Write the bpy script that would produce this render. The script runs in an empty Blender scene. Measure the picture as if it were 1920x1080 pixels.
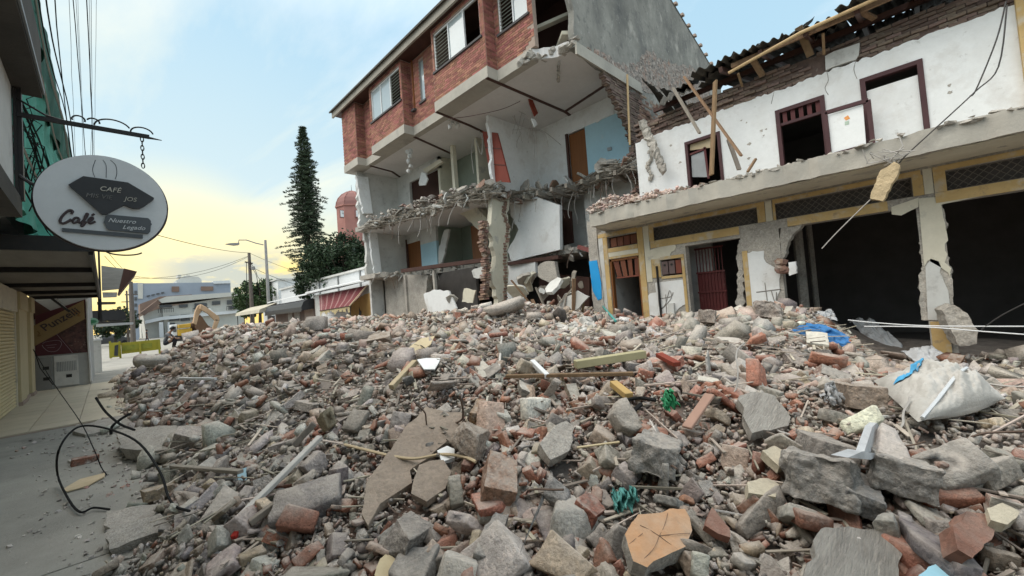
import bpy, bmesh, math, random
import numpy as np
from mathutils import Vector, Matrix, Euler, noise

random.seed(11)
rng = np.random.default_rng(11)
SC = bpy.context.scene
COL = SC.collection
R = math.radians

# ------------------------------------------------------------------ camera
# axes measured from the vanishing points of the street and of the walls across it
AX = np.array([[0.71290465, 0.02707233, 0.70073822],
               [-0.69728409, -0.0789032, 0.71243889],
               [-0.07457787, 0.99651461, 0.03737335]])   # rows: world X Y Z in (right, up, forward)
FPX = 776.52
EYE = np.array([0.0, 0.0, 1.6])
cam_d = bpy.data.cameras.new('camera')
cam = bpy.data.objects.new('camera', cam_d)
COL.objects.link(cam)
mw = Matrix.Identity(4)
for i in range(3):
    mw[i][0] = AX[i, 0]; mw[i][1] = AX[i, 1]; mw[i][2] = -AX[i, 2]; mw[i][3] = EYE[i]
cam.matrix_world = mw
cam_d.sensor_width = 36.0
cam_d.lens = 36.0 * FPX / 1920.0
cam_d.clip_start = 0.05
cam_d.clip_end = 6000
SC.camera = cam

# ------------------------------------------------------------------ daylight
FILL_AZ = R(-66.0)       # measured from +Y (up the street) towards +X
FILL_EL = R(60.0)       # very wide soft fill lamp added over the left-hand roofs, away from the afterglow
w = bpy.data.worlds.new('World'); SC.world = w; w.use_nodes = True
nt = w.node_tree; N = nt.nodes; L = nt.links; N.clear()
def wn(t, **kw):
    n = N.new(t)
    for k, v in kw.items(): setattr(n, k, v)
    return n
wout = wn('ShaderNodeOutputWorld'); bg = wn('ShaderNodeBackground'); L.new(bg.outputs[0], wout.inputs[0])
tc = wn('ShaderNodeTexCoord'); sep = wn('ShaderNodeSeparateXYZ'); L.new(tc.outputs['Generated'], sep.inputs[0])
def wmath(op, a, b=None, c=None):
    n = wn('ShaderNodeMath', operation=op)
    for i, v in enumerate((a, b, c)):
        if v is None: continue
        if isinstance(v, (int, float)): n.inputs[i].default_value = v
        else: L.new(v, n.inputs[i])
    return n.outputs[0]
def wramp(fac, stops):
    n = wn('ShaderNodeValToRGB'); L.new(fac, n.inputs[0])
    el = n.color_ramp.elements
    while len(el) < len(stops): el.new(0.5)
    for e, (p, c) in zip(el, stops):
        e.position = p; e.color = (*c, 1)
    return n.outputs[0]
def wmix(f, a, b, mode='MIX'):
    n = wn('ShaderNodeMix', data_type='RGBA', blend_type=mode)
    if isinstance(f, (int, float)): n.inputs[0].default_value = f
    else: L.new(f, n.inputs[0])
    for s, v in ((6, a), (7, b)):
        if isinstance(v, tuple): n.inputs[s].default_value = (*v, 1)
        else: L.new(v, n.inputs[s])
    return n.outputs[2]
elev = wmath('MAXIMUM', sep.outputs[2], 0.0)
base = wramp(elev, [(0.0, (0.34, 0.38, 0.38)), (0.10, (0.31, 0.37, 0.39)), (0.28, (0.225, 0.32, 0.365)), (0.56, (0.20, 0.305, 0.37)), (0.8, (0.50, 0.57, 0.61)), (1.0, (0.68, 0.73, 0.76))])  # last stops: sky overhead, outside the view, brightened to light the ground
vd = wn('ShaderNodeVectorMath', operation='DOT_PRODUCT'); L.new(tc.outputs['Generated'], vd.inputs[0])
GLOW_AZ = R(5.0)       # where the afterglow stands at the end of the street
vd.inputs[1].default_value = (math.sin(GLOW_AZ) * .995, math.cos(GLOW_AZ) * .995, .10)
glow = wn('ShaderNodeMapRange', interpolation_type='SMOOTHSTEP'); L.new(vd.outputs['Value'], glow.inputs[0])
glow.inputs[1].default_value = 0.80; glow.inputs[2].default_value = 1.0
warm = wramp(elev, [(0.0, (0.52, 0.31, 0.05)), (0.08, (0.50, 0.36, 0.065)), (0.13, (0.46, 0.37, 0.115)), (0.19, (0.38, 0.375, 0.26)), (0.26, (0.29, 0.35, 0.35)), (0.6, (0.23, 0.325, 0.37))])
sky = wmix(glow.outputs[0], base, warm)
# thin high cloud and the low grey bank by the afterglow
pz = wmath('ADD', elev, 0.12)
cx = wmath('DIVIDE', sep.outputs[0], pz); cy = wmath('DIVIDE', sep.outputs[1], pz)
cmb = wn('ShaderNodeCombineXYZ'); L.new(cx, cmb.inputs[0]); L.new(cy, cmb.inputs[1])
def wnoise(scale, detail, rough, dist, vec):
    n = wn('ShaderNodeTexNoise'); n.inputs['Scale'].default_value = scale; n.inputs['Detail'].default_value = detail
    n.inputs['Roughness'].default_value = rough; n.inputs['Distortion'].default_value = dist
    L.new(vec, n.inputs['Vector']); return n.outputs[0]
mp = wn('ShaderNodeMapping'); L.new(cmb.outputs[0], mp.inputs[0]); mp.inputs['Scale'].default_value = (1.0, 0.38, 1); mp.inputs['Rotation'].default_value = (0, 0, R(-32)); mp.inputs['Location'].default_value = (3.1, 1.7, 0)
wisps = wramp(wnoise(1.1, 7, 0.60, 0.7, mp.outputs[0]), [(0.42, (0, 0, 0)), (0.62, (1, 1, 1))])
sky = wmix(wmath('MULTIPLY', wisps, 0.55), sky, wmix(glow.outputs[0], (0.44, 0.465, 0.465), (0.51, 0.46, 0.29)))
core = wn('ShaderNodeMapRange', interpolation_type='SMOOTHSTEP'); L.new(vd.outputs['Value'], core.inputs[0]); core.inputs[1].default_value = 0.972; core.inputs[2].default_value = 1.0
sky = wmix(wmath('MULTIPLY', core.outputs[0], 0.6), sky, (0.62, 0.50, 0.19))
mp2 = wn('ShaderNodeMapping'); L.new(tc.outputs['Generated'], mp2.inputs[0]); mp2.inputs['Scale'].default_value = (6, 6, 17); mp2.inputs['Location'].default_value = (0.35, 0.4, 0.2)
bank = wramp(wnoise(1.25, 7, 0.62, 0.2, mp2.outputs[0]), [(0.38, (0, 0, 0)), (0.50, (1, 1, 1))])
bandlo = wramp(elev, [(0.03, (0, 0, 0)), (0.07, (1, 1, 1)), (0.12, (1, 1, 1)), (0.165, (0, 0, 0))])
sidev = wn('ShaderNodeVectorMath', operation='DOT_PRODUCT'); L.new(tc.outputs['Generated'], sidev.inputs[0])
sidev.inputs[1].default_value = (math.sin(R(14)) * .994, math.cos(R(14)) * .994, 0.11)
side = wramp(sidev.outputs['Value'], [(0.975, (0, 0, 0)), (0.992, (1, 1, 1))])
sky = wmix(wmath('MULTIPLY', wmath('MULTIPLY', bank, bandlo), wmath('MULTIPLY', side, 0.85)), sky, (0.21, 0.23, 0.225))
nish = wn('ShaderNodeTexSky', sky_type='NISHITA'); nish.sun_disc = False
nish.sun_elevation = FILL_EL; nish.sun_rotation = FILL_AZ; nish.air_density = 1.0; nish.dust_density = 1.5
nsc = wmix(1.0, nish.outputs[0], (0.10, 0.10, 0.10), 'MULTIPLY')
sky = wmix(0.12, sky, nsc)
L.new(sky, bg.inputs[0]); bg.inputs[1].default_value = 1.0

fill_sun_d = bpy.data.lights.new('sun', 'SUN'); sun = bpy.data.objects.new('sun', fill_sun_d); COL.objects.link(sun)  # 'sun' is the added soft fill lamp, not the real sun
fill_sun_d.energy = 1.5; fill_sun_d.angle = R(75); fill_sun_d.color = (1.0, 0.91, 0.80)
sdir = Vector((math.sin(FILL_AZ) * math.cos(FILL_EL), math.cos(FILL_AZ) * math.cos(FILL_EL), math.sin(FILL_EL)))
sun.rotation_euler = sdir.to_track_quat('Z', 'Y').to_euler(); sun.location = (0, 30, 60)

SC.render.engine = 'CYCLES'
SC.cycles.max_bounces = 6; SC.cycles.diffuse_bounces = 4; SC.cycles.glossy_bounces = 2; SC.cycles.transparent_max_bounces = 8
SC.view_settings.view_transform = 'Standard'; SC.view_settings.look = 'None'
SC.view_settings.exposure = 1.36; SC.view_settings.gamma = 1.0; SC.view_settings.use_curve_mapping = False

# ------------------------------------------------------------------ helpers
def P(px, py, axis, v):
    """The point of a real plane (axis x, y or z at v metres) on the line of sight through a pixel of the photograph."""
    d = AX @ np.array([px - 960.0, 540.0 - py, FPX])
    i = 'xyz'.index(axis)
    return Vector(EYE + d * ((v - EYE[i]) / d[i]))
def PP(pts, axis, v): return [P(a, b, axis, v) for a, b in pts]

class MB:
    def __init__(s): s.v = []; s.f = []; s.m = []; s.cur = 0
    def add(s, vs, fs):
        o = len(s.v); s.v += [tuple(x) for x in vs]; s.f += [tuple(i + o for i in f) for f in fs]; s.m += [s.cur] * len(fs); return s
    def box(s, x0, x1, y0, y1, z0, z1):
        vs = [(x0, y0, z0), (x1, y0, z0), (x1, y1, z0), (x0, y1, z0), (x0, y0, z1), (x1, y0, z1), (x1, y1, z1), (x0, y1, z1)]
        return s.add(vs, [(3, 2, 1, 0), (4, 5, 6, 7), (0, 1, 5, 4), (1, 2, 6, 5), (2, 3, 7, 6), (3, 0, 4, 7)])
    def obox(s, c, size, rot=(0, 0, 0)):
        q = rot if isinstance(rot, Matrix) else Euler(rot).to_matrix()
        a, b, d = size[0] / 2, size[1] / 2, size[2] / 2
        vs = [Vector(c) + q @ Vector(t) for t in [(-a, -b, -d), (a, -b, -d), (a, b, -d), (-a, b, -d), (-a, -b, d), (a, -b, d), (a, b, d), (-a, b, d)]]
        return s.add(vs, [(3, 2, 1, 0), (4, 5, 6, 7), (0, 1, 5, 4), (1, 2, 6, 5), (2, 3, 7, 6), (3, 0, 4, 7)])
    def bar(s, a, b, w, h, roll=0.0):
        a = Vector(a); b = Vector(b); d = b - a
        q = d.to_track_quat('Z', 'Y').to_matrix() @ Matrix.Rotation(roll, 3, 'Z')
        return s.obox((a + b) / 2, (w, h, d.length), q)
    def prism(s, pts, vec):
        n = len(pts); vec = Vector(vec); pts = [Vector(p) for p in pts]
        nn = Vector((0, 0, 0))
        for i in range(n):
            p, q = pts[i], pts[(i + 1) % n]
            nn += p.cross(q)
        if nn.dot(vec) > 0: pts = pts[::-1]
        vs = pts + [p + vec for p in pts]
        fs = [tuple(range(n)), tuple(range(2 * n - 1, n - 1, -1))] + [(i, i + n, (i + 1) % n + n, (i + 1) % n) for i in range(n)]
        return s.add(vs, fs)
    def tube(s, pts, r, n=6, r1=None, cap=True):
        pts = [Vector(p) for p in pts]; m = len(pts); vs = []; fs = []
        up = Vector((0.13, 0.31, 0.94)).normalized()
        for i, p in enumerate(pts):
            d = (pts[min(i + 1, m - 1)] - pts[max(i - 1, 0)]).normalized()
            u = d.cross(up)
            if u.length < 1e-3: u = d.cross(Vector((1, 0, 0)))
            u.normalize(); v = d.cross(u)
            rr = r if r1 is None else r + (r1 - r) * i / max(1, m - 1)
            for k in range(n):
                a = 2 * math.pi * k / n
                vs.append(p + (u * math.cos(a) + v * math.sin(a)) * rr)
        for i in range(m - 1):
            for k in range(n):
                fs.append((i * n + k, i * n + (k + 1) % n, (i + 1) * n + (k + 1) % n, (i + 1) * n + k))
        if cap: fs += [tuple(range(n - 1, -1, -1)), tuple(range((m - 1) * n, m * n))]
        return s.add(vs, fs)
    def grid(s, fn, nu, nv):
        vs = [fn(i / nu, j / nv) for j in range(nv + 1) for i in range(nu + 1)]
        fs = [(j * (nu + 1) + i, j * (nu + 1) + i + 1, (j + 1) * (nu + 1) + i + 1, (j + 1) * (nu + 1) + i) for j in range(nv) for i in range(nu)]
        return s.add(vs, fs)
    def slabgrid(s, fn, nu, nv, t):
        """A bent sheet with thickness t (t: vector or function)."""
        top = [Vector(fn(i / nu, j / nv)) for j in range(nv + 1) for i in range(nu + 1)]
        t = Vector(t); n = len(top); w_ = nu + 1
        vs = top + [p - t for p in top]; fs = []
        for j in range(nv):
            for i in range(nu):
                a = j * w_ + i
                fs.append((a, a + 1, a + w_ + 1, a + w_)); fs.append((n + a, n + a + w_, n + a + w_ + 1, n + a + 1))
        for i in range(nu):
            fs.append((i, n + i, n + i + 1, i + 1)); a = nv * w_ + i; fs.append((a + 1, n + a + 1, n + a, a))
        for j in range(nv):
            a = j * w_; fs.append((a + w_, n + a + w_, n + a, a)); a = j * w_ + nu; fs.append((a, n + a, n + a + w_, a + w_))
        return s.add(vs, fs)
    def build(s, name, mats, parent=None, smooth=False, origin=None, bevel=0.0):
        if origin is None:
            if parent is not None: origin = Vector(parent['_o'])
            else:
                a = np.array(s.v); lo, hi = a.min(0), a.max(0)
                origin = Vector(((lo[0] + hi[0]) / 2, (lo[1] + hi[1]) / 2, lo[2]))
        origin = Vector(origin)
        me = bpy.data.meshes.new(name)
        me.from_pydata([tuple(Vector(p) - origin) for p in s.v], [], s.f)
        if not isinstance(mats, (list, tuple)): mats = [mats]
        for m in mats: me.materials.append(m)
        if len(mats) > 1: me.polygons.foreach_set('material_index', s.m)
        if smooth: me.polygons.foreach_set('use_smooth', [True] * len(me.polygons))
        me.update()
        if bevel:
            bm = bmesh.new(); bm.from_mesh(me)
            bmesh.ops.bevel(bm, geom=[e for e in bm.edges if e.is_manifold and e.calc_face_angle(0) > 0.5], offset=bevel, segments=1, affect='EDGES')
            bm.to_mesh(me); bm.free()
        o = bpy.data.objects.new(name, me); COL.objects.link(o)
        if parent is not None:
            o.parent = parent; o.location = origin - Vector(parent['_o'])
        else:
            o.location = origin
        o['_o'] = tuple(origin)
        return o

def tag(o, label=None, cat=None, group=None, kind=None):
    if label: o['label'] = label
    if cat:
        o['category'] = cat
        if not kind: o['kind'] = 'thing'
    if group: o['group'] = group
    if kind: o['kind'] = kind
    return o
def thing(name, loc, label, cat, group=None):
    o = bpy.data.objects.new(name, None); COL.objects.link(o); o.location = loc; o['_o'] = tuple(loc)
    o.empty_display_size = 0.2
    return tag(o, label, cat, group)
def struct(o): o['kind'] = 'structure'; return o
def stuff(o): o['kind'] = 'stuff'; return o
def copy_of(o, parent=None, loc=None):
    c = o.copy(); COL.objects.link(c)
    if parent is not None: c.parent = parent
    if loc is not None: c.location = loc
    return c

def ragged(pts, step=0.25, amp=0.06, edges=None, seed=0):
    """A polygon whose listed edges are broken into an uneven line (points stay near its plane)."""
    pts = [Vector(p) for p in pts]; n = len(pts); out = []
    rr = random.Random(seed + 5)
    nrm = Vector((0, 0, 0))
    for i in range(n): nrm += pts[i].cross(pts[(i + 1) % n])
    nrm.normalize()
    for i in range(n):
        a, b = pts[i], pts[(i + 1) % n]; out.append(a)
        if edges is not None and i not in edges: continue
        d = b - a; k = int(d.length / step)
        side = d.normalized().cross(nrm)
        for j in range(1, k):
            t = (j + rr.uniform(-.35, .35)) / k
            out.append(a + d * t + side * rr.uniform(-amp, amp))
    return out

def fbm(p, o=4): return noise.fractal(Vector(p), 1.0, 2.0, o)

# ------------------------------------------------------------------ materials
def mat(name, col, rough=0.85, col2=None, scale=4.0, amount=0.5, bump=0.0, bscale=None, spots=None, metallic=0.0, vec='Object', stretch=None, island=0.0, objrand=0.0, spec=0.3, attr=None, alpha=None, objcol=False, wear=None, dust=None, speck=None):
    m = bpy.data.materials.new(name); m.use_nodes = True
    nt = m.node_tree; Nn = nt.nodes; Ll = nt.links
    b = Nn['Principled BSDF']
    b.inputs['Roughness'].default_value = rough; b.inputs['Metallic'].default_value = metallic
    b.inputs['Specular IOR Level'].default_value = spec
    t = Nn.new('ShaderNodeTexCoord'); src = t.outputs[vec]
    if stretch:
        mpn = Nn.new('ShaderNodeMapping'); mpn.inputs['Scale'].default_value = stretch; Ll.new(src, mpn.inputs[0]); src = mpn.outputs[0]
    def nz(sc, det=6, ro=0.6):
        n = Nn.new('ShaderNodeTexNoise'); n.inputs['Scale'].default_value = sc; n.inputs['Detail'].default_value = det; n.inputs['Roughness'].default_value = ro
        Ll.new(src, n.inputs['Vector']); return n.outputs[0]
    def ramp(f, a, b_):
        r = Nn.new('ShaderNodeMapRange'); r.inputs[1].default_value = a; r.inputs[2].default_value = b_; Ll.new(f, r.inputs[0]); return r.outputs[0]
    def mix(f, a, b_, mode='MIX'):
        n = Nn.new('ShaderNodeMix'); n.data_type = 'RGBA'; n.blend_type = mode
        for sck, v in ((0, f), (6, a), (7, b_)):
            if isinstance(v, (int, float)): n.inputs[sck].default_value = v
            elif isinstance(v, tuple): n.inputs[sck].default_value = (*v[:3], 1)
            else: Ll.new(v, n.inputs[sck])
        return n.outputs[2]
    def mul(a, k):
        n = Nn.new('ShaderNodeMath'); n.operation = 'MULTIPLY'; Ll.new(a, n.inputs[0])
        if isinstance(k, (int, float)): n.inputs[1].default_value = k
        else: Ll.new(k, n.inputs[1])
        return n.outputs[0]
    if objcol:
        oi = Nn.new('ShaderNodeObjectInfo'); c0 = oi.outputs['Color']
    elif attr:
        at = Nn.new('ShaderNodeAttribute'); at.attribute_name = attr; c0 = at.outputs['Color']
    else: c0 = tuple(col)
    if col2 is None:
        c2 = mix(1.0, c0, (0.62, 0.62, 0.62), 'MULTIPLY')
    else: c2 = tuple(col2)
    n1 = ramp(nz(scale), 0.35, 0.68)
    c = mix(mul(n1, amount), c0, c2)
    # fine grain everywhere
    n2 = ramp(nz(scale * 9.0, 3, 0.7), 0.3, 0.7)
    c = mix(mul(n2, 0.25 * amount), c, mix(1.0, c, (0.6, 0.6, 0.6), 'MULTIPLY'))
    for sp in (spots or []):
        scol, ssc, lo, hi, amt = sp
        f = mul(ramp(nz(ssc, 7, 0.65), lo, hi), amt); c = mix(f, c, tuple(scol))
    if island or objrand:
        if island:
            g = Nn.new('ShaderNodeNewGeometry'); rnd = g.outputs['Random Per Island']; k = island
        else:
            oi2 = Nn.new('ShaderNodeObjectInfo'); rnd = oi2.outputs['Random']; k = objrand
        h = Nn.new('ShaderNodeHueSaturation'); Ll.new(c, h.inputs['Color'])
        r = Nn.new('ShaderNodeMapRange'); r.inputs[3].default_value = 1 - k; r.inputs[4].default_value = 1 + k; Ll.new(rnd, r.inputs[0]); Ll.new(r.outputs[0], h.inputs['Value'])
        r2 = Nn.new('ShaderNodeMath'); r2.operation = 'MULTIPLY_ADD'; r2.inputs[1].default_value = 7.13; r2.inputs[2].default_value = 0.0; Ll.new(rnd, r2.inputs[0])
        fr = Nn.new('ShaderNodeMath'); fr.operation = 'FRACT'; Ll.new(r2.outputs[0], fr.inputs[0])
        r3 = Nn.new('ShaderNodeMapRange'); r3.inputs[3].default_value = 0.5 - k * 0.06; r3.inputs[4].default_value = 0.5 + k * 0.06; Ll.new(fr.outputs[0], r3.inputs[0]); Ll.new(r3.outputs[0], h.inputs['Hue'])
        c = h.outputs['Color']
    if speck:
        vo = Nn.new('ShaderNodeTexVoronoi'); vo.inputs['Scale'].default_value = speck[0]; Ll.new(src, vo.inputs['Vector'])
        sv = Nn.new('ShaderNodeSeparateColor'); Ll.new(vo.outputs['Color'], sv.inputs[0])
        f = mul(ramp(sv.outputs[0], .62, .72), speck[1]); c = mix(f, c, mix(1.0, c, (1.5, 1.45, 1.4), 'MULTIPLY'))
        f = mul(ramp(sv.outputs[1], .70, .78), speck[1]); c = mix(f, c, mix(1.0, c, (.5, .5, .5), 'MULTIPLY'))
    if dust:
        g2 = Nn.new('ShaderNodeNewGeometry'); sx = Nn.new('ShaderNodeSeparateXYZ'); Ll.new(g2.outputs['Normal'], sx.inputs[0])
        f = mul(mul(ramp(sx.outputs[2], .35, .95), ramp(nz(dust[2], 5, .6), .35, .6)), dust[1]); c = mix(f, c, tuple(dust[0]))
    Ll.new(c, b.inputs['Base Color']) if not isinstance(c, tuple) else None
    if bump:
        bn = Nn.new('ShaderNodeBump'); bn.inputs['Strength'].default_value = min(1.0, bump); bn.inputs['Distance'].default_value = 0.02 * max(1.0, bump)
        Ll.new(nz(bscale or scale * 5, 8, 0.65), bn.inputs['Height']); Ll.new(bn.outputs[0], b.inputs['Normal'])
    if alpha is not None:
        f = ramp(nz(alpha[0], 4, 0.6), alpha[1], alpha[2]); Ll.new(f, b.inputs['Alpha'])
    return m

def roughen(o, edge, amp, smooth=True, freq=4.0):
    """Breaks up the clean faces of a built piece: cut finer, then pushed in and out along its normals."""
    bm = bmesh.new(); bm.from_mesh(o.data); bmesh.ops.remove_doubles(bm, verts=bm.verts, dist=.0005); bmesh.ops.triangulate(bm, faces=bm.faces)
    for _ in range(7):
        le = [e for e in bm.edges if e.calc_length() > edge]
        if not le or len(bm.faces) > 60000: break
        bmesh.ops.subdivide_edges(bm, edges=le, cuts=1); bmesh.ops.triangulate(bm, faces=[f for f in bm.faces if len(f.verts) > 3])
    bm.normal_update(); off = Vector(o['_o']) if '_o' in o else Vector()
    for v in bm.verts:
        p = v.co + off; v.co += v.normal * amp * (noise.fractal(p * freq, 1, 2, 3) + .5 * noise.fractal(p * freq * 3.1, 1, 2, 3))
    bm.to_mesh(o.data); bm.free()
    if smooth:
        o.data.polygons.foreach_set('use_smooth', [True] * len(o.data.polygons)); o.data.set_sharp_from_angle(angle=R(42))
    return o
M = {}
M['asphalt'] = mat('road_concrete', (0.34, 0.325, 0.285), 0.9, (0.235, 0.225, 0.20), 1.1, 0.9, 0.35, 60, spots=[((0.30, 0.285, 0.25), 2.3, 0.55, 0.75, 0.6), ((0.09, 0.085, 0.08), 0.8, 0.60, 0.72, 0.5)])
M['ground'] = mat('far_ground', (0.24, 0.23, 0.20), 0.95, (0.17, 0.165, 0.145), 0.15, 0.8, 0.1)
M['tile'] = mat('beige_pavement', (0.54, 0.475, 0.36), 0.7, (0.43, 0.375, 0.28), 0.9, 0.8, 0.12, 40, objrand=0.06, spots=[((0.25, 0.22, 0.17), 1.9, 0.6, 0.75, 0.5)])
M['white_paint'] = mat('white_painted_plaster', (0.80, 0.81, 0.80), 0.8, (0.70, 0.71, 0.70), 0.9, 0.7, 0.12, 30, spots=[((0.50, 0.47, 0.43), 1.3, 0.54, 0.72, 0.6), ((0.34, 0.32, 0.29), 5.0, 0.62, 0.72, 0.5), ((0.55, 0.52, 0.47), 0.6, .5, .7, .4)])
M['cream_paint'] = mat('cream_plaster', (0.68, 0.64, 0.52), 0.85, (0.55, 0.51, 0.40), 1.2, 0.8, 0.15, 30, spots=[((0.38, 0.36, 0.32), 2.1, 0.58, 0.66, 0.7)])
M['greyed_white'] = mat('dusty_white_plaster', (0.62, 0.62, 0.59), 0.85, (0.48, 0.47, 0.44), 1.3, 0.8, 0.15, 30, spots=[((0.33, 0.32, 0.30), 2.6, 0.56, 0.68, 0.7)])
M['ceiling'] = mat('ceiling_plaster', (0.70, 0.68, 0.66), 0.85, (0.58, 0.56, 0.54), 0.8, 0.6, 0.06, 30, spots=[((0.40, 0.37, 0.34), 1.9, 0.66, 0.78, 0.5)])
M['blue_paint'] = mat('pale_blue_plaster', (0.42, 0.62, 0.70), 0.8, (0.36, 0.54, 0.62), 1.0, 0.7, 0.05, spots=[((0.55, 0.60, 0.60), 2.0, 0.6, 0.72, 0.6)])
M['green_paint'] = mat('dull_green_plaster', (0.33, 0.37, 0.31), 0.85, (0.24, 0.27, 0.22), 1.0, 0.7, 0.1)
M['yellow_paint'] = mat('ochre_paint', (0.56, 0.395, 0.18), 0.85, (0.45, 0.31, 0.13), 1.6, 0.8, 0.12, 30, spots=[((0.50, 0.45, 0.36), 3.0, 0.52, 0.64, 0.75), ((0.25, 0.2, 0.14), 7.0, 0.58, 0.68, 0.6)])
M['concrete'] = mat('broken_concrete', (0.45, 0.42, 0.37), 0.95, (0.30, 0.28, 0.25), 1.6, 0.9, 0.9, 22, spots=[((0.22, 0.20, 0.18), 3.3, 0.54, 0.70, 0.7), ((0.55, 0.52, 0.47), 7, .58, .70, .5)], speck=(40, .35))
M['concrete_band'] = mat('weathered_concrete_band', (0.47, 0.44, 0.38), 0.95, (0.34, 0.32, 0.28), 0.9, 0.8, 0.35, 24, spots=[((0.22, 0.21, 0.19), 0.7, 0.57, 0.72, 0.8)])
M['gable'] = mat('grey_rendered_gable', (0.33, 0.32, 0.285), 0.95, (0.19, 0.185, 0.165), 0.8, 1.0, 1.0, 9, stretch=(1.1, 1, 0.75), spots=[((0.12, 0.12, 0.115), 0.7, 0.50, 0.66, 0.7), ((0.50, 0.47, 0.42), 1.3, 0.55, 0.70, 0.7), ((0.10, 0.10, 0.10), 4.0, 0.56, 0.68, 0.6), ((0.52, 0.50, 0.46), 9.0, 0.60, 0.70, 0.5)])
M['facing_brick'] = mat('red_facing_brick', (0.34, 0.155, 0.115), 0.9, (0.24, 0.105, 0.08), 2.0, 0.7, 0.25, 60, island=0.34)
M['facing_brick_o'] = mat('red_facing_brick_single', (0.34, 0.155, 0.115), 0.9, (0.24, 0.105, 0.08), 2.0, 0.7, 0.25, 60, objrand=0.34)
M['mortar'] = mat('mortar', (0.42, 0.33, 0.27), 0.95, (0.32, 0.25, 0.21), 6, 0.7, 0.3)
M['old_brick'] = mat('old_dark_brick', (0.20, 0.145, 0.115), 0.95, (0.12, 0.09, 0.075), 5, 0.8, 0.5, 40, objrand=0.3, spots=[((0.36, 0.33, 0.29), 6.0, 0.58, 0.70, 0.6)])
M['old_brick_i'] = mat('old_dark_brick_joined', (0.30, 0.19, 0.14), 0.95, (0.20, 0.13, 0.10), 5, 0.8, 0.5, 40, island=0.3, spots=[((0.42, 0.39, 0.35), 4.0, 0.52, 0.66, 0.7)])
M['dark_wood'] = mat('dark_red_brown_wood', (0.085, 0.040, 0.030), 0.6, (0.05, 0.024, 0.018), 3, 0.7, 0.15, 30, stretch=(1, 1, 0.2))
M['eave_grey'] = mat('weathered_grey_eave', (0.085, 0.077, 0.066), 0.8, (0.05, 0.046, 0.04), 2, 0.8, 0.2, 30)
M['red_wood'] = mat('red_brown_wood', (0.20, 0.065, 0.035), 0.6, (0.12, 0.04, 0.022), 3, 0.7, 0.15, 30, stretch=(3, 3, 0.4), objrand=0.15)
M['brown_door'] = mat('brown_door_wood', (0.24, 0.095, 0.03), 0.55, (0.16, 0.06, 0.02), 3, 0.7, 0.08, 30, stretch=(3, 3, 0.3))
M['timber'] = mat('rough_timber', (0.27, 0.175, 0.10), 0.85, (0.17, 0.11, 0.065), 4, 0.8, 0.4, 25, stretch=(4, 4, 0.5), objrand=0.2)
M['grey_timber'] = mat('grey_timber', (0.30, 0.265, 0.22), 0.9, (0.20, 0.175, 0.145), 4, 0.8, 0.4, 25, stretch=(4, 4, 0.5), objrand=0.2)
M['pale_wood'] = mat('pale_wood', (0.56, 0.46, 0.30), 0.8, (0.42, 0.33, 0.2), 3, 0.7, 0.2, 30, objrand=0.12)
M['bamboo'] = mat('bamboo_pole', (0.50, 0.36, 0.19), 0.6, (0.38, 0.26, 0.13), 4, 0.7, 0.1)
M['roof_sheet'] = mat('old_corrugated_sheet', (0.085, 0.078, 0.066), 0.9, (0.045, 0.042, 0.036), 1.4, 0.9, 0.3, 30, objrand=0.2, spots=[((0.16, 0.15, 0.12), 2.2, 0.6, 0.72, 0.6)])
M['dark_int'] = mat('shade_dark_interior', (0.11, 0.10, 0.093), 0.95, (0.06, 0.055, 0.05), 2, 0.5)  # shade of the rooms is put into this dark base colour
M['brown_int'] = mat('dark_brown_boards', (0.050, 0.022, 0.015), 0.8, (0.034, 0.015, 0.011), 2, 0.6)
M['frame_white'] = mat('white_aluminium', (0.72, 0.73, 0.73), 0.45, (0.6, 0.61, 0.61), 5, 0.4)
M['glass'] = mat('window_glass', (0.40, 0.46, 0.47), 0.06, (0.34, 0.39, 0.40), 0.8, 0.5, spec=0.9)  # pale sky reflection put into the pane's base colour
M['louvre'] = mat('louvre_slat', (0.40, 0.41, 0.36), 0.5, (0.30, 0.31, 0.27), 2, 0.6, objrand=0.15)
M['sill'] = mat('dark_sill', (0.085, 0.08, 0.08), 0.7, (0.05, 0.048, 0.048), 3, 0.6)
M['fascia'] = mat('eave_board', (0.36, 0.33, 0.28), 0.85, (0.26, 0.24, 0.2), 1.5, 0.7, 0.15)
M['black_metal'] = mat('black_iron', (0.022, 0.021, 0.021), 0.5, (0.035, 0.03, 0.028), 8, 0.6, metallic=0.3)
M['dark_metal'] = mat('dark_steel', (0.055, 0.052, 0.05), 0.5, (0.035, 0.033, 0.032), 3, 0.7, metallic=0.4)
M['grey_metal'] = mat('grey_galvanised_steel', (0.30, 0.31, 0.31), 0.5, (0.2, 0.2, 0.2), 2, 0.6, metallic=0.5)
M['rebar'] = mat('rusty_rebar', (0.16, 0.115, 0.09), 0.85, (0.09, 0.06, 0.045), 12, 0.8)
M['wire_pale'] = mat('dusty_cable', (0.42, 0.40, 0.37), 0.8, (0.3, 0.28, 0.26), 8, 0.6)
M['wire_black'] = mat('black_cable', (0.022, 0.022, 0.022), 0.95, (0.03, 0.03, 0.03), 8, 0.5, spec=0.05)
M['gate_red'] = mat('dark_red_gate_paint', (0.105, 0.022, 0.022), 0.55, (0.07, 0.016, 0.016), 3, 0.7, spots=[((0.2, 0.15, 0.13), 5, 0.62, 0.7, 0.5)])
M['panel_red'] = mat('red_brown_panel', (0.235, 0.045, 0.025), 0.6, (0.17, 0.034, 0.02), 2, 0.7, spots=[((0.35, 0.2, 0.15), 4, 0.62, 0.72, 0.4)])
M['bright_blue'] = mat('bright_blue_paint', (0.02, 0.33, 0.72), 0.6, (0.02, 0.27, 0.6), 3, 0.6, spots=[((0.5, 0.5, 0.48), 9, 0.68, 0.72, 0.8)])
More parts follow.
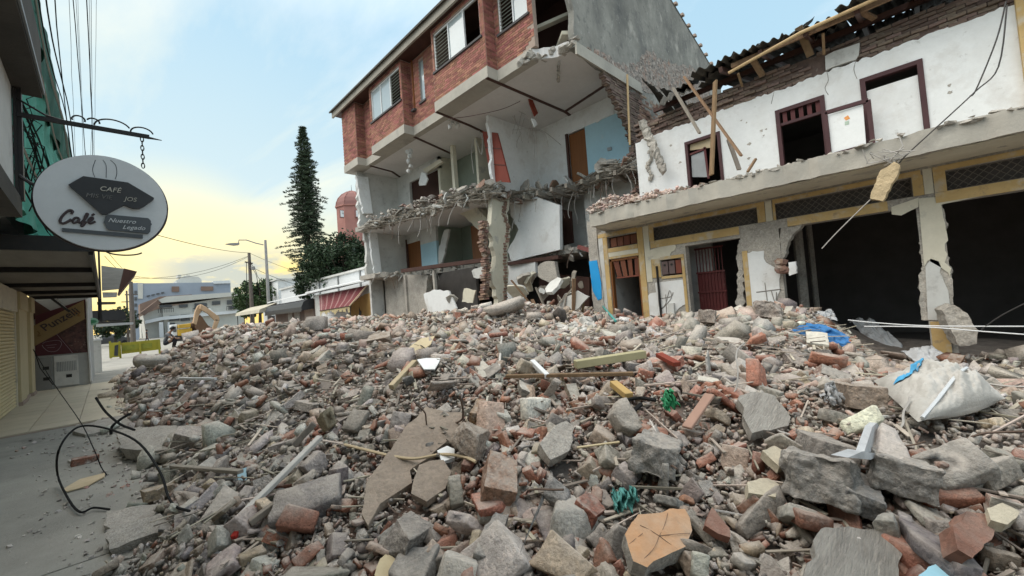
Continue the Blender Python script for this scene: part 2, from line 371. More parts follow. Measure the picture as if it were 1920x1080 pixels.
M['meter_grey'] = mat('meter_cover_brown', (0.15, 0.105, 0.10), 0.6, (0.11, 0.075, 0.07), 3, 0.7)
M['graffiti'] = mat('grey_scrawl', (0.22, 0.205, 0.185), 0.9, (0.3, 0.28, 0.25), 9, 0.6)
M['teal'] = mat('teal_plastic', (0.08, 0.33, 0.30), 0.6, (0.05, 0.22, 0.2), 5, 0.6)
# ================================================================== SETTING
b = MB(); b.add([(-900, -400, -0.03), (1100, -400, -0.03), (1100, 1800, -0.03), (-900, 1800, -0.03)], [(0, 1, 2, 3)])
struct(b.build('ground', M['ground']))
road = struct(MB().box(-1.62, 10.5, -12, 11.0, -0.12, -0.014).build('road', M['asphalt']))
for (x0, x1, y0, y1) in [(-1.6, 0.32, -6, 4.36), (0.345, 5.2, -6, 4.36), (5.22, 10.48, -6, 4.36), (-1.6, 2.4, 4.38, 10.97), (2.42, 10.48, 4.38, 10.97)]:
    MB().box(x0, x1, y0, y1, -0.014, 0.0).build('paving_panel', M['asphalt'], road)
b = MB(); b.box(0.8, 10.5, 11.0, 70, -0.1, 0.0); b.box(-1.6, 0.8, 19.3, 70, -0.1, -0.002)
struct(b.build('street', M['asphalt']))
walk = struct(MB().box(-1.62, 0.79, 11.0, 19.3, -0.1, 0.012).build('sidewalk', M['mortar']))
walk['_o'] = tuple(walk['_o'])
tl0 = None
for i in range(4):
    for j in range(14):
        if tl0 is None:
            mb = MB(); mb.box(0.0, 0.591, 0, 0.584, 0, 0.022); tl0 = mb.build('tile', M['tile'], walk, origin=(0, 0, 0)); c = tl0
        else: c = copy_of(tl0, walk)
        c.location = Vector((-1.60 + i * 0.6, 11.01 + j * 0.59, 0.008 + rng.uniform(0, .003))) - Vector(walk['_o'])

# ================================================================== LEFT SIDE
# --- building whose upper floor hangs over the pavement and carries the cafe sign
t = thing('corner_building', (-1.6, 2, 0), 'grey rendered upper floor with dark eave overhanging the pavement above the viewer', 'building')
MB().box(-4.5, -1.6, -4, 4.5, 0, 2.5).build('lower_wall', M['cream_paint'], t)
MB().box(-4.5, -0.44, -4, 4.52, 2.62, 5.2).build('wall', M['greyed_white'], t)
MB().box(-4.5, -0.41, -4, 4.55, 2.48, 2.62).build('soffit', M['eave_grey'], t)
b = MB(); b.box(-4.5, -0.30, -4, 4.62, 3.42, 3.50); b.box(-0.42, -0.30, -4, 4.62, 3.50, 3.86)
b.build('eave', M['eave_grey'], t)
MB().box(-0.296, -0.285, -4, 4.60, 3.44, 3.47).build('gutter', M['grey_metal'], t)
MB().box(-0.435, -0.395, 4.50, 4.56, 2.60, 3.42).build('corner_post', M['black_metal'], t)

# --- bracket
SY = 4.5
t = thing('sign_bracket', (-0.43, SY, 3.2), 'black wrought iron arm with scrolls fixed across the overhanging wall', 'sign bracket')
a0, a1 = Vector((-0.42, SY, 3.225)), Vector((0.37, SY, 3.225))
b = MB(); b.box(-0.42, 0.30, SY - .012, SY + .012, 3.205, 3.235); b.tube([(0.29, SY, 3.213), (0.38, SY, 3.209)], .011, 6, .003)
b.build('arm', M['black_metal'], t)
def arc(cx, cz, rx, rz, a0, a1, n=14): return [(cx + rx * math.cos(R(a0 + (a1 - a0) * i / n)), SY, cz + rz * math.sin(R(a0 + (a1 - a0) * i / n))) for i in range(n + 1)]
for s in [arc(-0.01 - .10, 3.262, .035, .03, 200, -20), arc(-0.03, 3.262, .035, .030, -10, 160) , arc(0.08, 3.24, .105, .07, 178, 20), arc(0.255, 3.24, .07, .05, 180, 10)]:
    MB().tube(s, .006, 5).build('scroll', M['black_metal'], t)
MB().box(-0.435, -0.418, SY - .02, SY + .02, 2.62, 3.40).build('wall_plate', M['black_metal'], t)
MB().tube([(-0.42, SY, 3.34), (-0.28, SY, 3.25), (-0.15, SY, 3.225)], .007, 5).build('brace', M['black_metal'], t)

# --- round sign
M['sign_white'] = mat('sign_face', (0.60, 0.62, 0.63), 0.55, (0.53, 0.55, 0.56), 2.5, 0.6, spots=[((0.40, 0.40, 0.40), 3.0, 0.64, 0.78, 0.5)])
M['sign_dark'] = mat('sign_dark_plate', (0.030, 0.031, 0.034), 0.5, (0.045, 0.046, 0.048), 6, 0.6)
M['sign_grey'] = mat('sign_grey_plate', (0.085, 0.095, 0.105), 0.6, (0.065, 0.073, 0.08), 6, 0.6)
M['sign_text'] = mat('sign_pale_lettering', (0.50, 0.48, 0.42), 0.6, (0.3, 0.29, 0.25), 9, 0.8)
M['sign_worn'] = mat('sign_worn_lettering', (0.19, 0.185, 0.175), 0.7, (0.07, 0.07, 0.07), 9, 0.8)
M['sign_brown'] = mat('sign_brown_letters', (0.065, 0.048, 0.052), 0.6)
SCX, SCZ, SR = 0.02, 2.625, 0.372
t = thing('hanging_sign', (SCX, SY, SCZ), 'round white cafe sign with dark plaque and script lettering hanging from the iron arm', 'shop sign')
n = 72
b = MB(); ring = [(SCX + SR * math.cos(2 * math.pi * i / n), SY - .02, SCZ + SR * math.sin(2 * math.pi * i / n)) for i in range(n)]
b.prism(ring, (0, .05, 0)); b.build('board', M['sign_white'], t)
b = MB(); b.tube([(SCX + (SR + .004) * math.cos(2 * math.pi * i / n), SY + .03, SCZ + (SR + .004) * math.sin(2 * math.pi * i / n)) for i in range(n + 1)], .010, 5); b.build('rim', M['sign_brown'], t)
def sg(px, py): return P(px, py, 'y', SY - .022)
pl = [(128, 346), (156, 330), (240, 342), (289, 371), (288, 374), (270, 387), (262, 391), (250, 391), (240, 387), (233, 384), (201, 401), (192, 402)]
o = MB().prism([P(a, c, 'y', SY - .05) for a, c in pl], (0, .028, 0)).build('plaque', M['sign_dark'], t)
def text_mesh(name, body, size, origin, xdir, zdir, m, parent, depth=0.004, shear=0.0, bold=0.0):
    cu = bpy.data.curves.new(name, 'FONT'); cu.body = body; cu.size = size; cu.extrude = depth / 2; cu.shear = shear; cu.offset = bold; cu.resolution_u = 3
    ob = bpy.data.objects.new(name, cu); COL.objects.link(ob); bpy.context.view_layer.update()
    me = bpy.data.meshes.new_from_object(ob.evaluated_get(bpy.context.evaluated_depsgraph_get()))
    bpy.data.objects.remove(ob); bpy.data.curves.remove(cu)
    xd = Vector(xdir).normalized(); zd = (Vector(zdir) - xd * Vector(zdir).dot(xd)).normalized(); yd = xd.cross(zd)
    po = Vector(parent['_o']); T = Matrix((xd, zd, yd)).transposed()
    me.transform(Matrix.Translation(Vector(origin) - po) @ T.to_4x4())
    me.materials.clear(); me.materials.append(m)
    q = bpy.data.objects.new(name, me); COL.objects.link(q); q.parent = parent; q['_o'] = tuple(po)
    q.location = (0, 0, 0)
    return q
def sub(o, parent):      # make a part a sub-part of another part of the same thing (both share the origin)
    o.parent = parent; o.location = (0, 0, 0) if tuple(o['_o']) == tuple(parent['_o']) else o.location
    return o
FY = SY - .053
sub(text_mesh('lettering', 'CAFÉ', .052, P(186, 357, 'y', FY), (1, 0, -.02), (0, 0, 1), M['sign_text'], t, shear=.22), o)
sub(text_mesh('lettering', 'MIS VIE', .047, P(160, 369, 'y', FY), (1, 0, -.02), (0, 0, 1), M['sign_worn'], t, shear=.22), o)
sub(text_mesh('lettering', 'JOS', .047, P(233, 376, 'y', FY), (1, 0, -.02), (0, 0, 1), M['sign_text'], t, shear=.22), o)
def stroke(name, pts, r, m, parent, n=6):
    # smooth a polyline by Catmull-Rom
    pts = [Vector(p) for p in pts]; q = [pts[0]] + pts + [pts[-1]]; out = []
    for i in range(1, len(q) - 2):
        for k in range(5):
            u = k / 5; p0, p1, p2, p3 = q[i - 1], q[i], q[i + 1], q[i + 2]
            out.append(0.5 * ((2 * p1) + (p2 - p0) * u + (2 * p0 - 5 * p1 + 4 * p2 - p3) * u * u + (3 * p1 - p0 - 3 * p2 + p3) * u ** 3))
    out.append(pts[-1])
    return MB().tube(out, r, n).build(name, m, parent)
def spx(pts): return [P(a, c, 'y', SY - .028) for a, c in pts]
# script word, letter by letter
stroke('script_letter', spx([(134, 401), (136, 396), (131, 394), (123, 399), (115, 408), (113, 416), (119, 419), (128, 415), (134, 411)]), .0085, M['sign_brown'], t)
stroke('script_letter', spx([(148, 409), (142, 408), (137, 413), (138, 418), (144, 416), (149, 410), (147, 416), (151, 418)]), .0075, M['sign_brown'], t)
stroke('script_letter', spx([(151, 418), (160, 410), (165, 402), (162, 401), (158, 411), (153, 423), (156, 423), (162, 415)]), .0075, M['sign_brown'], t)
stroke('script_letter', spx([(165, 416), (173, 412), (174, 408), (169, 409), (166, 415), (170, 419), (179, 415)]), .0075, M['sign_brown'], t)
stroke('accent', spx([(172, 404), (177, 401)]), .007, M['sign_brown'], t)
o = MB().prism([P(a, c, 'y', SY - .04) for a, c in [(197, 407), (202, 402), (278, 409), (283, 414), (283, 418), (285, 420), (283, 423), (282, 434), (278, 438), (204, 431), (199, 426), (198, 421), (194, 416), (197, 412)]], (0, .018, 0)).build('nameplate', M['sign_grey'], t)
sub(text_mesh('lettering', 'Nuestro', .047, P(202, 416, 'y', SY - .043), (1, 0, -.01), (0, 0, 1), M['sign_white'], t, shear=.4, depth=.003), o)
sub(text_mesh('lettering', 'Legado', .047, P(229, 429, 'y', SY - .043), (1, 0, -.01), (0, 0, 1), M['sign_white'], t, shear=.4, depth=.003), o)
MB().prism([P(a, c, 'y', SY - .034) for a, c in [(116, 427), (117, 434), (268, 447), (268, 440)]], (0, .012, 0)).build('underline_bar', M['sign_grey'], t)
for s in ([(179, 300), (174, 315), (175, 325), (178, 332)], [(193, 300), (199, 310), (199, 333)], [(207, 300), (217, 310), (219, 325), (216, 336)]):
    stroke('bean_outline', [P(a, c, 'y', SY - .021) for a, c in s], .0022, M['sign_grey'], t, 4)
for i in range(7):       # chain links
    z = 3.19 - i * 0.037
    pts = [(0.253 + (.010 * math.cos(a) if i % 2 == 0 else 0), SY + (0 if i % 2 == 0 else .010 * math.cos(a)), z + .024 * math.sin(a)) for a in [2 * math.pi * k / 10 for k in range(11)]]
    MB().tube(pts, .0042, 4).build('chain_link', M['dark_metal'], t)
MB().tube([(-0.352, SY, 2.72), (-0.39, SY, 2.75), (-0.42, SY, 2.78)], .012, 6).build('side_hook', M['dark_metal'], t)
MB().tube(arc(SCX + .10, SCZ - SR - .002, .11, .035, 200, 340), .006, 5).build('lower_hook', M['dark_metal'], t)

# --- green netted building beyond it
t = thing('netted_building', (-1.6, 11, 0), 'building under works with green netting over its upper floors', 'building')
MB().box(-5, -0.95, 5.0, 18.4, 3.3, 7.0).build('upper_wall', M['greyed_white'], t)
MB().box(-5, -1.62, 5.0, 18.4, 0, 3.3).build('lower_wall', M['cream_paint'], t)
MB().box(-5, -0.72, 4.9, 18.5, 7.0, 7.2).build('eave', M['dark_wood'], t)
b = MB()
for k in range(9):
    a = math.pi * k / 8; b.box(-0.97 , -0.90, 6.2 + .55 * math.cos(a) - .07, 6.2 + .55 * math.cos(a) + .07, 3.5 + .5 * math.sin(a), 3.62 + .5 * math.sin(a))
b.build('arched_moulding', M['concrete'], t)
M['net'] = mat('green_netting', (0.12, 0.46, 0.36), 0.8, (0.06, 0.25, 0.19), 1.6, 1.0, 0.2, 20, alpha=(11, 0.24, 0.36))
M['net_dark'] = mat('dark_green_netting', (0.05, 0.16, 0.12), 0.85, (0.03, 0.10, 0.075), 1.6, 1.0, 0.2, 20)
t = thing('debris_netting', (-0.7, 11, 3.2), 'green debris netting hanging in folds down the side of a building', 'netting')
def netf(y0, y1, z0, z1, x, amp, sd):
    def f(u, v):
        y = y0 + (y1 - y0) * u; z = z0 + (z1 - z0) * v
        return (x + amp * fbm((y * .9 + sd, z * .7, sd), 3) + .06 * math.sin(y * 5 + sd + 2 * fbm((y, z, sd))) * (1.2 - v) + .12 * (1 - v) * noise.noise((y, sd, 0)), y + .15 * fbm((y * .6, z, 3 + sd)), z)
    return f
MB().grid(netf(5.1, 12.5, 3.15, 7.0, -0.72, .10, 1.0), 90, 24).build('net_sheet', M['net'], t, smooth=True)
MB().grid(netf(11.5, 18.2, 3.1, 7.0, -0.70, .10, 5.0), 80, 24).build('net_sheet', M['net'], t, smooth=True)
MB().grid(netf(5.0, 18.4, 5.6, 7.1, -0.64, .07, 9.0), 120, 12).build('net_border', M['net_dark'], t, smooth=True)
M['net_light'] = M['net']
t = thing('cable_bundle', (-0.5, 12, 4), 'tangled black and grey cables running along the netted facade', 'cable bundle')
rr = random.Random(4)
for k in range(11):
    x = -0.62 + rr.uniform(0, .25); z0 = rr.uniform(3.2, 6.6); sag = rr.uniform(.05, .5); ph = rr.random() * 9; pts = []
    for i in range(40):
        u = i / 39; y = 4.9 + 13.6 * u
        pts.append((x + .02 * math.sin(1.1 * y + ph), y, z0 + rr.uniform(-.012, .012) - .5 * sag * math.sin(u * math.pi * 2 + ph) + (.5 if k % 4 == 0 else 0) * u))
    MB().tube(pts, .008 if k % 3 else .012, 4).build('cable', M['wire_black'] if k % 3 else M['wire_pale'], t)
for k in range(18):      # loose drooping tails
    y = rr.uniform(5.2, 11); z = rr.uniform(3.3, 4.6); pts = [(-0.6 + rr.uniform(-.05, .1) , y + .12 * i * rr.uniform(-1, 1.4), z - .12 * i + rr.uniform(-.05, .05)) for i in range(6)]
    MB().tube(pts, .006, 4).build('cable', M['wire_black'], t)

# --- overhead cables fanning up from the netted facade to a pole beyond
rr = random.Random(8)
for k in range(9):
    a = Vector((-0.45 + .03 * k, 18.5 + k * .4, 4.6 + .1 * k)); e = Vector((-0.22 + .035 * k + (.02 * (k % 3)), 2.8 + .12 * k, 5.6 + .55 * (k % 5)))
    pts = []
    for i in range(26):
        u = i / 25; p = a.lerp(e, u); p.z -= .45 * math.sin(math.pi * u) * (1 + .3 * (k % 3)); p.x += .03 * math.sin(7 * u + k * 1.7) + .012 * noise.noise((u * 14, k, 0)); p.z += .03 * noise.noise((u * 9, k, 5)); pts.append(p)
    o = MB().tube(pts, .0022 if k % 3 else .0055, 5).build('overhead_cable', M['wire_black'])
    tag(o, 'dark overhead cable running up along the street beside the green netting', 'cable', 'overhead cables beside the netting')
t = thing('insulator_arm', (-0.5, 18.4, 6.6), 'short black steel arm with small insulators at the end of the netted facade', 'insulator arm')
MB().bar((-0.75, 17.2, 5.62), (0.06, 17.2, 5.62), .05, .05).build('arm', M['dark_metal'], t)
for x in (-0.45, -.25, -.08, 0.04): MB().tube([(x, 17.2, 5.64), (x, 17.2, 5.75)], .025, 6).build('insulator', M['black_metal'], t)

# --- canopy with slatted soffit
M['soffit'] = mat('grey_soffit_sheet', (0.24, 0.225, 0.20), 0.6, (0.16, 0.15, 0.135), 1.0, 0.9, 0.1, objrand=0.15, stretch=(3, .6, 1))
t = thing('shop_canopy', (-1.0, 13, 2.86), 'wide flat canopy with grey sheet soffit and dark beams over the shutters', 'canopy')
CX0, CX1 = -1.61, -0.11
MB().box(CX0, CX1, 8.72, 8.80, 2.84, 3.05).build('fascia', M['black_metal'], t)
MB().box(CX1 - .05, CX1 + .0, 8.80, 18.9, 2.80, 2.98).build('edge_gutter', M['black_metal'], t)
MB().box(CX0, CX1 - .05, 8.80, 18.9, 2.96, 3.0).build('roof_sheet', M['dark_metal'], t)
ys = [8.80, 11.3, 14.5, 16.8, 18.9]
for i in range(4):
    MB().box(CX0, CX1 - .06, ys[i] + .02, ys[i + 1] - .18, 2.875, 2.89).build('soffit_panel', M['soffit'], t)
    MB().box(CX0, CX1 - .05, ys[i + 1] - .16, ys[i + 1], 2.79, 2.95).build('beam', M['black_metal'], t)
MB().tube([P(172, 470, 'y', 8.78), P(186, 560, 'y', 17.5), P(186, 600, 'y', 17.5)], .03, 6).build('drain_pipe', M['black_metal'], t)

# --- shutters and cream pillars on the wall under it
t = thing('roller_shutter', (-1.6, 13.8, 0), 'cream ribbed roller shutter closed under the flat canopy', 'roller shutter')
b = MB()
for k in range(30):
    z = .03 + k * .075; b.prism([(-1.60, 11.4, z), (-1.575, 11.4, z + .012), (-1.565, 11.4, z + .035), (-1.575, 11.4, z + .06), (-1.60, 11.4, z + .072)], (0, 4.0, 0))
o = b.build('slat', mat('cream_shutter', (0.64, 0.54, 0.31), 0.6, (0.54, 0.45, 0.26), 1.5, 0.6), t); stuff(o)
MB().box(-1.62, -1.52, 11.3, 15.5, 2.29, 2.80).build('box', M['cream_paint'], t)
MB().box(-1.61, -1.55, 11.3, 11.4, 0, 2.29).build('rail', M['cream_paint'], t); MB().box(-1.61, -1.55, 15.4, 15.5, 0, 2.29).build('rail', M['cream_paint'], t)
M['cream_wall'] = mat('yellowish_cream_wall', (0.56, 0.48, 0.30), 0.8, (0.45, 0.385, 0.24), 1.3, 0.7, 0.06)
for (y0, y1, x) in ((15.52, 16.5, -1.50), (16.75, 17.45, -1.55), (17.7, 18.42, -1.51)):
    t = thing('pillar', (-1.57, (y0 + y1) / 2, 0), {15.52: 'broad cream pillar next to the ribbed roller shutter', 16.75: 'cream pillar between two other cream pillars under the canopy', 17.7: 'cream pillar nearest the shop wall with the tan signboard'}[y0], 'pillar', 'cream pillars under the canopy')
    MB().box(-1.70, x, y0, y1, 0, 2.36).build('shaft', M['cream_wall'], t)
    MB().box(-1.70, x + .025, y0 - .02, y1 + .02, 0, .12).build('base', M['mortar'], t)
    MB().box(-1.70, x + .03, y0 - .02, y1 + .02, 2.36, 2.78).build('capital', M['cream_wall'], t)
MB_wall = MB().box(-1.9, -1.64, 11.0, 19.2, 0, 2.8).build('shopfront_wall', M['cream_wall']); tag(MB_wall, 'cream rendered wall set back behind the shutter and pillars', 'wall')

# --- storefront crossing the pavement, facing the viewer
WY = 19.2
def lw(px, py, d=0.0): return P(px, py, 'y', WY - d)
t = thing('storefront', (-0.95, WY, 0), 'shopfront side wall with maroon panel, grey vents and a slanted tan signboard', 'shop')
MB().box(-1.6, -0.39, WY, 24, 0, 4.3).build('wall', mat('pale_grey_wall', (0.42, 0.42, 0.40), 0.85, (0.33, 0.33, 0.31), 1.5, 0.8, 0.1, spots=[((0.25, 0.24, 0.22), 2, .6, .7, .6)]), t)
M['maroon'] = mat('maroon_panel', (0.085, 0.018, 0.024), 0.5, (0.06, 0.012, 0.017), 2, 0.6)
pm = MB().prism([lw(66, 592, .03), lw(163, 560, .03), lw(165, 625, .03), lw(66, 670, .03)][:2] + [lw(165, 660, .03), lw(66, 668, .03)], (0, .03, 0)).build('maroon_panel', M['maroon'], t)
M['coffee'] = mat('coffee_bean_print', (0.13, 0.06, 0.05), 0.5, (0.03, 0.012, 0.012), 9, 1.0, spots=[((0.28, 0.19, 0.16), 14, .6, .7, .8)])
sub(MB().prism([lw(106, 622, .036), lw(163, 592, .036), lw(164, 658, .036), lw(140, 661, .036)], (0, .006, 0)).build('photo_print', M['coffee'], t), pm)
M['pale_line'] = mat('pale_print_line', (0.36, 0.28, 0.30), 0.6)
for s in ([(104, 624), (128, 652), (136, 662)], [(80, 645), (86, 641), (108, 638), (115, 642), (114, 649), (106, 658), (92, 659), (82, 652), (79, 647)], [(86, 648), (106, 646)], [(89, 652), (103, 651)]):
    sub(stroke('print_line', [lw(a, c, .04) for a, c in s], .006, M['pale_line'], t, 4), pm)
M['tan'] = mat('tan_signboard', (0.29, 0.205, 0.095), 0.7, (0.235, 0.165, 0.075), 2, 0.6)
sb = MB().prism([lw(61, 612, .14), lw(157, 563, .14), lw(159, 598, .14), lw(61, 651, .14)], (0, .09, 0)).build('signboard', M['tan'], t)
d = (lw(144, 590, .15) - lw(84, 622, .15))
sub(text_mesh('lettering', 'Punzelli', .31, lw(84, 621.5, .15), d, (0, 0, 1), M['sign_brown'], t, bold=.004), sb)
sub(stroke('flourish', [lw(a, c, .145) for a, c in [(139, 589), (143, 584), (149, 587), (146, 592), (151, 592)]], .012, mat('ochre_flourish', (0.25, 0.12, 0.03), .7), t, 4), sb)
sub(stroke('flourish', [lw(a, c, .145) for a, c in [(70, 621), (74, 625), (71, 630), (77, 629)]], .012, mat('ochre_flourish_faded', (0.20, 0.12, 0.04), .7), t, 4), sb)
MB().prism([lw(65, 563, .02), lw(97, 584, .02), lw(62, 600, .02)], (0, .02, 0)).build('brown_panel', M['dark_wood'], t)
pan = MB().prism([lw(66, 672, .05), lw(96, 669, .05), lw(98, 730, .05), lw(66, 736, .05)], (0, .05, 0)).build('vent_panel', mat('grey_panel', (0.27, 0.265, 0.25), .8, (0.2, .2, .19), 3, .7), t)
for (x, y) in ((86, 690), (87, 710)):
    MB().prism([lw(x - 6, y - 2, .054), lw(x + 6, y - 3, .054), lw(x + 6, y + 3, .054), lw(x - 6, y + 4, .054)], (0, .006, 0)).build('vent_slot', M['black_metal'], t)
pan = MB().prism([lw(101, 668, .05), lw(146, 664, .05), lw(149, 720, .05), lw(103, 725, .05)], (0, .05, 0)).build('vent_panel', M['greyed_white'], t)
for k in range(12):
    MB().bar(lw(107 + k * 3.2, 679 - k * .3, .056), lw(107.6 + k * 3.2, 697 - k * .3, .056), .02, .012).build('grille_bar', M['grey_metal'], t)
MB().prism([lw(124, 702, .054), lw(135, 701, .054), lw(135, 707, .054), lw(124, 708, .054)], (0, .006, 0)).build('vent_slot', M['black_metal'], t)
MB().tube([lw(163, 560, .1), lw(166, 640, .1), lw(170, 690, .1), lw(171, 715, .1)], .035, 7).build('down_pipe', M['frame_white'], t)
MB().tube([P(60, 590, 'y', 18.6), P(62, 650, 'y', 18.8), P(75, 690, 'y', 18.9), P(100, 722, 'y', 18.6)], .012, 5).build('loose_cable', M['wire_black'], t)
# bracket folded arms below canopy
t = thing('awning_arm', P(110, 570, 'y', 16), 'dark folded awning arm hanging under the canopy edge', 'awning arm')
MB().bar(P(97, 560, 'y', 16), P(131, 585, 'y', 16), .09, .05).build('arm', M['dark_metal'], t)
MB().bar(P(104, 560, 'y', 16.1), P(128, 583, 'y', 16.1), .05, .04).build('forearm', M['frame_white'], t)

# --- farther awnings on the same side
def extr(pts, y, dy, name, m, parent=None): return MB().prism([P(a, c, 'y', y) for a, c in pts], (0, dy, 0)).build(name, m, parent)
t = thing('tiled_awning', P(215, 545, 'y', 23.5), 'pale corrugated awning with dark underside sticking out beyond the canopy', 'awning')
extr([(190, 498), (232, 504), (223, 542), (191, 545)], 23.5, .12, 'front_sheet', mat('pale_sheet', (0.34, 0.33, 0.30), .7, (0.22, .21, .19), 1.3, .8, stretch=(1, 1, 6)), t)
b = MB(); b.prism([P(232, 503, 'y', 23.5), P(257, 509, 'y', 23.5), P(254, 513, 'y', 23.5), P(226, 548, 'y', 23.5), P(222, 546, 'y', 23.5)], (0, 2.5, 0)); b.build('side_sheet', M['dark_wood'], t)
extr([(192, 548), (220, 548), (219, 556), (193, 557)], 23.6, .5, 'lower_board', M['greyed_white'], t)
extr([(183, 470), (187, 470), (192, 603), (187, 603)], 22.5, .12, 'post', M['black_metal'], t)
t = thing('black_awning', P(200, 592, 'y', 25), 'short black rounded awning above the small green round sign', 'awning')
extr([(168, 583), (228, 581), (236, 586), (237, 600), (168, 602)], 25, 1.2, 'cover', M['sign_dark'], t)
extr([(168, 603), (232, 602), (232, 605), (168, 607)], 25.0, 1.0, 'valance', M['dark_metal'], t)
extr([(182, 566), (217, 566), (217, 569), (182, 570)], 25.6, .8, 'upper_shelf', M['dark_metal'], t)
t = thing('shelf_board', P(215, 607, 'y', 24), 'white horizontal board reaching out below the black awning', 'board')
extr([(180, 608), (250, 604), (250, 608), (180, 613)], 24.2, .3, 'plank', M['frame_white'], t)
t = thing('round_sign', P(172, 603, 'y', 21), 'small green and white round sign on the shop corner', 'shop sign')
c0 = P(173, 603, 'y', 21)
MB().prism([c0 + Vector((.16 * math.cos(2 * math.pi * k / 24), -.06, .13 * math.sin(2 * math.pi * k / 24))) for k in range(24)], (0, .08, 0)).build('disc', mat('pale_green', (0.30, 0.50, 0.36), .6), t)
MB().prism([c0 + Vector((.11 * math.cos(2 * math.pi * k / 24), -.075, .06 * math.sin(2 * math.pi * k / 24))) for k in range(24)], (0, .012, 0)).build('emblem', mat('mid_green', (0.06, 0.26, 0.12), .6), t)
t = thing('pale_kiosk', P(178, 700, 'z', 0), 'low pale grey cabinet standing at the shop corner', 'cabinet')
c0 = P(180, 700, 'z', 0); MB().box(c0.x - .25, c0.x + .18, c0.y, c0.y + .7, 0, 1.35).build('body', M['greyed_white'], t); MB().box(c0.x - .3, c0.x + .22, c0.y - .05, c0.y + .75, 1.35, 1.42).build('top', M['frame_white'], t)
# ================================================================== BRICK BUILDING TORN OPEN
FXF, FXR = 8.9, 9.35
ZC0, ZC1, ZBR = 8.86, 9.20, 9.22
TOP = 11.95
RB = thing('brick_building', (12, 13.5, 0), 'four storey red brick building torn open along the street with rooms exposed', 'building')
MC = M['ceiling']
# ---- top storey shell
segs = [(7.75, 9.42, FXR), (9.42, 12.35, FXF), (12.35, 14.6, FXR), (14.6, 17.45, FXF), (17.45, 19.0, FXR), (19.0, 20.55, FXF)]
# windows: y0, y1, z0, z1 per segment
wins = {0: (7.95, 9.2, 10.32, 11.7), 1: (9.62, 12.22, 10.30, 11.72), 2: (13.62, 13.95, 10.0, 11.7), 3: (14.72, 17.30, 10.30, 11.72)}
class Bricks:
    def __init__(s): s.one = []; s.part = []
    def panel(s, axis, plane, u0, u1, z0, z1, hole=None, rag=None):
        ch, bl = 0.077, 0.252
        n = int((z1 - z0) / ch)
        for r in range(n):
            z = z0 + r * ch + 0.006
            u = u0 - (bl / 2 if r % 2 else 0)
            while u < u1:
                a, c = max(u, u0) + .006, min(u + bl, u1) - .006
                spans = [(a, c)]
                if hole and z + .065 > hole[2] - .004 and z < hole[3] + .004:
                    spans = [(a, min(c, hole[0] - .004)), (max(a, hole[1] + .004), c)]
                for a, c in spans:
                    if c - a > .035 and not (rag and rag((a + c) / 2, z)):
                        full = abs((c - a) - (bl - .012)) < 1e-3
                        (s.one if full and axis == 'x' else s.part).append((axis, plane, a, c, z))
                u += bl
    def make(s, parent, mi, mj, limit=300, key=None):
        s.one.sort(key=lambda q: (q[1]) ** 2 + (q[2]) ** 2)
        ind, rest = s.one[:limit], s.one[limit:] + s.part
        b = MB()
        for ax, pl, a, c, z in rest:
            j = rng.uniform(0, .006)
            if ax == 'x': b.box(pl - .010 - j, pl + .01, a, c, z, z + .065)
            else: b.box(a, c, pl - .010 - j, pl + .01, z, z + .065)
        stuff(b.build('brick_facing', mi, parent))
        q = MB().box(-.012, .01, 0, .24, 0, .065).build('brick', mj, parent, origin=(0, 0, 0)); first = True
        for ax, pl, a, c, z in ind:
            o = q if first else copy_of(q, parent); first = False
            o.location = Vector((pl - rng.uniform(0, .006), a, z)) - Vector(parent['_o'])
BR = Bricks()
shell = MB()
for i, (y0, y1, x) in enumerate(segs):
    wv = wins.get(i)
    x1 = x + .16
    if wv:
        a, c, z0, z1 = wv
        shell.box(x, x1, y0, y1, ZBR, z0); shell.box(x, x1, y0, y1, z1, TOP)
        shell.box(x, x1, y0, a, z0, z1); shell.box(x, x1, c, y1, z0, z1)
        BR.panel('x', x, y0, y1, ZBR, TOP, (a, c, z0, z1), (lambda u, z: z < 9.9 and u < 7.95 + .2 * math.sin(z * 9)) if i == 0 else None)
    else:
        shell.box(x, x1, y0, y1, ZBR, TOP); BR.panel('x', x, y0, y1, ZBR, TOP)
for y in (9.42, 14.6, 19.0):         # returns of the bays, facing down the street
    shell.box(FXF + .16, FXR + .16, y, y + .16, ZBR, TOP); BR.panel('y', y, FXF, FXR, ZBR, TOP)
for y in (12.35, 17.45, 20.55):
    shell.box(FXF + .16, FXR + .3, y - .16, y - .002, ZBR, TOP)
shell.box(9.2, 20, 20.40, 20.56, ZBR, TOP + .2)
shell.build('brick_shell', M['mortar'], RB)
BR.make(RB, M['facing_brick'], M['facing_brick_o'])
# concrete band under the bricks
b = MB()
for i, (y0, y1, x) in enumerate(segs):
    ya = y0 - .02 if x == FXF else y0 + .02
    yb = y1 + .02 if x == FXF else y1 - .02
    b.box(x - .03, FXR + .25, (7.9 if i == 0 else ya), yb, ZC0, ZBR - .002)
b.build('concrete_band', M['concrete_band'], RB)
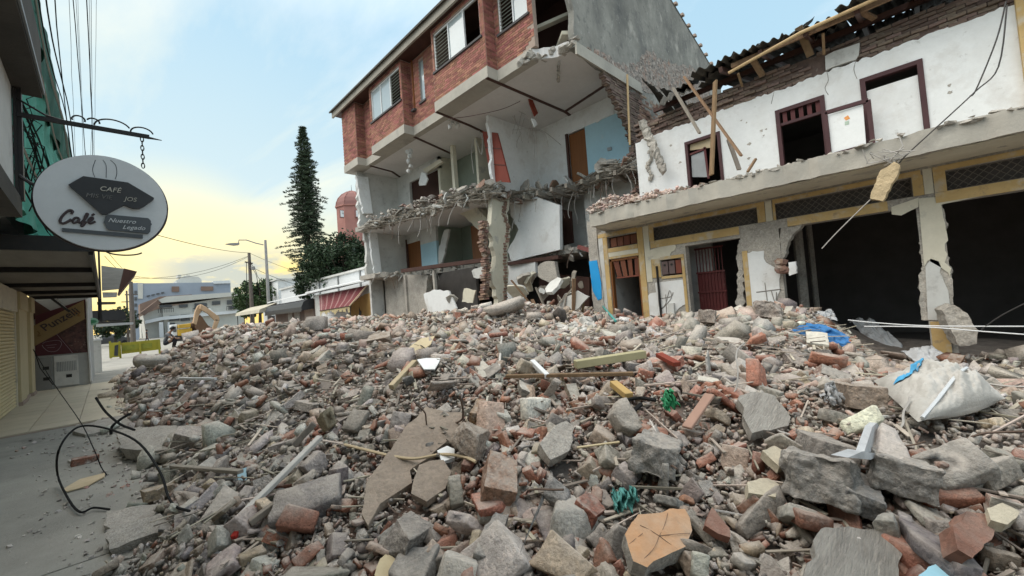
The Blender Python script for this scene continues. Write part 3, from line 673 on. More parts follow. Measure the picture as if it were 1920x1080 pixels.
# windows
def window(i, parts):
    y0, y1, z0, z1 = wins[i]; x = segs[i][2]
    fr = MB()
    for (a, c, d, e) in ((y0, y1, z0, z0 + .05), (y0, y1, z1 - .05, z1), (y0, y0 + .045, z0, z1), (y1 - .045, y1, z0, z1)): fr.box(x + .03, x + .09, a, c, d, e)
    k = len(parts)
    for j in range(1, k):
        yj = y0 + (y1 - y0) * j / k; fr.box(x + .025, x + .095, yj - .025, yj + .025, z0, z1)
    f = fr.build('window', M['frame_white'] if i != 2 else M['grey_metal'], RB)
    for j, kind in enumerate(parts):      # listed from the near end (small y)
        a = y0 + (y1 - y0) * j / k + .03; c = y0 + (y1 - y0) * (j + 1) / k - .03
        if kind == 'g':
            sub(MB().box(x + .055, x + .065, a, c, z0 + .05, z1 - .05).build('pane', M['glass'], RB), f)
        if kind == 'l':
            n = 11
            for q in range(n):
                z = z0 + .08 + (z1 - z0 - .15) * q / (n - 1)
                sub(MB().obox((x + .06, (a + c) / 2, z), (.10, c - a, .012), (0, R(-38), 0)).build('louvre', M['louvre'], RB), f)
        if kind == 'h':
            sub(MB().obox((x + .06, (a + c) / 2 , (z0 + z1) / 2), (.012, c - a, z1 - z0 - .1), (0, 0, R(0))).build('pane', M['glass'], RB), f)
    MB().box(x - .07, x + .03, y0 - .08, y1 + .08, z0 - .07, z0).build('sill', M['sill'], RB)
window(0, ['g', 'l']); window(1, ['o', 'g', 'l']); window(2, ['g']); window(3, ['l', 'g', 'g'])
for (y, x, z) in ((14.40, FXR, 9.9), (17.6, FXR, 9.9)):
    MB().box(x - .05, x - .005, y - .03, y + .03, z, TOP).build('down_pipe', M['brown_door'], RB)
    MB().box(x - .14, x - .005, y - .12, y + .12, z - .10, z - .02).build('pipe_sill', M['sill'], RB)
# eave, roof, top room
MB().box(8.62, 8.70, 6.75, 21.1, 11.86, 12.16).build('fascia', M['fascia'], RB)
MB().box(8.70, 10.2, 6.75, 21.05, 11.955, 12.0).build('eave_soffit', M['dark_wood'], RB)
rf = MB(); rf.prism([(8.52, 6.70, 12.20), (14.0, 6.70, 14.75), (22.5, 6.70, 11.9), (22.5, 6.70, 11.78), (14.0, 6.70, 14.62), (8.52, 6.70, 12.12)], (0, 14.5, 0))
rf.build('roof', M['roof_sheet'], RB)
for k in range(14):
    u = k / 13; x = 14.4 + 8 * u; z = 14.62 - 2.68 * u
    MB().box(x - .09, x + .09, 6.62, 6.80, z + .03, z + .13).build('ridge_tile', M['mortar'], RB)
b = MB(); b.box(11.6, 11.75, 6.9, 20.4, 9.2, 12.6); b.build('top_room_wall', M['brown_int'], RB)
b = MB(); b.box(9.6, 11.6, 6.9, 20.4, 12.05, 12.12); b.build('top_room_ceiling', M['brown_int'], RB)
MB().bar((9.7, 8.6, 10.1), (11.58, 6.95, 11.1), .22, .10).build('ceiling_beam', M['cream_paint'], RB)
MB().bar((11.5, 8.8, 9.9), (9.9, 7.0, 9.45), .25, .10).build('ceiling_beam', M['cream_paint'], RB)
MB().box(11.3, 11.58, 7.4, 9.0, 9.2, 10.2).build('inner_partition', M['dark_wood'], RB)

# ---- floors with broken fronts
def slab(name, edge, back, z0, z1, m, seed, amp=.09):
    pts = edge + back
    pts = ragged(pts, .16, amp, list(range(len(edge) - 1)), seed)
    top = [Vector((p.x, p.y, z1)) for p in pts]
    return MB().prism(top, (0, 0, z0 - z1)).build(name, m, RB)
edgeC = [Vector((9.38, 20.5, 0)), Vector((9.38, 8.05, 0)), Vector((9.55, 7.75, 0)), Vector((9.75, 7.5, 0)), Vector((9.9, 7.1, 0)), Vector((10.0, 6.75, 0))]
slab('floor_slab', edgeC[1:], [Vector((19, 6.75, 0)), Vector((19, 20.5, 0)), edgeC[0]], ZC0 + .004, ZC1, M['ceiling'], 3)
edgeB = [P(a, c, 'z', 6.0) for a, c in [(1181, 300), (1150, 312), (1120, 326), (1085, 344), (1050, 352), (1000, 358), (955, 362), (920, 352), (880, 362), (850, 371), (815, 382), (770, 396), (730, 408), (692, 418)]]
edgeA = [P(a, c, 'z', 3.55) for a, c in [(1108, 464), (1075, 463), (1050, 467), (1000, 476), (950, 488), (900, 493), (850, 500), (800, 506), (750, 510), (702, 512)]]
slab('floor_slab', edgeB, [Vector((9.1, 20.2, 0)), Vector((18, 20.2, 0)), Vector((18, 6.95, 0))], 5.78, 6.0, M['concrete'], 5, .13)
slab('floor_slab', edgeA, [Vector((9.2, 20.2, 0)), Vector((18, 20.2, 0)), Vector((18, 6.95, 0))], 3.33, 3.55, M['concrete'], 6, .11)
b = MB(); e2 = [p + Vector((.35, .2, 0)) for p in edgeB]
b.prism([Vector((p.x, p.y, 5.76)) for p in e2 + [Vector((9.5, 20.15, 0)), Vector((17.9, 20.15, 0)), Vector((17.9, 7.0, 0))]], (0, 0, -.015)); b.build('ceiling_plaster', MC, RB)
# ribs showing under the broken floor on the party wall side
for k in range(9):
    t0 = k / 8
    p = edgeB[0].lerp(edgeB[6], t0); MB().bar((p.x - .05, p.y - .1, 5.70), (p.x + 1.9, p.y + .3, 5.70), .10, .16).build('floor_joist', M['grey_timber'], RB)
# dark grooves on the ceiling where walls have gone
for (a, c) in [((912, 146), (1060, 210)), ((1060, 209), (1150, 150)), ((1060, 210), (1098, 238)), ((818, 210), (880, 235)), ((880, 235), (935, 262)), ((777, 257), (850, 290)), ((694, 311), (735, 322)), ((735, 322), (780, 352))]:
    p, q = P(*a, 'z', 8.85), P(*c, 'z', 8.85); d = (q - p); 
    MB().bar(p, q, .11, .03).build('ceiling_groove', M['dark_wood'] , RB)

# ---- interior walls
def wall_y(name, y, x0, x1, z0, z1, m, t=.14, rag=None, seed=1):
    pts = [Vector((x0, y, z0)), Vector((x1, y, z0)), Vector((x1, y, z1)), Vector((x0, y, z1))]
    if rag: pts = ragged(pts, .18, .07, rag, seed)
    return MB().prism(pts, (0, t, 0)).build(name, m, RB)
def wall_x(name, x, y0, y1, z0, z1, m, t=.14, rag=None, seed=1):
    pts = [Vector((x, y0, z0)), Vector((x, y1, z0)), Vector((x, y1, z1)), Vector((x, y0, z1))]
    if rag: pts = ragged(pts, .18, .07, rag, seed)
    return MB().prism(pts, (t, 0, 0)).build(name, m, RB)
def px_wall(name, pts, axis, v, m, t=.14, rag=None, seed=1, amp=.06, parent=None):
    q = PP(pts, axis, v)
    if rag: q = ragged(q, .16, amp, rag, seed)
    return MB().prism(q, (t, 0, 0) if axis == 'x' else (0, t, 0)).build(name, m, parent or RB)
W = M['white_paint']; GW = M['greyed_white']
# upper exposed floor
wall_y('end_wall', 20.0, 9.25, 11.65, 6.0, 8.86, GW, .22, [3], 2)
px_wall('wall_post', [(668, 330), (690, 332), (699, 400), (682, 400)], 'y', 19.8, W, .18, [3])
wall_x('partition_wall', 11.5, 18.75, 20.0, 6.0, 8.86, GW)
wall_x('partition_wall', 11.5, 16.0, 18.75, 8.3, 8.86, GW)
MB().box(11.62, 11.68, 16.1, 18.7, 6.0, 8.3).build('dark_door', M['brown_int'], RB)
wall_y('partition_wall', 16.0, 11.5, 12.45, 6.0, 8.86, M['cream_paint'])
MB().box(11.22, 11.42, 14.52, 14.70, 6.0, 8.86).build('corner_post', M['cream_paint'], RB)
wall_x('partition_wall', 12.6, 13.4, 16.1, 6.0, 8.86, M['green_paint'])
wall_y('partition_wall', 13.3, 11.6, 12.75, 6.0, 8.86, M['cream_paint'])
wall_y('partition_wall', 11.4, 10.62, 13.35, 6.0, 8.86, W, .14, [3], 4)
wall_x('partition_wall', 13.3, 9.75, 11.4, 6.0, 8.86, W)
wall_x('partition_wall', 13.3, 6.9, 9.75, 8.15, 8.86, W)
wall_x('partition_wall', 13.3, 6.9, 8.9, 6.0, 8.15, M['blue_paint'])
px_wall('plaster_patch', [(1116, 200), (1150, 184), (1151, 214), (1133, 220), (1118, 231)], 'x', 13.27, W, .025)
MB().box(13.34, 13.40, 8.9, 9.7, 6.0, 8.1).build('room_door', M['brown_door'], RB)
MB().box(13.22, 13.3, 9.70, 9.80, 6.0, 8.15).build('door_post', M['dark_wood'], RB)
px_wall('wall_socket', [(1138, 277), (1146, 275), (1147, 281), (1139, 283)], 'x', 13.26, M['grey_metal'], .03)
# stairs with dark edge in the stairwell
for k in range(7):
    MB().box(12.05 , 12.6, 13.55 + k * .3, 13.85 + k * .3, 6.0, 7.3 - k * .19).build('stair_step', M['green_paint'], RB)
# lower exposed floor
wall_y('end_wall', 20.0, 9.5, 11.95, 3.55, 5.78, GW, .22, [3], 8)
px_wall('wall_post', [(690, 425), (706, 428), (716, 512), (703, 512)], 'y', 19.8, W, .18, [3])
wall_x('partition_wall', 11.8, 17.1, 18.55, 3.55, 5.0, M['blue_paint'])
wall_x('partition_wall', 11.8, 17.1, 18.55, 5.0, 5.78, GW)
wall_x('partition_wall', 11.8, 18.55, 20.0, 5.25, 5.78, GW)
MB().box(11.85, 11.92, 18.6, 19.95, 3.55, 5.25).build('room_door', M['brown_door'], RB)
MB().box(11.78, 11.86, 19.85, 19.99, 3.55, 5.5).build('door_post', M['dark_wood'], RB)
wall_x('partition_wall', 13.4, 12.5, 17.2, 3.55, 5.78, M['green_paint'])
wall_y('partition_wall', 17.1, 11.94, 13.5, 3.55, 5.78, M['green_paint'])
MB().box(12.5, 12.57, 14.3, 15.2, 3.55, 5.4).build('room_door', M['brown_door'], RB)
px_wall('torn_wall', [(822, 470), (833, 432), (842, 430), (828, 500), (822, 502)], 'x', 11.78, GW, .1, [0, 1, 2])
px_wall('stair_soffit', [(846, 388), (888, 381), (905, 402), (918, 416), (919, 442), (900, 432), (868, 404)], 'x', 11.3, M['cream_paint'], .8, [4, 5, 6])
wall_x('partition_wall', 14.2, 9.2, 12.6, 3.55, 5.78, GW)
px_wall('partition_wall', [(953, 371), (1002, 368), (1049, 385), (1050, 468), (1000, 480), (960, 490), (951, 472), (972, 430), (957, 402)], 'x', 12.2, W, .16, [0, 5, 6, 7, 8], 9)
px_wall('room_door', [(1053, 392), (1071, 396), (1075, 455), (1057, 460)], 'x', 13.3, M['brown_int'], .06)
wall_x('partition_wall', 13.45, 6.95, 9.3, 3.55, 5.78, GW)
# the cream partition running down two storeys, its brick ends torn
q = ragged(PP([(924, 372), (958, 368), (950, 400), (958, 430), (950, 470), (953, 520), (948, 560), (955, 596), (928, 600), (934, 560), (922, 520), (930, 480), (918, 430)], 'y', 11.5), .15, .06, None, 12)
MB().prism(q, (0, .24, 0)).build('cross_wall', M['cream_paint'], RB)
OB = MB()
def brick_run(pxs, y, n, w_, seed):
    rr = random.Random(seed)
    for k in range(n):
        u = k / max(1, n - 1); i = min(len(pxs) - 2, int(u * (len(pxs) - 1))); f = u * (len(pxs) - 1) - i
        a = pxs[i][0] + (pxs[i + 1][0] - pxs[i][0]) * f; c = pxs[i][1] + (pxs[i + 1][1] - pxs[i][1]) * f
        p = P(a, c, 'y', y)
        for j in range(w_):
            OB.obox(p + Vector((j * .125 + rr.uniform(-.05, .05), .1 + rr.uniform(-.04, .04), 0)), (.13, .24, .066), (rr.uniform(-.03, .03), rr.uniform(-.04, .04), rr.uniform(-.12, .12)))
brick_run([(908, 415), (906, 450), (912, 480), (912, 520), (908, 560)], 11.5, 37, 2, 1)
brick_run([(948, 378), (945, 400), (954, 430), (947, 470), (949, 520), (947, 570)], 11.45, 44, 1, 2)
stuff(OB.build('torn_brickwork', M['old_brick_i'], RB))
# ground storey
px_wall('ground_wall', [(707, 514), (802, 516), (798, 560), (806, 600), (800, 640), (712, 640)], 'x', 10.4, M['concrete'], .3, [1, 2], 13)
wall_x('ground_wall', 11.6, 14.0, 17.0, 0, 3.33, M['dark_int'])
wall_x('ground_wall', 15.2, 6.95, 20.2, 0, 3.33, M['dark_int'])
wall_y('ground_wall', 20.0, 10.4, 15.3, 0, 3.33, M['concrete'])
for (px, py0, py1) in ((758, 515, 600), (812, 512, 570)):
    p = P(px, py0, 'x', 10.3); MB().box(p.x, p.x + .12, p.y - .07, p.y + .07, 0, 3.33).build('ground_pier', M['concrete'], RB)
px_wall('ground_wall', [(951, 490), (1003, 487), (1004, 512), (988, 535), (982, 560), (990, 590), (950, 596)], 'x', 11.9, W, .16, [2, 3, 4], 14)
px_wall('ground_wall', [(1012, 520), (1060, 515), (1105, 520), (1105, 590), (1008, 592)], 'x', 13.2, M['dark_wood'], .16, [0, 4], 15)
MB().bar(P(755, 508, 'x', 9.9), P(905, 488, 'x', 10.9), .22, .16).build('broken_beam', M['dark_wood'], RB)
MB().bar(P(1085, 463, 'x', 12.4), P(1108, 470, 'x', 12.4), .16, .14).build('tile_fragment', M['facing_brick_o'], RB)
MB().bar(P(952, 495, 'x', 11.8), P(1050, 482, 'x', 12.2), .28, .14).build('broken_beam', M['dark_wood'], RB)
# dark room linings so that no daylight leaks in from behind
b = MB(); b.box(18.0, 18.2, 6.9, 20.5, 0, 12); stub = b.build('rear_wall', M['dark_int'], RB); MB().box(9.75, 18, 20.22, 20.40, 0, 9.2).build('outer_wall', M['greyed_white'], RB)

# ---- gable wall across the right end
gp = [(9.82, 6.70, 8.84), (9.92, 6.70, 9.7), (9.84, 6.70, 10.6), (9.98, 6.70, 11.6), (9.9, 6.7, 12.75), (14.0, 6.70, 14.6), (22.3, 6.70, 11.85), (22.3, 6.70, 5.0), (14.6, 6.70, 5.0), (14.55, 6.70, 7.9), (13.6, 6.70, 8.3), (12.6, 6.7, 8.7), (11.4, 6.7, 8.75)]
q = ragged(gp, .2, .05, [0, 1, 2, 3, 8, 9, 10, 11, 12], 21)
gw = MB().prism(q, (0, .2, 0)).build('gable_wall', M['gable'], RB)
q = ragged([Vector((9.85, 6.64, 8.62)), Vector((9.85, 6.64, 8.98)), Vector((13.6, 6.64, 8.99)), Vector((13.7, 6.64, 8.62))], .3, .03, [0, 2], 3)
MB().prism(q, (0, .06, 0)).build('edge_beam', M['concrete_band'], RB)
q = ragged([Vector((P(a, c, 'y', 6.688))) for a, c in [(1092, 90), (1130, 98), (1180, 128), (1215, 95), (1262, 120), (1300, 128), (1330, 165), (1332, 235), (1275, 200), (1225, 178), (1150, 132)]], .18, .14, None, 44)
roughen(MB().prism(q, (0, .010, 0)).build('bare_masonry', mat('bare_masonry', (.40, .355, .315), .95, (.22, .195, .175), 6, 1.0, 1.0, 22, spots=[((.32, .20, .15), 4, .5, .62, .6), ((.14, .13, .12), 11, .55, .66, .7)], speck=(16, .6)), RB), .12, .03, False, 6)
# exposed brick of the party wall below the beam, stepped where it broke
rr = random.Random(5); base = MB(); oneb = []
for r in range(74):
    z = 3.0 + r * .077
    xs = 12.75 + .12 * math.sin(r * .7) if z < 7.0 else 12.75 - (z - 7.0) * .95
    xs += rr.choice([0, .12, .06, -.06]); x = xs
    xend = 15.5
    base.box(xs + .06, 16.0, 6.74, 6.86, z, z + .077)
    while x < xend and z < 8.62:
        oneb.append((x, z + .005)); x += .252
oneb.sort(key=lambda t_: t_[0] - .3 * t_[1])
base.build('party_wall', M['mortar'], RB)
b = MB()
for k, (x, z) in enumerate(oneb[130:]): j = rr.uniform(0, .03); b.box(x, x + .24, 6.715 - j, 6.89, z, z + .065)
stuff(b.build('party_brickwork', M['old_brick_i'], RB))
q0 = None
for (x, z) in oneb[:130]:
    if q0 is None: q0 = MB().box(0, .24, 0, .18, 0, .065).build('brick', M['old_brick'], RB, origin=(0, 0, 0)); o = q0
    else: o = copy_of(q0, RB)
    o.location = Vector((x, 6.715 - rr.uniform(0, .03), z)) - Vector(RB['_o'])
MB().tube([P(1176, 140, 'y', 6.5), P(1178, 200, 'y', 6.5), P(1181, 272, 'y', 6.5)], .035, 6).build('vent_pipe', M['bamboo'], RB)
# broken concrete lip over the top opening
def rock_hull(c, size, seed, n=16):
    rr = random.Random(seed); bm = bmesh.new()
    for _ in range(n):
        v = Vector((rr.uniform(-1, 1), rr.uniform(-1, 1), rr.uniform(-1, 1)))
        v = v.normalized() * rr.uniform(.75, 1)
        bm.verts.new(Vector(c) + Vector((v.x * size[0], v.y * size[1], v.z * size[2])))
    r = bmesh.ops.convex_hull(bm, input=bm.verts)
    for v in [v for v in bm.verts if not v.link_faces]: bm.verts.remove(v)
    bm.verts.index_update()
    out = ([tuple(v.co) for v in bm.verts], [tuple(v.index for v in f.verts) for f in bm.faces]); bm.free(); return out
b = MB(); rr = random.Random(9)
lip = [P(978, 112, 'z', 8.9), P(1000, 105, 'z', 9.0), P(1030, 108, 'z', 9.0), P(1060, 90, 'z', 9.05), P(1085, 80, 'z', 9.0)]
for k in range(26):
    u = rr.random() * 3.999; i = int(u); p = lip[i].lerp(lip[i + 1], u - i) + Vector((rr.uniform(-.12, .12), rr.uniform(-.12, .12), rr.uniform(-.12, .1)))
    b.add(*rock_hull(p, (rr.uniform(.1, .3), rr.uniform(.1, .26), rr.uniform(.06, .18)), k + 60))
for k in range(5): b.add(*rock_hull(P(1047, 118 + k * 8, 'z', 8.8) , (.07, .07, .13), k + 90, 12))
stuff(b.build('broken_lip', M['concrete'], RB))
# rubble lying along the broken floor edges
def edge_debris(edge, z, dens, name, seed, m, smin=.05, smax=.2, up=.2):
    rr = random.Random(seed); b = MB(); k = 0
    for i in range(len(edge) - 1):
        a, c = edge[i], edge[i + 1]; n = int((c - a).length * dens)
        for _ in range(n):
            p = a.lerp(c, rr.random())
            if noise.noise((p.y * 1.3 + seed, seed, 0)) < -.12 and rr.random() < .8: continue
            s = rr.uniform(smin, smax) * (1 if rr.random() < .8 else 1.5); k += 1
            b.add(*rock_hull((p.x + rr.uniform(-.08, .5), p.y + rr.uniform(-.1, .3), z + rr.uniform(-.12, up)), (s * rr.uniform(.6, 1.3), s * rr.uniform(.6, 1.3), s * rr.uniform(.4, .8)), seed * 1000 + k, 10))
    return stuff(b.build(name, m, RB))
M['debris_mix'] = mat('mixed_debris', (0.46, 0.42, 0.38), 0.95, (0.30, 0.27, 0.245), 3, .8, .5, 25, island=.35, spots=[((0.36, 0.18, 0.12), 1.3, .56, .64, .7)])
edge_debris(edgeB[8:], 6.12, 44, 'edge_debris', 1, M['debris_mix'], .04, .17, .26)
edge_debris(edgeB, 5.82, 26, 'edge_debris', 11, M['concrete'], .05, .20, .1)
edge_debris(edgeB[:9], 5.95, 26, 'edge_debris', 2, M['concrete'], .05, .2, .15)
edge_debris(edgeA, 3.46, 40, 'edge_debris', 3, M['concrete'], .04, .15, .12)
# broken plates of slab and plaster still caught along the torn edge
rr = random.Random(61)
for k in range(52):
    u = rr.random() * 12.99; i = int(u); p = edgeB[i].lerp(edgeB[i + 1], u - i); s = rr.uniform(.18, .42)
    pts = [Vector((math.cos(a) * s * rr.uniform(.5, 1), math.sin(a) * s * rr.uniform(.5, 1), 0)) for a in np.arange(0, 6.2, .9)]
    mr = Euler((rr.gauss(0, .7), rr.gauss(.3, .6), rr.uniform(0, 6))).to_matrix(); c = Vector((p.x + rr.uniform(-.1, .15), p.y, rr.uniform(5.6, 6.25)))
    o = MB().prism([c + mr @ v for v in pts], mr @ Vector((0, 0, rr.uniform(.04, .10)))).build('slab_fragment', rr.choice([M['concrete'], M['concrete'], M['greyed_white'], M['old_brick_i']]), RB); roughen(o, .09, .02, True, 5)
for k in range(18):
    u = rr.random() * 8.99; i = int(u); p = edgeA[i].lerp(edgeA[i + 1], u - i); s = rr.uniform(.15, .36)
    pts = [Vector((math.cos(a) * s * rr.uniform(.5, 1), math.sin(a) * s * rr.uniform(.5, 1), 0)) for a in np.arange(0, 6.2, .9)]
    mr = Euler((rr.gauss(0, .7), rr.gauss(.4, .6), rr.uniform(0, 6))).to_matrix(); c = Vector((p.x + rr.uniform(-.1, .15), p.y, rr.uniform(3.1, 3.65)))
    o = MB().prism([c + mr @ v for v in pts], mr @ Vector((0, 0, rr.uniform(.04, .10)))).build('slab_fragment', rr.choice([M['concrete'], M['greyed_white']]), RB); roughen(o, .09, .02, True, 5)
# twisted strips and torn reed lath hanging along the floor edges
b = MB(); rr = random.Random(31)
for k in range(230):
    u = rr.random() * 12.99; i = int(u); p = edgeB[i].lerp(edgeB[i + 1], u - i); p.z = rr.uniform(5.62, 6.05)
    d = (edgeB[min(i + 1, 13)] - edgeB[i]).normalized(); l = rr.uniform(.4, 1.5); p.x -= rr.uniform(0, .2)
    q = p + d * l * .5 + Vector((0, 0, rr.uniform(-.1, .1)))
    b.tube([p - d * l * .5 + Vector((0, 0, rr.uniform(-.15, .12))), p + Vector((rr.uniform(-.1, .1), 0, rr.uniform(-.08, .08))), q], rr.uniform(.012, .03), 4)
stuff(b.build('torn_lath', M['grey_timber'], RB))
# hanging reinforcement and cables
rr = random.Random(77)
def hanging(name, start, l, m, r=.010, curl=.3):
    pts = [Vector(start)]; d = Vector((rr.uniform(-.6, .2), rr.uniform(-.7, .5), rr.uniform(-.5, .4)))
    for i in range(9):
        d += Vector((rr.uniform(-curl, curl), rr.uniform(-curl, curl), -.38)); d.normalize(); pts.append(pts[-1] + d * l / 9)
    MB().tube(pts, r, 5).build(name, m, RB)
for k in range(46):
    i = rr.randrange(13); p = edgeB[i].lerp(edgeB[i + 1], rr.random()); p.z = 5.9
    hanging('hanging_bar', p, rr.uniform(.5, 1.6), M['wire_pale'] if k % 3 else M['rebar'], rr.choice([.008, .011, .015]))
for k in range(24):
    i = rr.randrange(9); p = edgeA[i].lerp(edgeA[i + 1], rr.random()); p.z = 3.45
    hanging('hanging_bar', p, rr.uniform(.4, 1.2), M['wire_pale'] if k % 3 else M['rebar'], rr.choice([.008, .012, .016]))
for k in range(7):
    hanging('hanging_bar', P(rr.uniform(960, 1010), rr.uniform(205, 225), 'z', 8.84), rr.uniform(.5, 1.6), M['wire_pale'], .010, .45)
for s in ([(960, 244), (1000, 242), (1022, 252), (1028, 275)], [(975, 240), (1015, 244), (1052, 272)], [(1001, 247), (1003, 270), (1002, 296)], [(845, 222), (880, 218), (940, 205), (975, 190)], [(975, 190), (976, 172)]):
    stroke('hanging_cable', [P(a, c, 'y', 9.9) for a, c in s], .010, M['wire_pale'] if s[0][0] > 900 else M['dark_wood'], RB, 5)
for s in ([(905, 250), (903, 290), (890, 260), (884, 285), (888, 325)], [(898, 245), (905, 262), (903, 290)]):
    stroke('hanging_cable', [P(a, c, 'x', 10.7) for a, c in s], .011, M['wire_pale'], RB, 5)
px_wall('hanging_strip', [(990, 175), (996, 180), (1009, 212), (1003, 218), (994, 195)], 'y', 9.6, M['panel_red'], .05)
px_wall('hanging_strip', [(997, 222), (1003, 224), (1008, 233), (1003, 238)], 'y', 9.6, W, .05)
# concrete stub left hanging from a ceiling
b = MB()
for k, (px, py) in enumerate([(841, 221), (850, 228), (843, 238), (858, 236), (870, 222), (764, 285), (768, 292), (765, 303), (770, 312), (766, 322), (770, 284)]):
    b.add(*rock_hull(P(px, py, 'y', 12.6 if px > 800 else 15.5), (.13, .12, .16), k + 300, 12))
stuff(b.build('hanging_concrete', M['greyed_white'], RB))
px_wall('fallen_lintel', [(793, 318), (824, 298), (829, 303), (799, 324)], 'x', 11.2, M['cream_paint'], .15)
px_wall('plaster_flake', [(785, 343), (790, 322), (797, 325), (802, 336), (797, 347), (786, 348)], 'x', 11.0, W, .06)
# leaning red brown panel
t = thing('door_panel', P(935, 342, 'x', 10.75), 'red brown door panel leaning at the broken floor edge of the upper room', 'panel')
pp = PP([(904, 246), (932, 249), (956, 342), (921, 340)], 'x', 10.75)
MB().prism(pp, (.06, 0, 0)).build('board', M['panel_red'], t)
for f in (.33, .66):
    MB().bar(pp[0].lerp(pp[3], f) - Vector((.01, 0, 0)), pp[1].lerp(pp[2], f) - Vector((.01, 0, 0)), .03, .02).build('batten', M['dark_wood'], t)
# ================================================================== WHITE BUILDING ON THE RIGHT
GX, UX, SX = 10.5, 11.5, 9.37
WB = thing('white_building', (11, 2.5, 0), 'two storey white building with ochre trim, stripped roof and concrete balcony slab', 'building')
YB = -4.0
Yp = lambda px, py, x: P(px, py, 'x', x).y
Zp = lambda px, py, x: P(px, py, 'x', x).z
def rect(name, x, y0, y1, z0, z1, m, t=.02, parent=None): return MB().box(x, x + t, min(y0, y1), max(y0, y1), z0, z1).build(name, m, parent or WB)
# openings on the ground floor (y0 < y1)
D1 = (5.62, 6.56, 0, 2.66); TR1 = (5.62, 6.56, 2.99, 3.30)
D2 = (3.05, 4.33, 0, 2.72); B1 = (0.13, 2.28, 0, 2.80); B2 = (-3.6, -0.20, 0, 2.80)
G1 = (2.66, 5.25, 2.99, 3.34); G2 = (0.15, 2.33, 2.99, 3.34); G3 = (-3.6, -0.20, 2.99, 3.34)
MT = (4.46, 5.0, 2.02, 2.44)
def wall_holes(name, x, t, y0, y1, z0, z1, holes, m):
    ys = sorted({y0, y1, *[h[0] for h in holes], *[h[1] for h in holes]}); zs = sorted({z0, z1, *[h[2] for h in holes], *[h[3] for h in holes]})
    b = MB()
    for i in range(len(ys) - 1):
        run = None
        for j in range(len(zs) - 1):
            ym, zm = (ys[i] + ys[i + 1]) / 2, (zs[j] + zs[j + 1]) / 2
            solid = not any(h[0] < ym < h[1] and h[2] < zm < h[3] for h in holes)
            if solid:
                if run is None: run = zs[j]
            if run is not None and (not solid or j == len(zs) - 2):
                b.box(x, x + t, ys[i], ys[i + 1], run, zs[j + 1] if solid else zs[j]); run = None
    return b.build(name, m, WB)
wall_holes('ground_wall', GX, .22, YB, 6.88, 0, 3.5, [D1, TR1, D2, B1, B2, G1, G2, G3, MT], M['concrete'])
# plaster skins (20 mm proud) with broken outlines
def skin(pts, m, seed, rag=None, t=.018, x=GX, amp=.035, name='plaster'):
    q = PP(pts, 'x', x - t)
    if rag: q = ragged(q, .09, amp, rag, seed)
    return MB().prism(q, (t - .002, 0, 0)).build(name, m, WB)
CR = M['cream_paint']; YP = M['yellow_paint']
def yrect(y0, y1, z0, z1, m=YP, t=.028, name='ochre_trim'): return rect(name, GX - t, y0, y1, z0, z1, m, t - .002)
yrect(6.72, 6.87, .3, 3.36, M['greyed_white'], .02, 'plaster')
yrect(6.57, 6.71, .3, 3.32); yrect(5.44, 5.61, .3, 3.42); yrect(5.62, 6.87, 3.33, 3.44); yrect(5.62, 6.56, 2.86, 2.98); yrect(5.62, 6.56, 2.67, 2.73)
yrect(5.62, 6.56, 2.735, 2.855, M['cream_paint'], .022, 'plaster')
yrect(5.27, 5.43, 1.9, 3.42, M['cream_paint'], .02, 'plaster')
yrect(2.5, 5.26, 3.35, 3.44); yrect(5.13, 5.26, 2.99, 3.348); yrect(2.5, 2.65, 2.99, 3.348)
yrect(3.06, 5.24, 2.80, 2.985); yrect(2.36, 2.49, 2.99, 3.44, M['cream_paint'], .02, 'plaster')
yrect(0.02, 2.34, 3.35, 3.44); yrect(2.30, 2.345, 2.99, 3.348); yrect(0.0, 0.14, 2.99, 3.348); yrect(0.5, 2.10, 2.805, 2.985)
yrect(-0.12, -0.005, 2.99, 3.44, M['cream_paint'], .02, 'plaster')
yrect(YB, -0.13, 3.35, 3.44); yrect(-0.28, -0.13, 2.99, 3.348); yrect(YB, -.13, 2.805, 2.985)
skin([(1215, 470), (1262, 455), (1268, 462), (1256, 478), (1258, 482), (1218, 490)], CR, 1, [1, 2, 3, 4])
yrect(5.02, 5.26, 2.0, 2.50); yrect(4.38, 5.0, 2.45, 2.53); yrect(4.38, 4.45, 1.05, 2.44); yrect(4.45, 5.01, 1.95, 2.015)
skin([(1228, 530), (1280, 524), (1286, 570), (1262, 590), (1236, 600)], M['white_paint'], 2, [2, 3])
skin([(1214, 555), (1230, 548), (1236, 605), (1220, 612)], M['white_paint'], 3, [0])
skin([(1396, 475), (1432, 470), (1436, 492), (1450, 500), (1462, 508), (1462, 545), (1452, 590), (1462, 605), (1408, 606)], M['white_paint'], 4, [0, 1, 2, 3, 4, 5, 6])
yrect(2.93, 3.035, .6, 2.40)
skin([(1671, 388), (1718, 372), (1722, 370), (1722, 388), (1690, 404), (1672, 402)], CR, 5, [3, 4])
skin([(1722, 372), (1850, 362), (1900, 356), (1850, 366), (1770, 382), (1764, 384), (1776, 440), (1772, 470), (1782, 520), (1740, 488), (1733, 500)], CR, 6, [5, 6, 7, 8])
skin([(1735, 500), (1745, 485), (1760, 490), (1768, 520), (1778, 545), (1784, 600), (1740, 600)], M['greyed_white'], 7, [0, 1, 2, 3])
yrect(-0.12, 0.11, .1, .72)
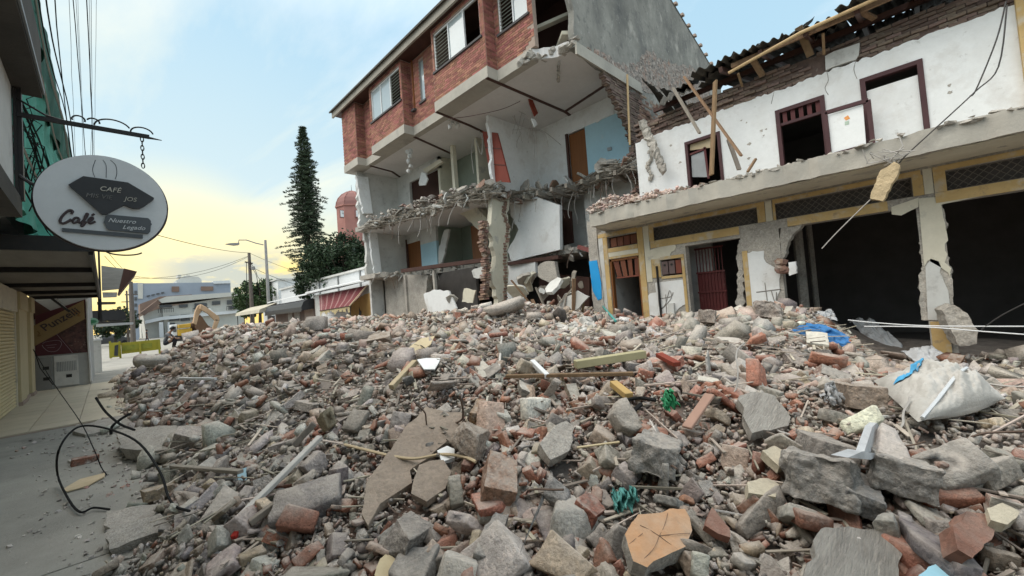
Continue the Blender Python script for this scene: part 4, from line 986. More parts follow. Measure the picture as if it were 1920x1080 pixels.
for pts_, sd in (([(1463, 436), (1470, 420), (1506, 410), (1500, 428), (1486, 440), (1478, 452), (1474, 474), (1463, 492)], 1), ([(1735, 392), (1724, 440), (1728, 480), (1722, 540), (1728, 600), (1740, 600), (1744, 392)], 2), ([(1764, 386), (1778, 420), (1770, 470), (1782, 500), (1786, 560), (1782, 620), (1770, 620), (1758, 386)], 3), ([(1386, 450), (1380, 480), (1384, 520), (1380, 560), (1386, 600), (1396, 600), (1392, 450)], 4)):
    q = ragged(PP(pts_, 'x', GX + .004), .07, .03, None, sd); roughen(MB().prism(q, (.2, 0, 0)).build('torn_edge', M['concrete'], WB), .08, .02, True, 6)
# scrawls
for s in ([(1234, 535), (1236, 575), (1247, 572), (1255, 545), (1258, 560), (1240, 580)], [(1248, 552), (1250, 590)], [(1238, 560), (1258, 556), (1262, 548)], [(1418, 548), (1465, 542)], [(1434, 530), (1440, 575)], [(1424, 572), (1458, 566)], [(1446, 545), (1454, 568), (1456, 548)]):
    stroke('scrawl', PP(s, 'x', GX - .022), .011, M['graffiti'], WB, 4)
rect('small_meter', GX - .1, 4.72, 4.88, 1.02, 1.3, M['greyed_white'], .08)
MB().tube([(GX - .06, 5.10, .6), (GX - .06, 5.10, 1.7), (GX - .05, 5.11, 2.3)], .03, 6).build('conduit', M['black_metal'], WB)
# door one: frame, transom slats, hanging slatted panel
b = MB()
for (a, c, d, e) in ((6.50, 6.56, 0, 2.66), (5.62, 5.67, 0, 2.66), (5.62, 6.56, 2.60, 2.66)): b.box(GX + .01, GX + .14, a, c, d, e)
fr = b.build('door_frame', M['brown_door'], WB)
def slats(y0, y1, z0, z1, n, m, name, lean=0.0, par=None):
    for k in range(n):
        a = y0 + (y1 - y0) * k / n + .015; c = y0 + (y1 - y0) * (k + 1) / n - .015
        q = MB().prism([(GX + .06, a, z1), (GX + .06, c, z1), (GX + .06 , c - lean * (k + 1) / n * 0 , z0 ), (GX + .06, a - 0, z0)], (.03, 0, 0)).build(name, m, WB)
        if par: sub(q, par)
tr = MB().box(GX + .10, GX + .12, 5.62, 6.56, 2.99, 3.30).build('transom', M['dark_wood'], WB)
slats(5.66, 6.5, 3.02, 3.27, 4, M['red_wood'], 'slat', 0, tr)
for k in range(4):
    p0 = P(1150 + k * 13, 490 - k * 1.5, 'x', GX + .05); q = MB()
    pts = PP([(1149 + k * 13.5, 489 - k * 1.6), (1159 + k * 12.5, 488 - k * 1.6), (1166 + k * 10.5, 518 - k), (1158 + k * 11, 519 - k)], 'x', GX + .04)
    q.prism(pts, (.03, 0, 0)); q.build('hanging_slat', M['red_wood'], WB)
MB().bar(P(1157, 521, 'x', GX + .03), P(1202, 516, 'x', GX + .03), .05, .04).build('panel_rail', M['red_wood'], WB)
# white passage behind door one
b = MB(); b.box(GX + .25, 13.8, 6.6, 6.72, 0, 3.2); b.build('passage_wall', M['greyed_white'], WB)
b = MB(); b.box(13.8, 13.9, 5.0, 6.8, 0, 3.2); b.build('passage_wall', M['greyed_white'], WB)
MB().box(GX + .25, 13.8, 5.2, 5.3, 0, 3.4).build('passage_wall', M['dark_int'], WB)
# lattice grilles
for (y0, y1, z0, z1) in (G1, G2, G3):
    b = MB(); w_ = y1 - y0; h = z1 - z0; n = int(w_ / .12); x = GX + .05
    for k in range(-2, n + 3):
        for s in (1, -1):
            a = y0 + k * .12; ya, za, yb, zb = a, z0, a + s * h, z1
            if s < 0: ya, yb = a, a - h
            if yb < y0 and ya < y0 or yb > y1 and ya > y1: continue
            def clip(yq): return min(max(yq, y0), y1)
            ta = (clip(ya) - ya) / (yb - ya); tb = (clip(yb) - ya) / (yb - ya)
            b.tube([(x, ya + (yb - ya) * ta, z0 + h * ta), (x, ya + (yb - ya) * tb, z0 + h * tb)], .006, 4)
    for (c, d, e, f) in ((y0, y1, z0, z0 + .02), (y0, y1, z1 - .02, z1), (y0, y0 + .02, z0, z1), (y1 - .02, y1, z0, z1)): b.box(x - .01, x + .01, c, d, e, f)
    stuff(b.build('lattice_grille', mat('grille_iron', (0.16, 0.14, 0.12), .7) if 'grille_iron' not in bpy.data.materials else bpy.data.materials['grille_iron'], WB))
    MB().box(x + .10, x + .12, y0, y1, z0, z1).build('dark_backing', M['dark_int'], WB)  # dark sheet closing the back of the lattice, in the interior wall material
# meter boxes
mb_ = MB().box(GX + .12, GX + .2, *MT[:2], *MT[2:]).build('meter_niche', M['dark_wood'], WB)
for k, (a, c) in enumerate([(4.46, 4.62), (4.63, 4.80), (4.81, 4.99)]):
    q = MB().box(GX - .015, GX + .11, a + .01, c - .01, 2.06, 2.40).build('meter_box', M['red_wood'] if k == 0 else M['meter_grey'], WB)
    if k: sub(MB().prism([(GX - .025, (a + c) / 2 + .03 * math.cos(t_ * .63), 2.30 + .03 * math.sin(t_ * .63)) for t_ in range(10)], (.012, 0, 0)).build('meter_hole', M['black_metal'], WB), q)
# red gate leaf in door two
gt = MB().box(11.0, 11.03, 3.62, 4.28, .2, 2.02).build('gate', M['gate_red'], WB)
for k in range(9):
    y = 3.64 + k * .0775; sub(MB().box(10.975, 11.0, y, y + .018, .2, 2.62).build('gate_bar', M['gate_red'], WB), gt)
for z in (.55, 1.05, 1.5, 2.0, 2.62): sub(MB().box(10.965, 10.998, 3.60, 4.30, z, z + .045).build('gate_rail', M['gate_red'], WB), gt)
MB().box(11.3, 11.45, 4.0, 4.9, 0, 3.3).build('inner_wall', M['greyed_white'], WB)
# hollow dark interior
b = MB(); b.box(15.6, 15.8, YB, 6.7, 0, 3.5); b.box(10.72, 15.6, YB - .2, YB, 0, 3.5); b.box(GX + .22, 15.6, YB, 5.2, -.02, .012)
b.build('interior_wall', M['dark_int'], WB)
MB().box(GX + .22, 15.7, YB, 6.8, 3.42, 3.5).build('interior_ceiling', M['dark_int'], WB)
for (y, x, r) in ((2.3, 12.4, .11), (2.25, 13.6, .07)): MB().tube([(x, y, 0), (x, y, 3.42)], r, 8).build('inner_column', M['concrete'], WB)
# balcony slab
e = [Vector((SX, YB, 0)), Vector((SX, 6.35, 0))]
q = ragged([Vector((SX, YB, 3.86)), Vector((SX, 6.35, 3.86)), Vector((UX + .3, 6.9, 3.86)), Vector((UX + .3, YB, 3.86))], .22, .05, [0, 1], 4)
roughen(MB().prism(q, (0, 0, -.36)).build('balcony_slab', M['concrete_band'], WB), .16, .02, True, 3)
b = MB(); b.box(SX + .12, GX + .0, YB, 6.3, 3.485, 3.502); b.build('balcony_soffit', M['cream_paint'], WB)
# broken pieces and hardcore along the slab edge
b = MB(); rr = random.Random(12)
for k in range(240):
    y = rr.uniform(YB + 2, 6.3); s = rr.uniform(.03, .09); b.add(*rock_hull((SX + rr.uniform(-.03, .35), y, 3.86 + rr.uniform(-.05, .05)), (s, s * rr.uniform(.8, 1.8), s * .6), 4000 + k, 9))
stuff(b.build('slab_edge_fragments', M['concrete'], WB))
b = MB()
for k in range(1100):
    y = 6.45 - abs(rr.gauss(0, 1.5)); x = rr.uniform(SX, UX); s = rr.uniform(.03, .10) * (1.4 if rr.random() < .1 else 1); h = max(0, .55 - .15 * (6.4 - y)) * max(.15, min(1, (x - SX) / .7 + .15))
    b.add(*rock_hull((x, y, 3.88 + rr.uniform(0, h)), (s * rr.uniform(.7, 1.4), s, s * rr.uniform(.5, .9)), 5000 + k, 9))
M['pink_debris'] = mat('pinkish_debris', (0.50, 0.38, 0.32), .95, (0.38, 0.27, 0.22), 4, .8, .4, 30, island=.3, spots=[((0.55, 0.52, 0.48), 2.5, .5, .62, .7)])
stuff(b.build('slab_debris', M['pink_debris'], WB))
# upper facade
W1 = (3.58, 4.50, 3.86, 5.66); W2 = (1.38, 2.33, 3.86, 5.70); W3 = (-0.18, 0.77, 3.86, 5.77)
wall_holes('upper_wall', UX, .2, YB, 5.95, 3.86, 6.12, [W1, W2, W3], M['white_paint'])
rr = random.Random(3)
top = [Vector((UX - .004, y, 6.12 + .05 + .045 * noise.noise((y * 1.3, 2, 0)) + rr.uniform(-.025, .03))) for y in np.arange(YB, 5.8, .07)]
MB().prism([Vector((UX - .004, YB, 6.1))] + top + [Vector((UX - .004, 5.8, 6.1))], (.17, 0, 0)).build('plaster_edge', M['white_paint'], WB)
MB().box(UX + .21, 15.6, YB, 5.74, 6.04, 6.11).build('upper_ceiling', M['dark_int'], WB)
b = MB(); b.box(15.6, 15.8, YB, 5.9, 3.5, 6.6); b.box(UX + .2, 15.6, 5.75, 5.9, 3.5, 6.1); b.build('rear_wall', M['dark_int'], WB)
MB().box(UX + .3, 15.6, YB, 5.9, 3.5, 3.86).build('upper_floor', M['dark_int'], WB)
# brick courses laid bare above the plaster
first = None
rr = random.Random(6)
for r in range(7):
    z = 6.17 + r * .075; y = YB + 1.2 + (0.12 if r % 2 else 0)
    while y < 5.75:
        gap = (r >= 5 and -0.2 < y < .5) or (r >= 5 and rr.random() < .12) or (-.3 < y + .12 < .35 and False) or (1.25 < y + .12 < 1.42 and r < 5)
        blank = (0.92 < y + .12 < 1.62 and r < 6)
        if not blank and not (r == 6 and rr.random() < .25):
            if first is None: first = MB().box(0, .2, 0, .235, 0, .06).build('brick', M['old_brick'], WB, origin=(0, 0, 0)); o = first
            else: o = copy_of(first, WB)
            o.location = Vector((UX + rr.uniform(-.02, .05) + (.03 if r % 2 else 0), y, z)) - Vector(WB['_o']); o.rotation_euler = (rr.uniform(-.03, .03), 0, rr.uniform(-.05, .05))
        y += .25
MB().box(UX + .07, UX + .2, YB, 5.8, 6.12, 6.66).build('mortar_bed', M['old_brick'], WB)
px_wall('plaster_cap', [(1547, 105), (1612, 80), (1610, 103), (1604, 112), (1548, 132)], 'x', UX - .03, M['greyed_white'], .1, [0, 2, 3], 3, .03, WB)
# cracks
for s in ([(1549, 130), (1553, 150), (1547, 165), (1553, 178)], [(1606, 110), (1601, 130), (1607, 148)], [(1452, 170), (1449, 182), (1446, 195)]):
    stroke('crack', PP(s, 'x', UX - .001), .007, M['graffiti'], WB, 4)
# holes knocked in the plaster
b = MB(); rr = random.Random(8)
for (px, py, s) in [(1780, 160, .05), (1781, 173, .045), (1400, 230, .03), (1428, 245, .05), (1390, 226, .03), (1432, 254, .03), (1405, 270, .05), (1437, 242, .03), (1404, 297, .04), (1258, 273, .05), (1275, 305, .05)]:
    p = P(px, py, 'x', UX)
    b.prism([p + Vector((-.003, s * math.cos(a) * rr.uniform(.35, 1.2), s * math.sin(a) * rr.uniform(.3, .9))) for a in np.arange(0, 6.2, .5)], (.002, 0, 0))
stuff(b.build('knocked_hole', M['concrete'], WB))
# window frames
def frame(y0, y1, z0, z1, wd, m, name='window', x=None):
    x = UX - .03 if x is None else x
    b = MB()
    for (a, c, d, e) in ((y0, y0 + wd, z0, z1), (y1 - wd, y1, z0, z1), (y0 + wd, y1 - wd, z1 - wd, z1)): b.box(x, x + .14, a, c, d, e)
    return b.build(name, m, WB)
DW = mat('dark_purple_frame', (0.075, 0.032, 0.034), 0.6, (0.05, 0.02, 0.022), 3, .7)
f1 = frame(*W1, .075, DW); f2 = frame(*W2, .085, DW); f3 = frame(*W3, .085, DW, 'door_frame')
sub(px_wall('board', [(1294, 262), (1338, 250), (1338, 276), (1294, 282)], 'x', UX + .08, M['pale_wood'], .03, parent=WB), f1)
sub(px_wall('sash', [(1296, 292), (1322, 282), (1330, 332), (1298, 332)], 'x', UX + .05, M['grey_metal'], .03, parent=WB), f1)
sub(MB().bar(P(1321, 276, 'x', UX + .04), P(1329, 335, 'x', UX + .04), .05, .05).build('stile', M['gate_red'], WB), f1)
sub(MB().bar(P(1294, 290, 'x', UX + .04), P(1324, 278, 'x', UX + .04), .05, .05).build('rail', M['gate_red'], WB), f1)
for k in range(5):
    a = 1.47 + k * .16; sub(MB().box(UX + .03, UX + .06, a, a + .085, 5.38, 5.62).build('slat', M['gate_red'], WB), f2)
sub(MB().box(UX, UX + .10, 1.46, 2.25, 5.31, 5.37).build('rail', DW, WB), f2)
MB().box(UX + .04, UX + .08, -.09, .68, 3.86, 5.50).build('door_leaf', M['white_paint'], WB)
# open casement with white board swung out between the two
cs = PP([(1547, 212), (1628, 188), (1637, 270), (1556, 292)], 'x', UX - .32)
cf = MB()
for k in range(4): cf.bar(cs[k], cs[(k + 1) % 4], .07, .075)
cf = cf.build('casement', DW, WB)
ins = PP([(1552, 217), (1618, 196), (1624, 272), (1560, 288)], 'x', UX - .31)
pn = sub(MB().prism(ins, (.02, 0, 0)).build('white_board', M['white_paint'], WB), cf)
px_wall('printed_mark', [(1582, 221), (1590, 216), (1594, 222), (1586, 226)], 'x', UX - .315, mat('orange_print', (0.75, 0.32, 0.10), .7), .004, parent=WB)
px_wall('printed_mark', [(1584, 228), (1592, 226), (1592, 233), (1584, 235)], 'x', UX - .315, mat('green_print', (0.45, 0.55, 0.45), .7), .004, parent=WB)
# ochre edge of the next house
t = thing('ochre_pilaster', (UX - .1, -1.6, 3.9), 'ochre painted pilaster at the end of the white upper wall', 'pilaster')
MB().box(UX - .12, UX + .0, -2.6, -1.36, 3.9, 8).build('shaft', M['yellow_paint'], t)
# hanging wall slab on the left end, steel still in it
b = MB(); rr = random.Random(15)
for k in range(16):
    u = k / 15; p = P(1205 + 38 * u, 232 + 84 * u, 'x', 11.2); b.add(*rock_hull(p, (.14, .16, .2), 700 + k, 14))
stuff(b.build('hanging_wall_edge', M['concrete'], WB))
b = MB()
for k in range(10):
    u = k / 9; p = P(1217 + 4 * math.sin(k), 285 + 50 * u, 'x', 11.45); b.add(*rock_hull(p, (.05, .08, .12), 740 + k, 10))
stuff(b.build('torn_plaster', M['concrete'], WB))
# fallen dark sheet against the gable
def corrugated(name, parent, c, along, across, up, L_, W_, amp=.03, pitch=.16, nu=8, m=None, bend=0.0, seed=1, jag=.1, t=.012):
    """Sheet of length L_ along `along`, width W_ along `across`, waves across."""
    a, s, n = Vector(along).normalized(), Vector(across).normalized(), Vector(up).normalized(); c = Vector(c); nv = int(W_ / pitch * 8)
    def f(u, v):
        j = jag * noise.noise((v * W_ * 3, seed, 0)) * (1 if u < .01 or u > .99 else 0)
        return c + a * (L_ * u + j) + s * (W_ * v) + n * (amp * math.cos(2 * math.pi * v * W_ / pitch) + bend * math.sin(math.pi * u) + .02 * noise.noise((u * 2, v * 3, seed)))
    return MB().slabgrid(f, nu, nv, n * t).build(name, m or M['roof_sheet'], parent, smooth=True)
# roof: fibre sheets on rafters; lower (street) edge wavy
rfz = lambda x: 7.05 + (x - 10.7) * .22
k = 0; rr = random.Random(44)
for y in np.arange(-4.0, 3.0, .98):
    zz = 6.90 + (0.10 if y > 1 else 0.0)
    cut = .0 if y < .4 else (.25 if y < 1.4 else .1)
    corrugated('roof_sheet', WB, (10.55 + cut + rr.uniform(-.05, .05), y, zz + cut * .22 + rr.uniform(-.04, .12)), (1, rr.uniform(-.06, .06), .22 + rr.uniform(-.07, .09)), (0, 1, rr.uniform(-.10, .10)), (-.2, 0, 1), 2.4 - cut, 1.04, .04, .19, 8, seed=k, jag=.28, bend=rr.uniform(-.08, .05)); k += 1
    corrugated('roof_sheet', WB, (12.8, y, zz + 2.2 * .22 + .03), (1, 0, .22), (0, 1, 0), (-.2, 0, 1), 3.2, 1.04, .035, .17, 4, seed=k); k += 1
for (px, py, tl, yaw) in ((1330, 128, .25, .1), (1300, 165, .5, .3), (1372, 112, .1, -.1), (1420, 85, .35, .15), (1500, 55, .45, -.12), (1470, 75, .2, .3), (1630, 12, .5, .1)):
    p = P(px, py, 'x', 11.2)
    corrugated('broken_sheet', WB, p, (.9, yaw, .1 + tl), (-yaw, 1, -.25), (-.3, .1, 1), 1.3, .95, .035, .17, 6, seed=k, jag=.3); k += 1
t = thing('fallen_sheet', P(1240, 200, 'y', 6.3), 'dark buckled roofing sheet slumped against the grey gable wall', 'roofing sheet')
corrugated('sheet', t, P(1202, 146, 'y', 6.4), (1, .0, -.75), (.35, -.45, -.6), (0, -1, .4), 2.3, .8, .03, .2, 10, bend=.15, seed=3, jag=.25)
corrugated('sheet', t, P(1235, 165, 'y', 6.3), (1, -.1, -.9), (.2, -.6, -.35), (0, -1, .4), 1.6, .7, .03, .2, 10, bend=.1, seed=9, jag=.25)
# rafters, purlins, eave board
for y in np.arange(-3.6, 3.2, .85): MB().bar((10.75, y, 6.86), (15.4, y, 7.9), .08, .12).build('rafter', M['dark_wood'], WB)
MB().bar((10.9, YB, 6.93), (10.9, 3.0, 6.90), .06, .10).build('purlin', M['timber'], WB)
MB().bar((11.75, YB, 7.02), (11.75, 5.4, 6.98), .10, .12).build('purlin', M['dark_wood'], WB)
for (a, c, wd) in (((1497, 50), (1520, 105), .14), ((1543, 62), (1545, 102), .05), ((1410, 110), (1430, 142), .13), ((1384, 138), (1392, 162), .05), ((1610, 20), (1640, 35), .1)):
    MB().bar(P(*a, 'x', 11.0), P(*c, 'x', 11.35), wd, .05).build('roof_strut', M['timber'], WB)
t = MB().tube([P(1366, 137, 'x', 10.75), P(1500, 62, 'x', 10.7), P(1655, -8, 'x', 10.65)], .035, 8).build('bamboo_pole', M['bamboo']); tag(t, 'long pale pole lying along the broken eave of the white building', 'pole')
# loose timbers propped against the white wall
tims = [((1341, 152), (1334, 328), .13, 'timber', 'upright plank standing in front of the small boarded window', 10.7),
        ((1283, 144), (1390, 292), .085, 'timber', 'long thin plank leaning diagonally across the upright plank', 10.75),
        ((1262, 165), (1312, 250), .08, 'grey_timber', 'crooked grey lath hanging beside the broken wall end', 10.9),
        ((1366, 262), (1386, 318), .09, 'grey_timber', 'short grey plank leaning against the white wall beside the diagonal plank', 10.9),
        ((1417, 298), (1402, 322), .05, 'timber', 'short rusty stub sticking up from the balcony edge', 10.2)]
for a, c, wd, m_, lab, x in tims:
    o = MB().bar(P(*a, 'x', x), P(*c, 'x', x - .25), wd, .045).build('plank', M[m_]); tag(o, lab, 'plank', 'timbers propped on the balcony')
# lump of wall dangling on a cable below the slab
t = thing('dangling_block', P(1655, 372, 'x', 9.2), 'cream lump of wall dangling on a cable below the balcony slab', 'wall fragment')
blk = PP([(1651, 318), (1676, 303), (1688, 310), (1684, 325), (1655, 377), (1631, 372), (1633, 360)], 'x', 9.15)
roughen(MB().prism(ragged(blk, .06, .012, None, 2), (.22, 0, 0)).build('block', mat('cream_lump', (0.60, 0.47, 0.29), .9, (0.42, .33, .2), 5, .9, .6, 40), t), .04, .012, True, 7)
for s in ([(1886, 3), (1868, 75), (1830, 168), (1818, 180)], [(1888, 10), (1872, 125), (1828, 172), (1760, 235), (1700, 290), (1686, 306)], [(1632, 374), (1600, 405), (1565, 440), (1541, 466)]):
    stroke('cable', PP(s, 'x', 9.2 if s[0][0] < 1700 else 9.25), .010, M['wire_pale'] if s[0][0] < 1700 else M['dark_metal'], t, 5)
for k in range(12):
    p = P(1672 + rr.uniform(-12, 12), 300 + rr.uniform(-6, 8), 'x', 9.2); MB().tube([p, p + Vector((rr.uniform(-.1, .1), rr.uniform(-.3, .3), rr.uniform(.0, .25))), p + Vector((rr.uniform(-.1, .1), rr.uniform(-.35, .35), rr.uniform(.0, .4)))], .008, 4).build('torn_wire', M['wire_pale'], t)
# brick chunk stuck on the pillar
t = thing('brick_chunk', P(1475, 505, 'x', 10.2), 'brick and plaster chunk stuck to the broken pillar edge beside the large dark opening', 'wall fragment')
b = MB(); 
for k in range(7): b.add(*rock_hull(P(1468 + rr.uniform(-8, 12), 505 + rr.uniform(-14, 12), 'x', 10.35), (.13, .15, .13), 800 + k, 12))
stuff(b.build('broken_bricks', M['old_brick_i'], t))
MB().prism(ragged(PP([(1478, 492), (1492, 490), (1494, 512), (1480, 517)], 'x', 10.2), .05, .01, None, 5), (.1, 0, 0)).build('plaster_face', M['white_paint'], t)
# blue painted post at the corner
t = thing('corner_post', P(1116, 600, 'x', 10.45), 'grey concrete post with a bright blue painted band at the corner of the white building', 'post')
MB().prism(ragged(PP([(1100, 415), (1116, 420), (1138, 620), (1116, 622)], 'x', 10.45), .2, .02, None, 3), (.25, 0, 0)).build('shaft', M['concrete'], t)
MB().prism(PP([(1104, 490), (1119, 488), (1127, 530), (1128, 560), (1121, 563), (1111, 545)], 'x', 10.43), (.017, 0, 0)).build('blue_band', M['bright_blue'], t)
# big concrete lump leaning on the pillar
t = thing('leaning_block', P(1795, 640, 'x', 10.0), 'large grey concrete block leaning on the pillar between the two dark openings', 'concrete block')
roughen(MB().prism(ragged(PP([(1766, 582), (1790, 572), (1812, 588), (1834, 620), (1832, 645), (1800, 650), (1778, 610)], 'x', 9.9), .08, .012, None, 3), (.45, .1, 0)).build('block', M['concrete'], t), .06, .03, True, 4)
# thin white pipes crossing the opening
for s in ([(1590, 600), (1640, 605), (1740, 611), (1920, 612)], [(1620, 612), (1730, 613), (1850, 622), (1920, 627)]):
    o = stroke('pipe', PP(s, 'x', 9.6), .010, M['frame_white'], None, 6); tag(o, {1590: 'upper thin white pipe stretched across the dark opening', 1620: 'lower thin white pipe stretched across the dark opening'}[s[0][0]], 'pipe', 'pipes across the opening')
o = stroke('cable', PP([(1960, 550), (1880, 590), (1840, 618)], 'x', 9.6), .010, M['dark_metal'], None, 5); tag(o, 'dark cable rising from the rubble into the dark opening', 'cable')
# ================================================================== ROW OF LOW SHOPS BEYOND
t = thing('low_shop', (11, 24, 0), 'low white shop with shutter, torn ochre boarding and red striped awning', 'shop')
LX = 10.4
def lp(px, py, x=LX): return P(px, py, 'x', x)
ya, yb = 21.1, 30.2
MB().box(LX, 16, ya, yb, 0, 3.2).build('wall', M['greyed_white'], t)
MB().prism(ragged([lp(657, 566, LX - .05), lp(693, 548, LX - .05), lp(700, 625, LX - .05), lp(660, 625, LX - .05)], .2, .03, None, 2), (.04, 0, 0)).build('ochre_boarding', mat('ochre_board', (0.48, 0.30, 0.11), .8, (0.36, 0.22, 0.08), 2, .8), t)
MB().prism(ragged([lp(673, 575, LX - .06), lp(678, 585, LX - .06), lp(676, 620, LX - .06), lp(670, 620, LX - .06)], .2, .06, None, 2), (.008, 0, 0)).build('torn_gap', M['black_metal'], t)
sh = MB(); y0, y1 = lp(655, 590).y, lp(606, 590).y
for k in range(16): sh.box(LX - .04, LX - .01, min(y0, y1), max(y0, y1), .2 + k * .15, .2 + k * .15 + .135)
stuff(sh.build('roller_shutter', M['white_paint'], t))
MB().box(LX - .06, LX - .005, y0 - .25, y0 - .05, 0, 2.9).build('grey_jamb', M['concrete'], t)
b = MB(); b.prism([(LX - .6, ya, 3.35), (LX - .6, yb, 3.35), (16, yb, 4.6), (16, ya, 4.6)], (0, 0, .09)); b.build('roof', M['frame_white'], t)
t = thing('striped_awning', lp(640, 560), 'dark red awning with pale stripes and ragged fringe sagging over the white shutter', 'awning')
a0, a1 = lp(690, 537), lp(600, 566); f0, f1 = P(652, 572, 'x', 9.2), P(603, 580, 'x', 9.2)
a0 = Vector((LX - .06, 21.9, 3.2)); a1 = Vector((LX - .06, 29.2, 3.12)); f0 = P(655, 574, 'x', 9.3); f1 = P(600, 583, 'x', 9.5)
ns = 26
for k in range(ns):
    u0, u1 = k / ns, (k + 1) / ns - .004
    q = [a0.lerp(a1, u0), a0.lerp(a1, u1), f0.lerp(f1, u1), f0.lerp(f1, u0)]
    mid0 = q[0].lerp(q[3], .5) - Vector((0, 0, .10)); mid1 = q[1].lerp(q[2], .5) - Vector((0, 0, .10))
    MB().add([q[0], q[1], mid1, mid0, q[3], q[2], *[p - Vector((0, 0, .02)) for p in (q[0], q[1], mid1, mid0, q[3], q[2])]], [(0, 1, 2, 3), (3, 2, 5, 4), (9, 8, 7, 6), (10, 11, 8, 9), (0, 3, 9, 6), (3, 4, 10, 9), (1, 7, 8, 2), (2, 8, 11, 5), (4, 5, 11, 10), (0, 6, 7, 1)]).build('stripe', (M.setdefault('aw_red', mat('awning_red', (0.17, 0.04, 0.045), .85, (0.125, .032, .036), 3, .6)) if k % 4 else M.setdefault('aw_pale', mat('awning_pale', (0.30, 0.16, 0.15), .85))), t)
b = MB(); rr = random.Random(2)
for k in range(34):
    p = f0.lerp(f1, k / 34); h = rr.uniform(.08, .34); b.add([p, p + (f1 - f0) / 40, p + (f1 - f0) / 42 - Vector((0, 0, h)), p - Vector((0, 0, h)), p + Vector((.012, 0, 0)), p + (f1 - f0) / 40 + Vector((.012, 0, 0)), p + (f1 - f0) / 42 - Vector((-.012, 0, h)), p - Vector((-.012, 0, h))], [(0, 1, 2, 3), (7, 6, 5, 4), (0, 3, 7, 4), (1, 5, 6, 2), (3, 2, 6, 7), (0, 4, 5, 1)])
stuff(b.build('fringe', mat('awning_fringe', (0.55, 0.46, 0.26), .85), t))
MB().bar(a0 + Vector((0, -.05, .03)), f0, .06, .05).build('arm', M['pale_wood'], t)
MB().bar(f0, f1, .05, .05).build('front_rail', M['dark_wood'], t)
t = thing('brown_shop', (11, 31, 0), 'low shop with brown panelled front under a black awning', 'shop')
MB().box(LX + .05, 16, 30.3, 40, 0, 3.0).build('wall', mat('brown_front', (0.19, 0.135, 0.11), .8, (.14, .1, .08), 2, .7), t)
for (pa, pb) in ((552, 562), (540, 548), (571, 588)):
    y0, y1 = sorted((lp(pa, 600).y, lp(pb, 600).y)); MB().box(LX + .02, LX + .049, y0, y1, 0, 2.3).build('panel', M['concrete'] if pa != 571 else M['mortar'], t)
b = MB(); b.prism([(LX - .5, 30.25, 3.25), (LX - .5, 40, 3.2), (16, 40, 4.3), (16, 30.25, 4.5)], (0, 0, .08)); b.build('roof', M['frame_white'], t)
t = thing('black_canopy', (9.9, 31, 2.4), 'rounded black awning along the brown shop front', 'awning')
pts = [(LX + .04, 3.0), (10.1, 2.98), (9.75, 2.8), (9.6, 2.45), (9.6, 2.2), (9.66, 2.2), (LX + .04, 2.3)]
MB().prism([(x, 30.5, z) for x, z in pts], (0, 9.2, 0)).build('cover', M['sign_dark'], t)
MB().box(9.58, 9.595, 30.5, 39.7, 2.12, 2.24).build('valance', M['dark_metal'], t)
t = thing('white_roof_hall', (18, 42, 0), 'white market hall roof behind the low shops', 'building')
MB().box(16.5, 30, 34, 60, 0, 5.6).build('wall', M['frame_white'], t)
MB().box(16.3, 30.2, 33.8, 60.2, 5.6, 5.8).build('roof', M['greyed_white'], t)
for k in range(4): MB().box(16.42, 16.49, 36 + k * 5, 36.25 + k * 5, 0, 5.6).build('pilaster', M['grey_metal'], t)
t = thing('pale_awning', (9.8, 40, 2.2), 'long dirty cream awning beyond the black awning', 'awning')
MB().prism([(10.6, 40, 3.2), (9.3, 40, 2.7), (9.2, 40, 2.4), (10.6, 40, 2.6)], (0, 9, 0)).build('cover', mat('cream_canvas', (0.48, 0.44, 0.34), .9, (.32, .3, .24), 2, .8), t)
for k in range(4): MB().box(9.3, 9.36, 40.2 + k * 2.8, 40.26 + k * 2.8, 0, 2.4).build('post', M['dark_metal'], t)
t = thing('sign_board_house', (24, 62, 0), 'white walled house showing above the roofs beside the lamp post', 'building')
a = P(530, 560, 'y', 62); c = P(562, 530, 'y', 62)
MB().box(a.x - .5, c.x + 1, 62, 70, 0, c.z + .4).build('wall', M['white_paint'], t); MB().box(a.x - .7, c.x + 1.2, 61.8, 70.2, c.z + .4, c.z + .6).build('roof_edge', M['greyed_white'], t)

# ---- lamp post and utility pole with wires
lb = P(506, 612, 'y', 42); ltop = P(494, 450, 'y', 42)
t = thing('street_lamp', (lb.x, 42, 0), 'tall grey street lamp with a long curved arm over the rubble', 'street lamp')
M['lamp_grey'] = mat('lamp_paint', (0.30, 0.29, 0.28), .5, (.22, .21, .2), 4, .5, metallic=.2)
MB().tube([(lb.x, 42, 0), (lb.x, 42, ltop.z)], .17, 10, .10).build('pole', M['lamp_grey'], t)
MB().tube([P(494, 459, 'y', 42), P(480, 456, 'y', 42), P(462, 450, 'y', 42), P(448, 450, 'y', 42), P(447, 457, 'y', 42)], .05, 6).build('arm', M['lamp_grey'], t)
h0 = P(434, 457, 'y', 42); MB().prism([P(424, 457, 'y', 41.8), P(434, 455.5, 'y', 41.8), P(449, 455, 'y', 41.8), P(449, 458.5, 'y', 41.8), P(440, 459.5, 'y', 41.8)], (0, .45, 0)).build('lamp_head', M['lamp_grey'], t)
MB().box(lb.x + .12, lb.x + .40, 41.8, 42.1, .6, 2.1).build('junction_box', M['grey_metal'], t)
pb = P(474, 612, 'y', 50); ptop = P(465, 474, 'y', 50)
t = thing('utility_pole', (pb.x, 50, 0), 'brown utility pole with crossarm and hanging cables beside the street lamp', 'utility pole')
M['pole'] = mat('old_pole', (0.16, 0.135, 0.115), .9, (.11, .09, .08), 4, .7)
MB().tube([(pb.x, 50, 0), (pb.x, 50, ptop.z)], .22, 8, .14).build('pole', M['pole'], t)
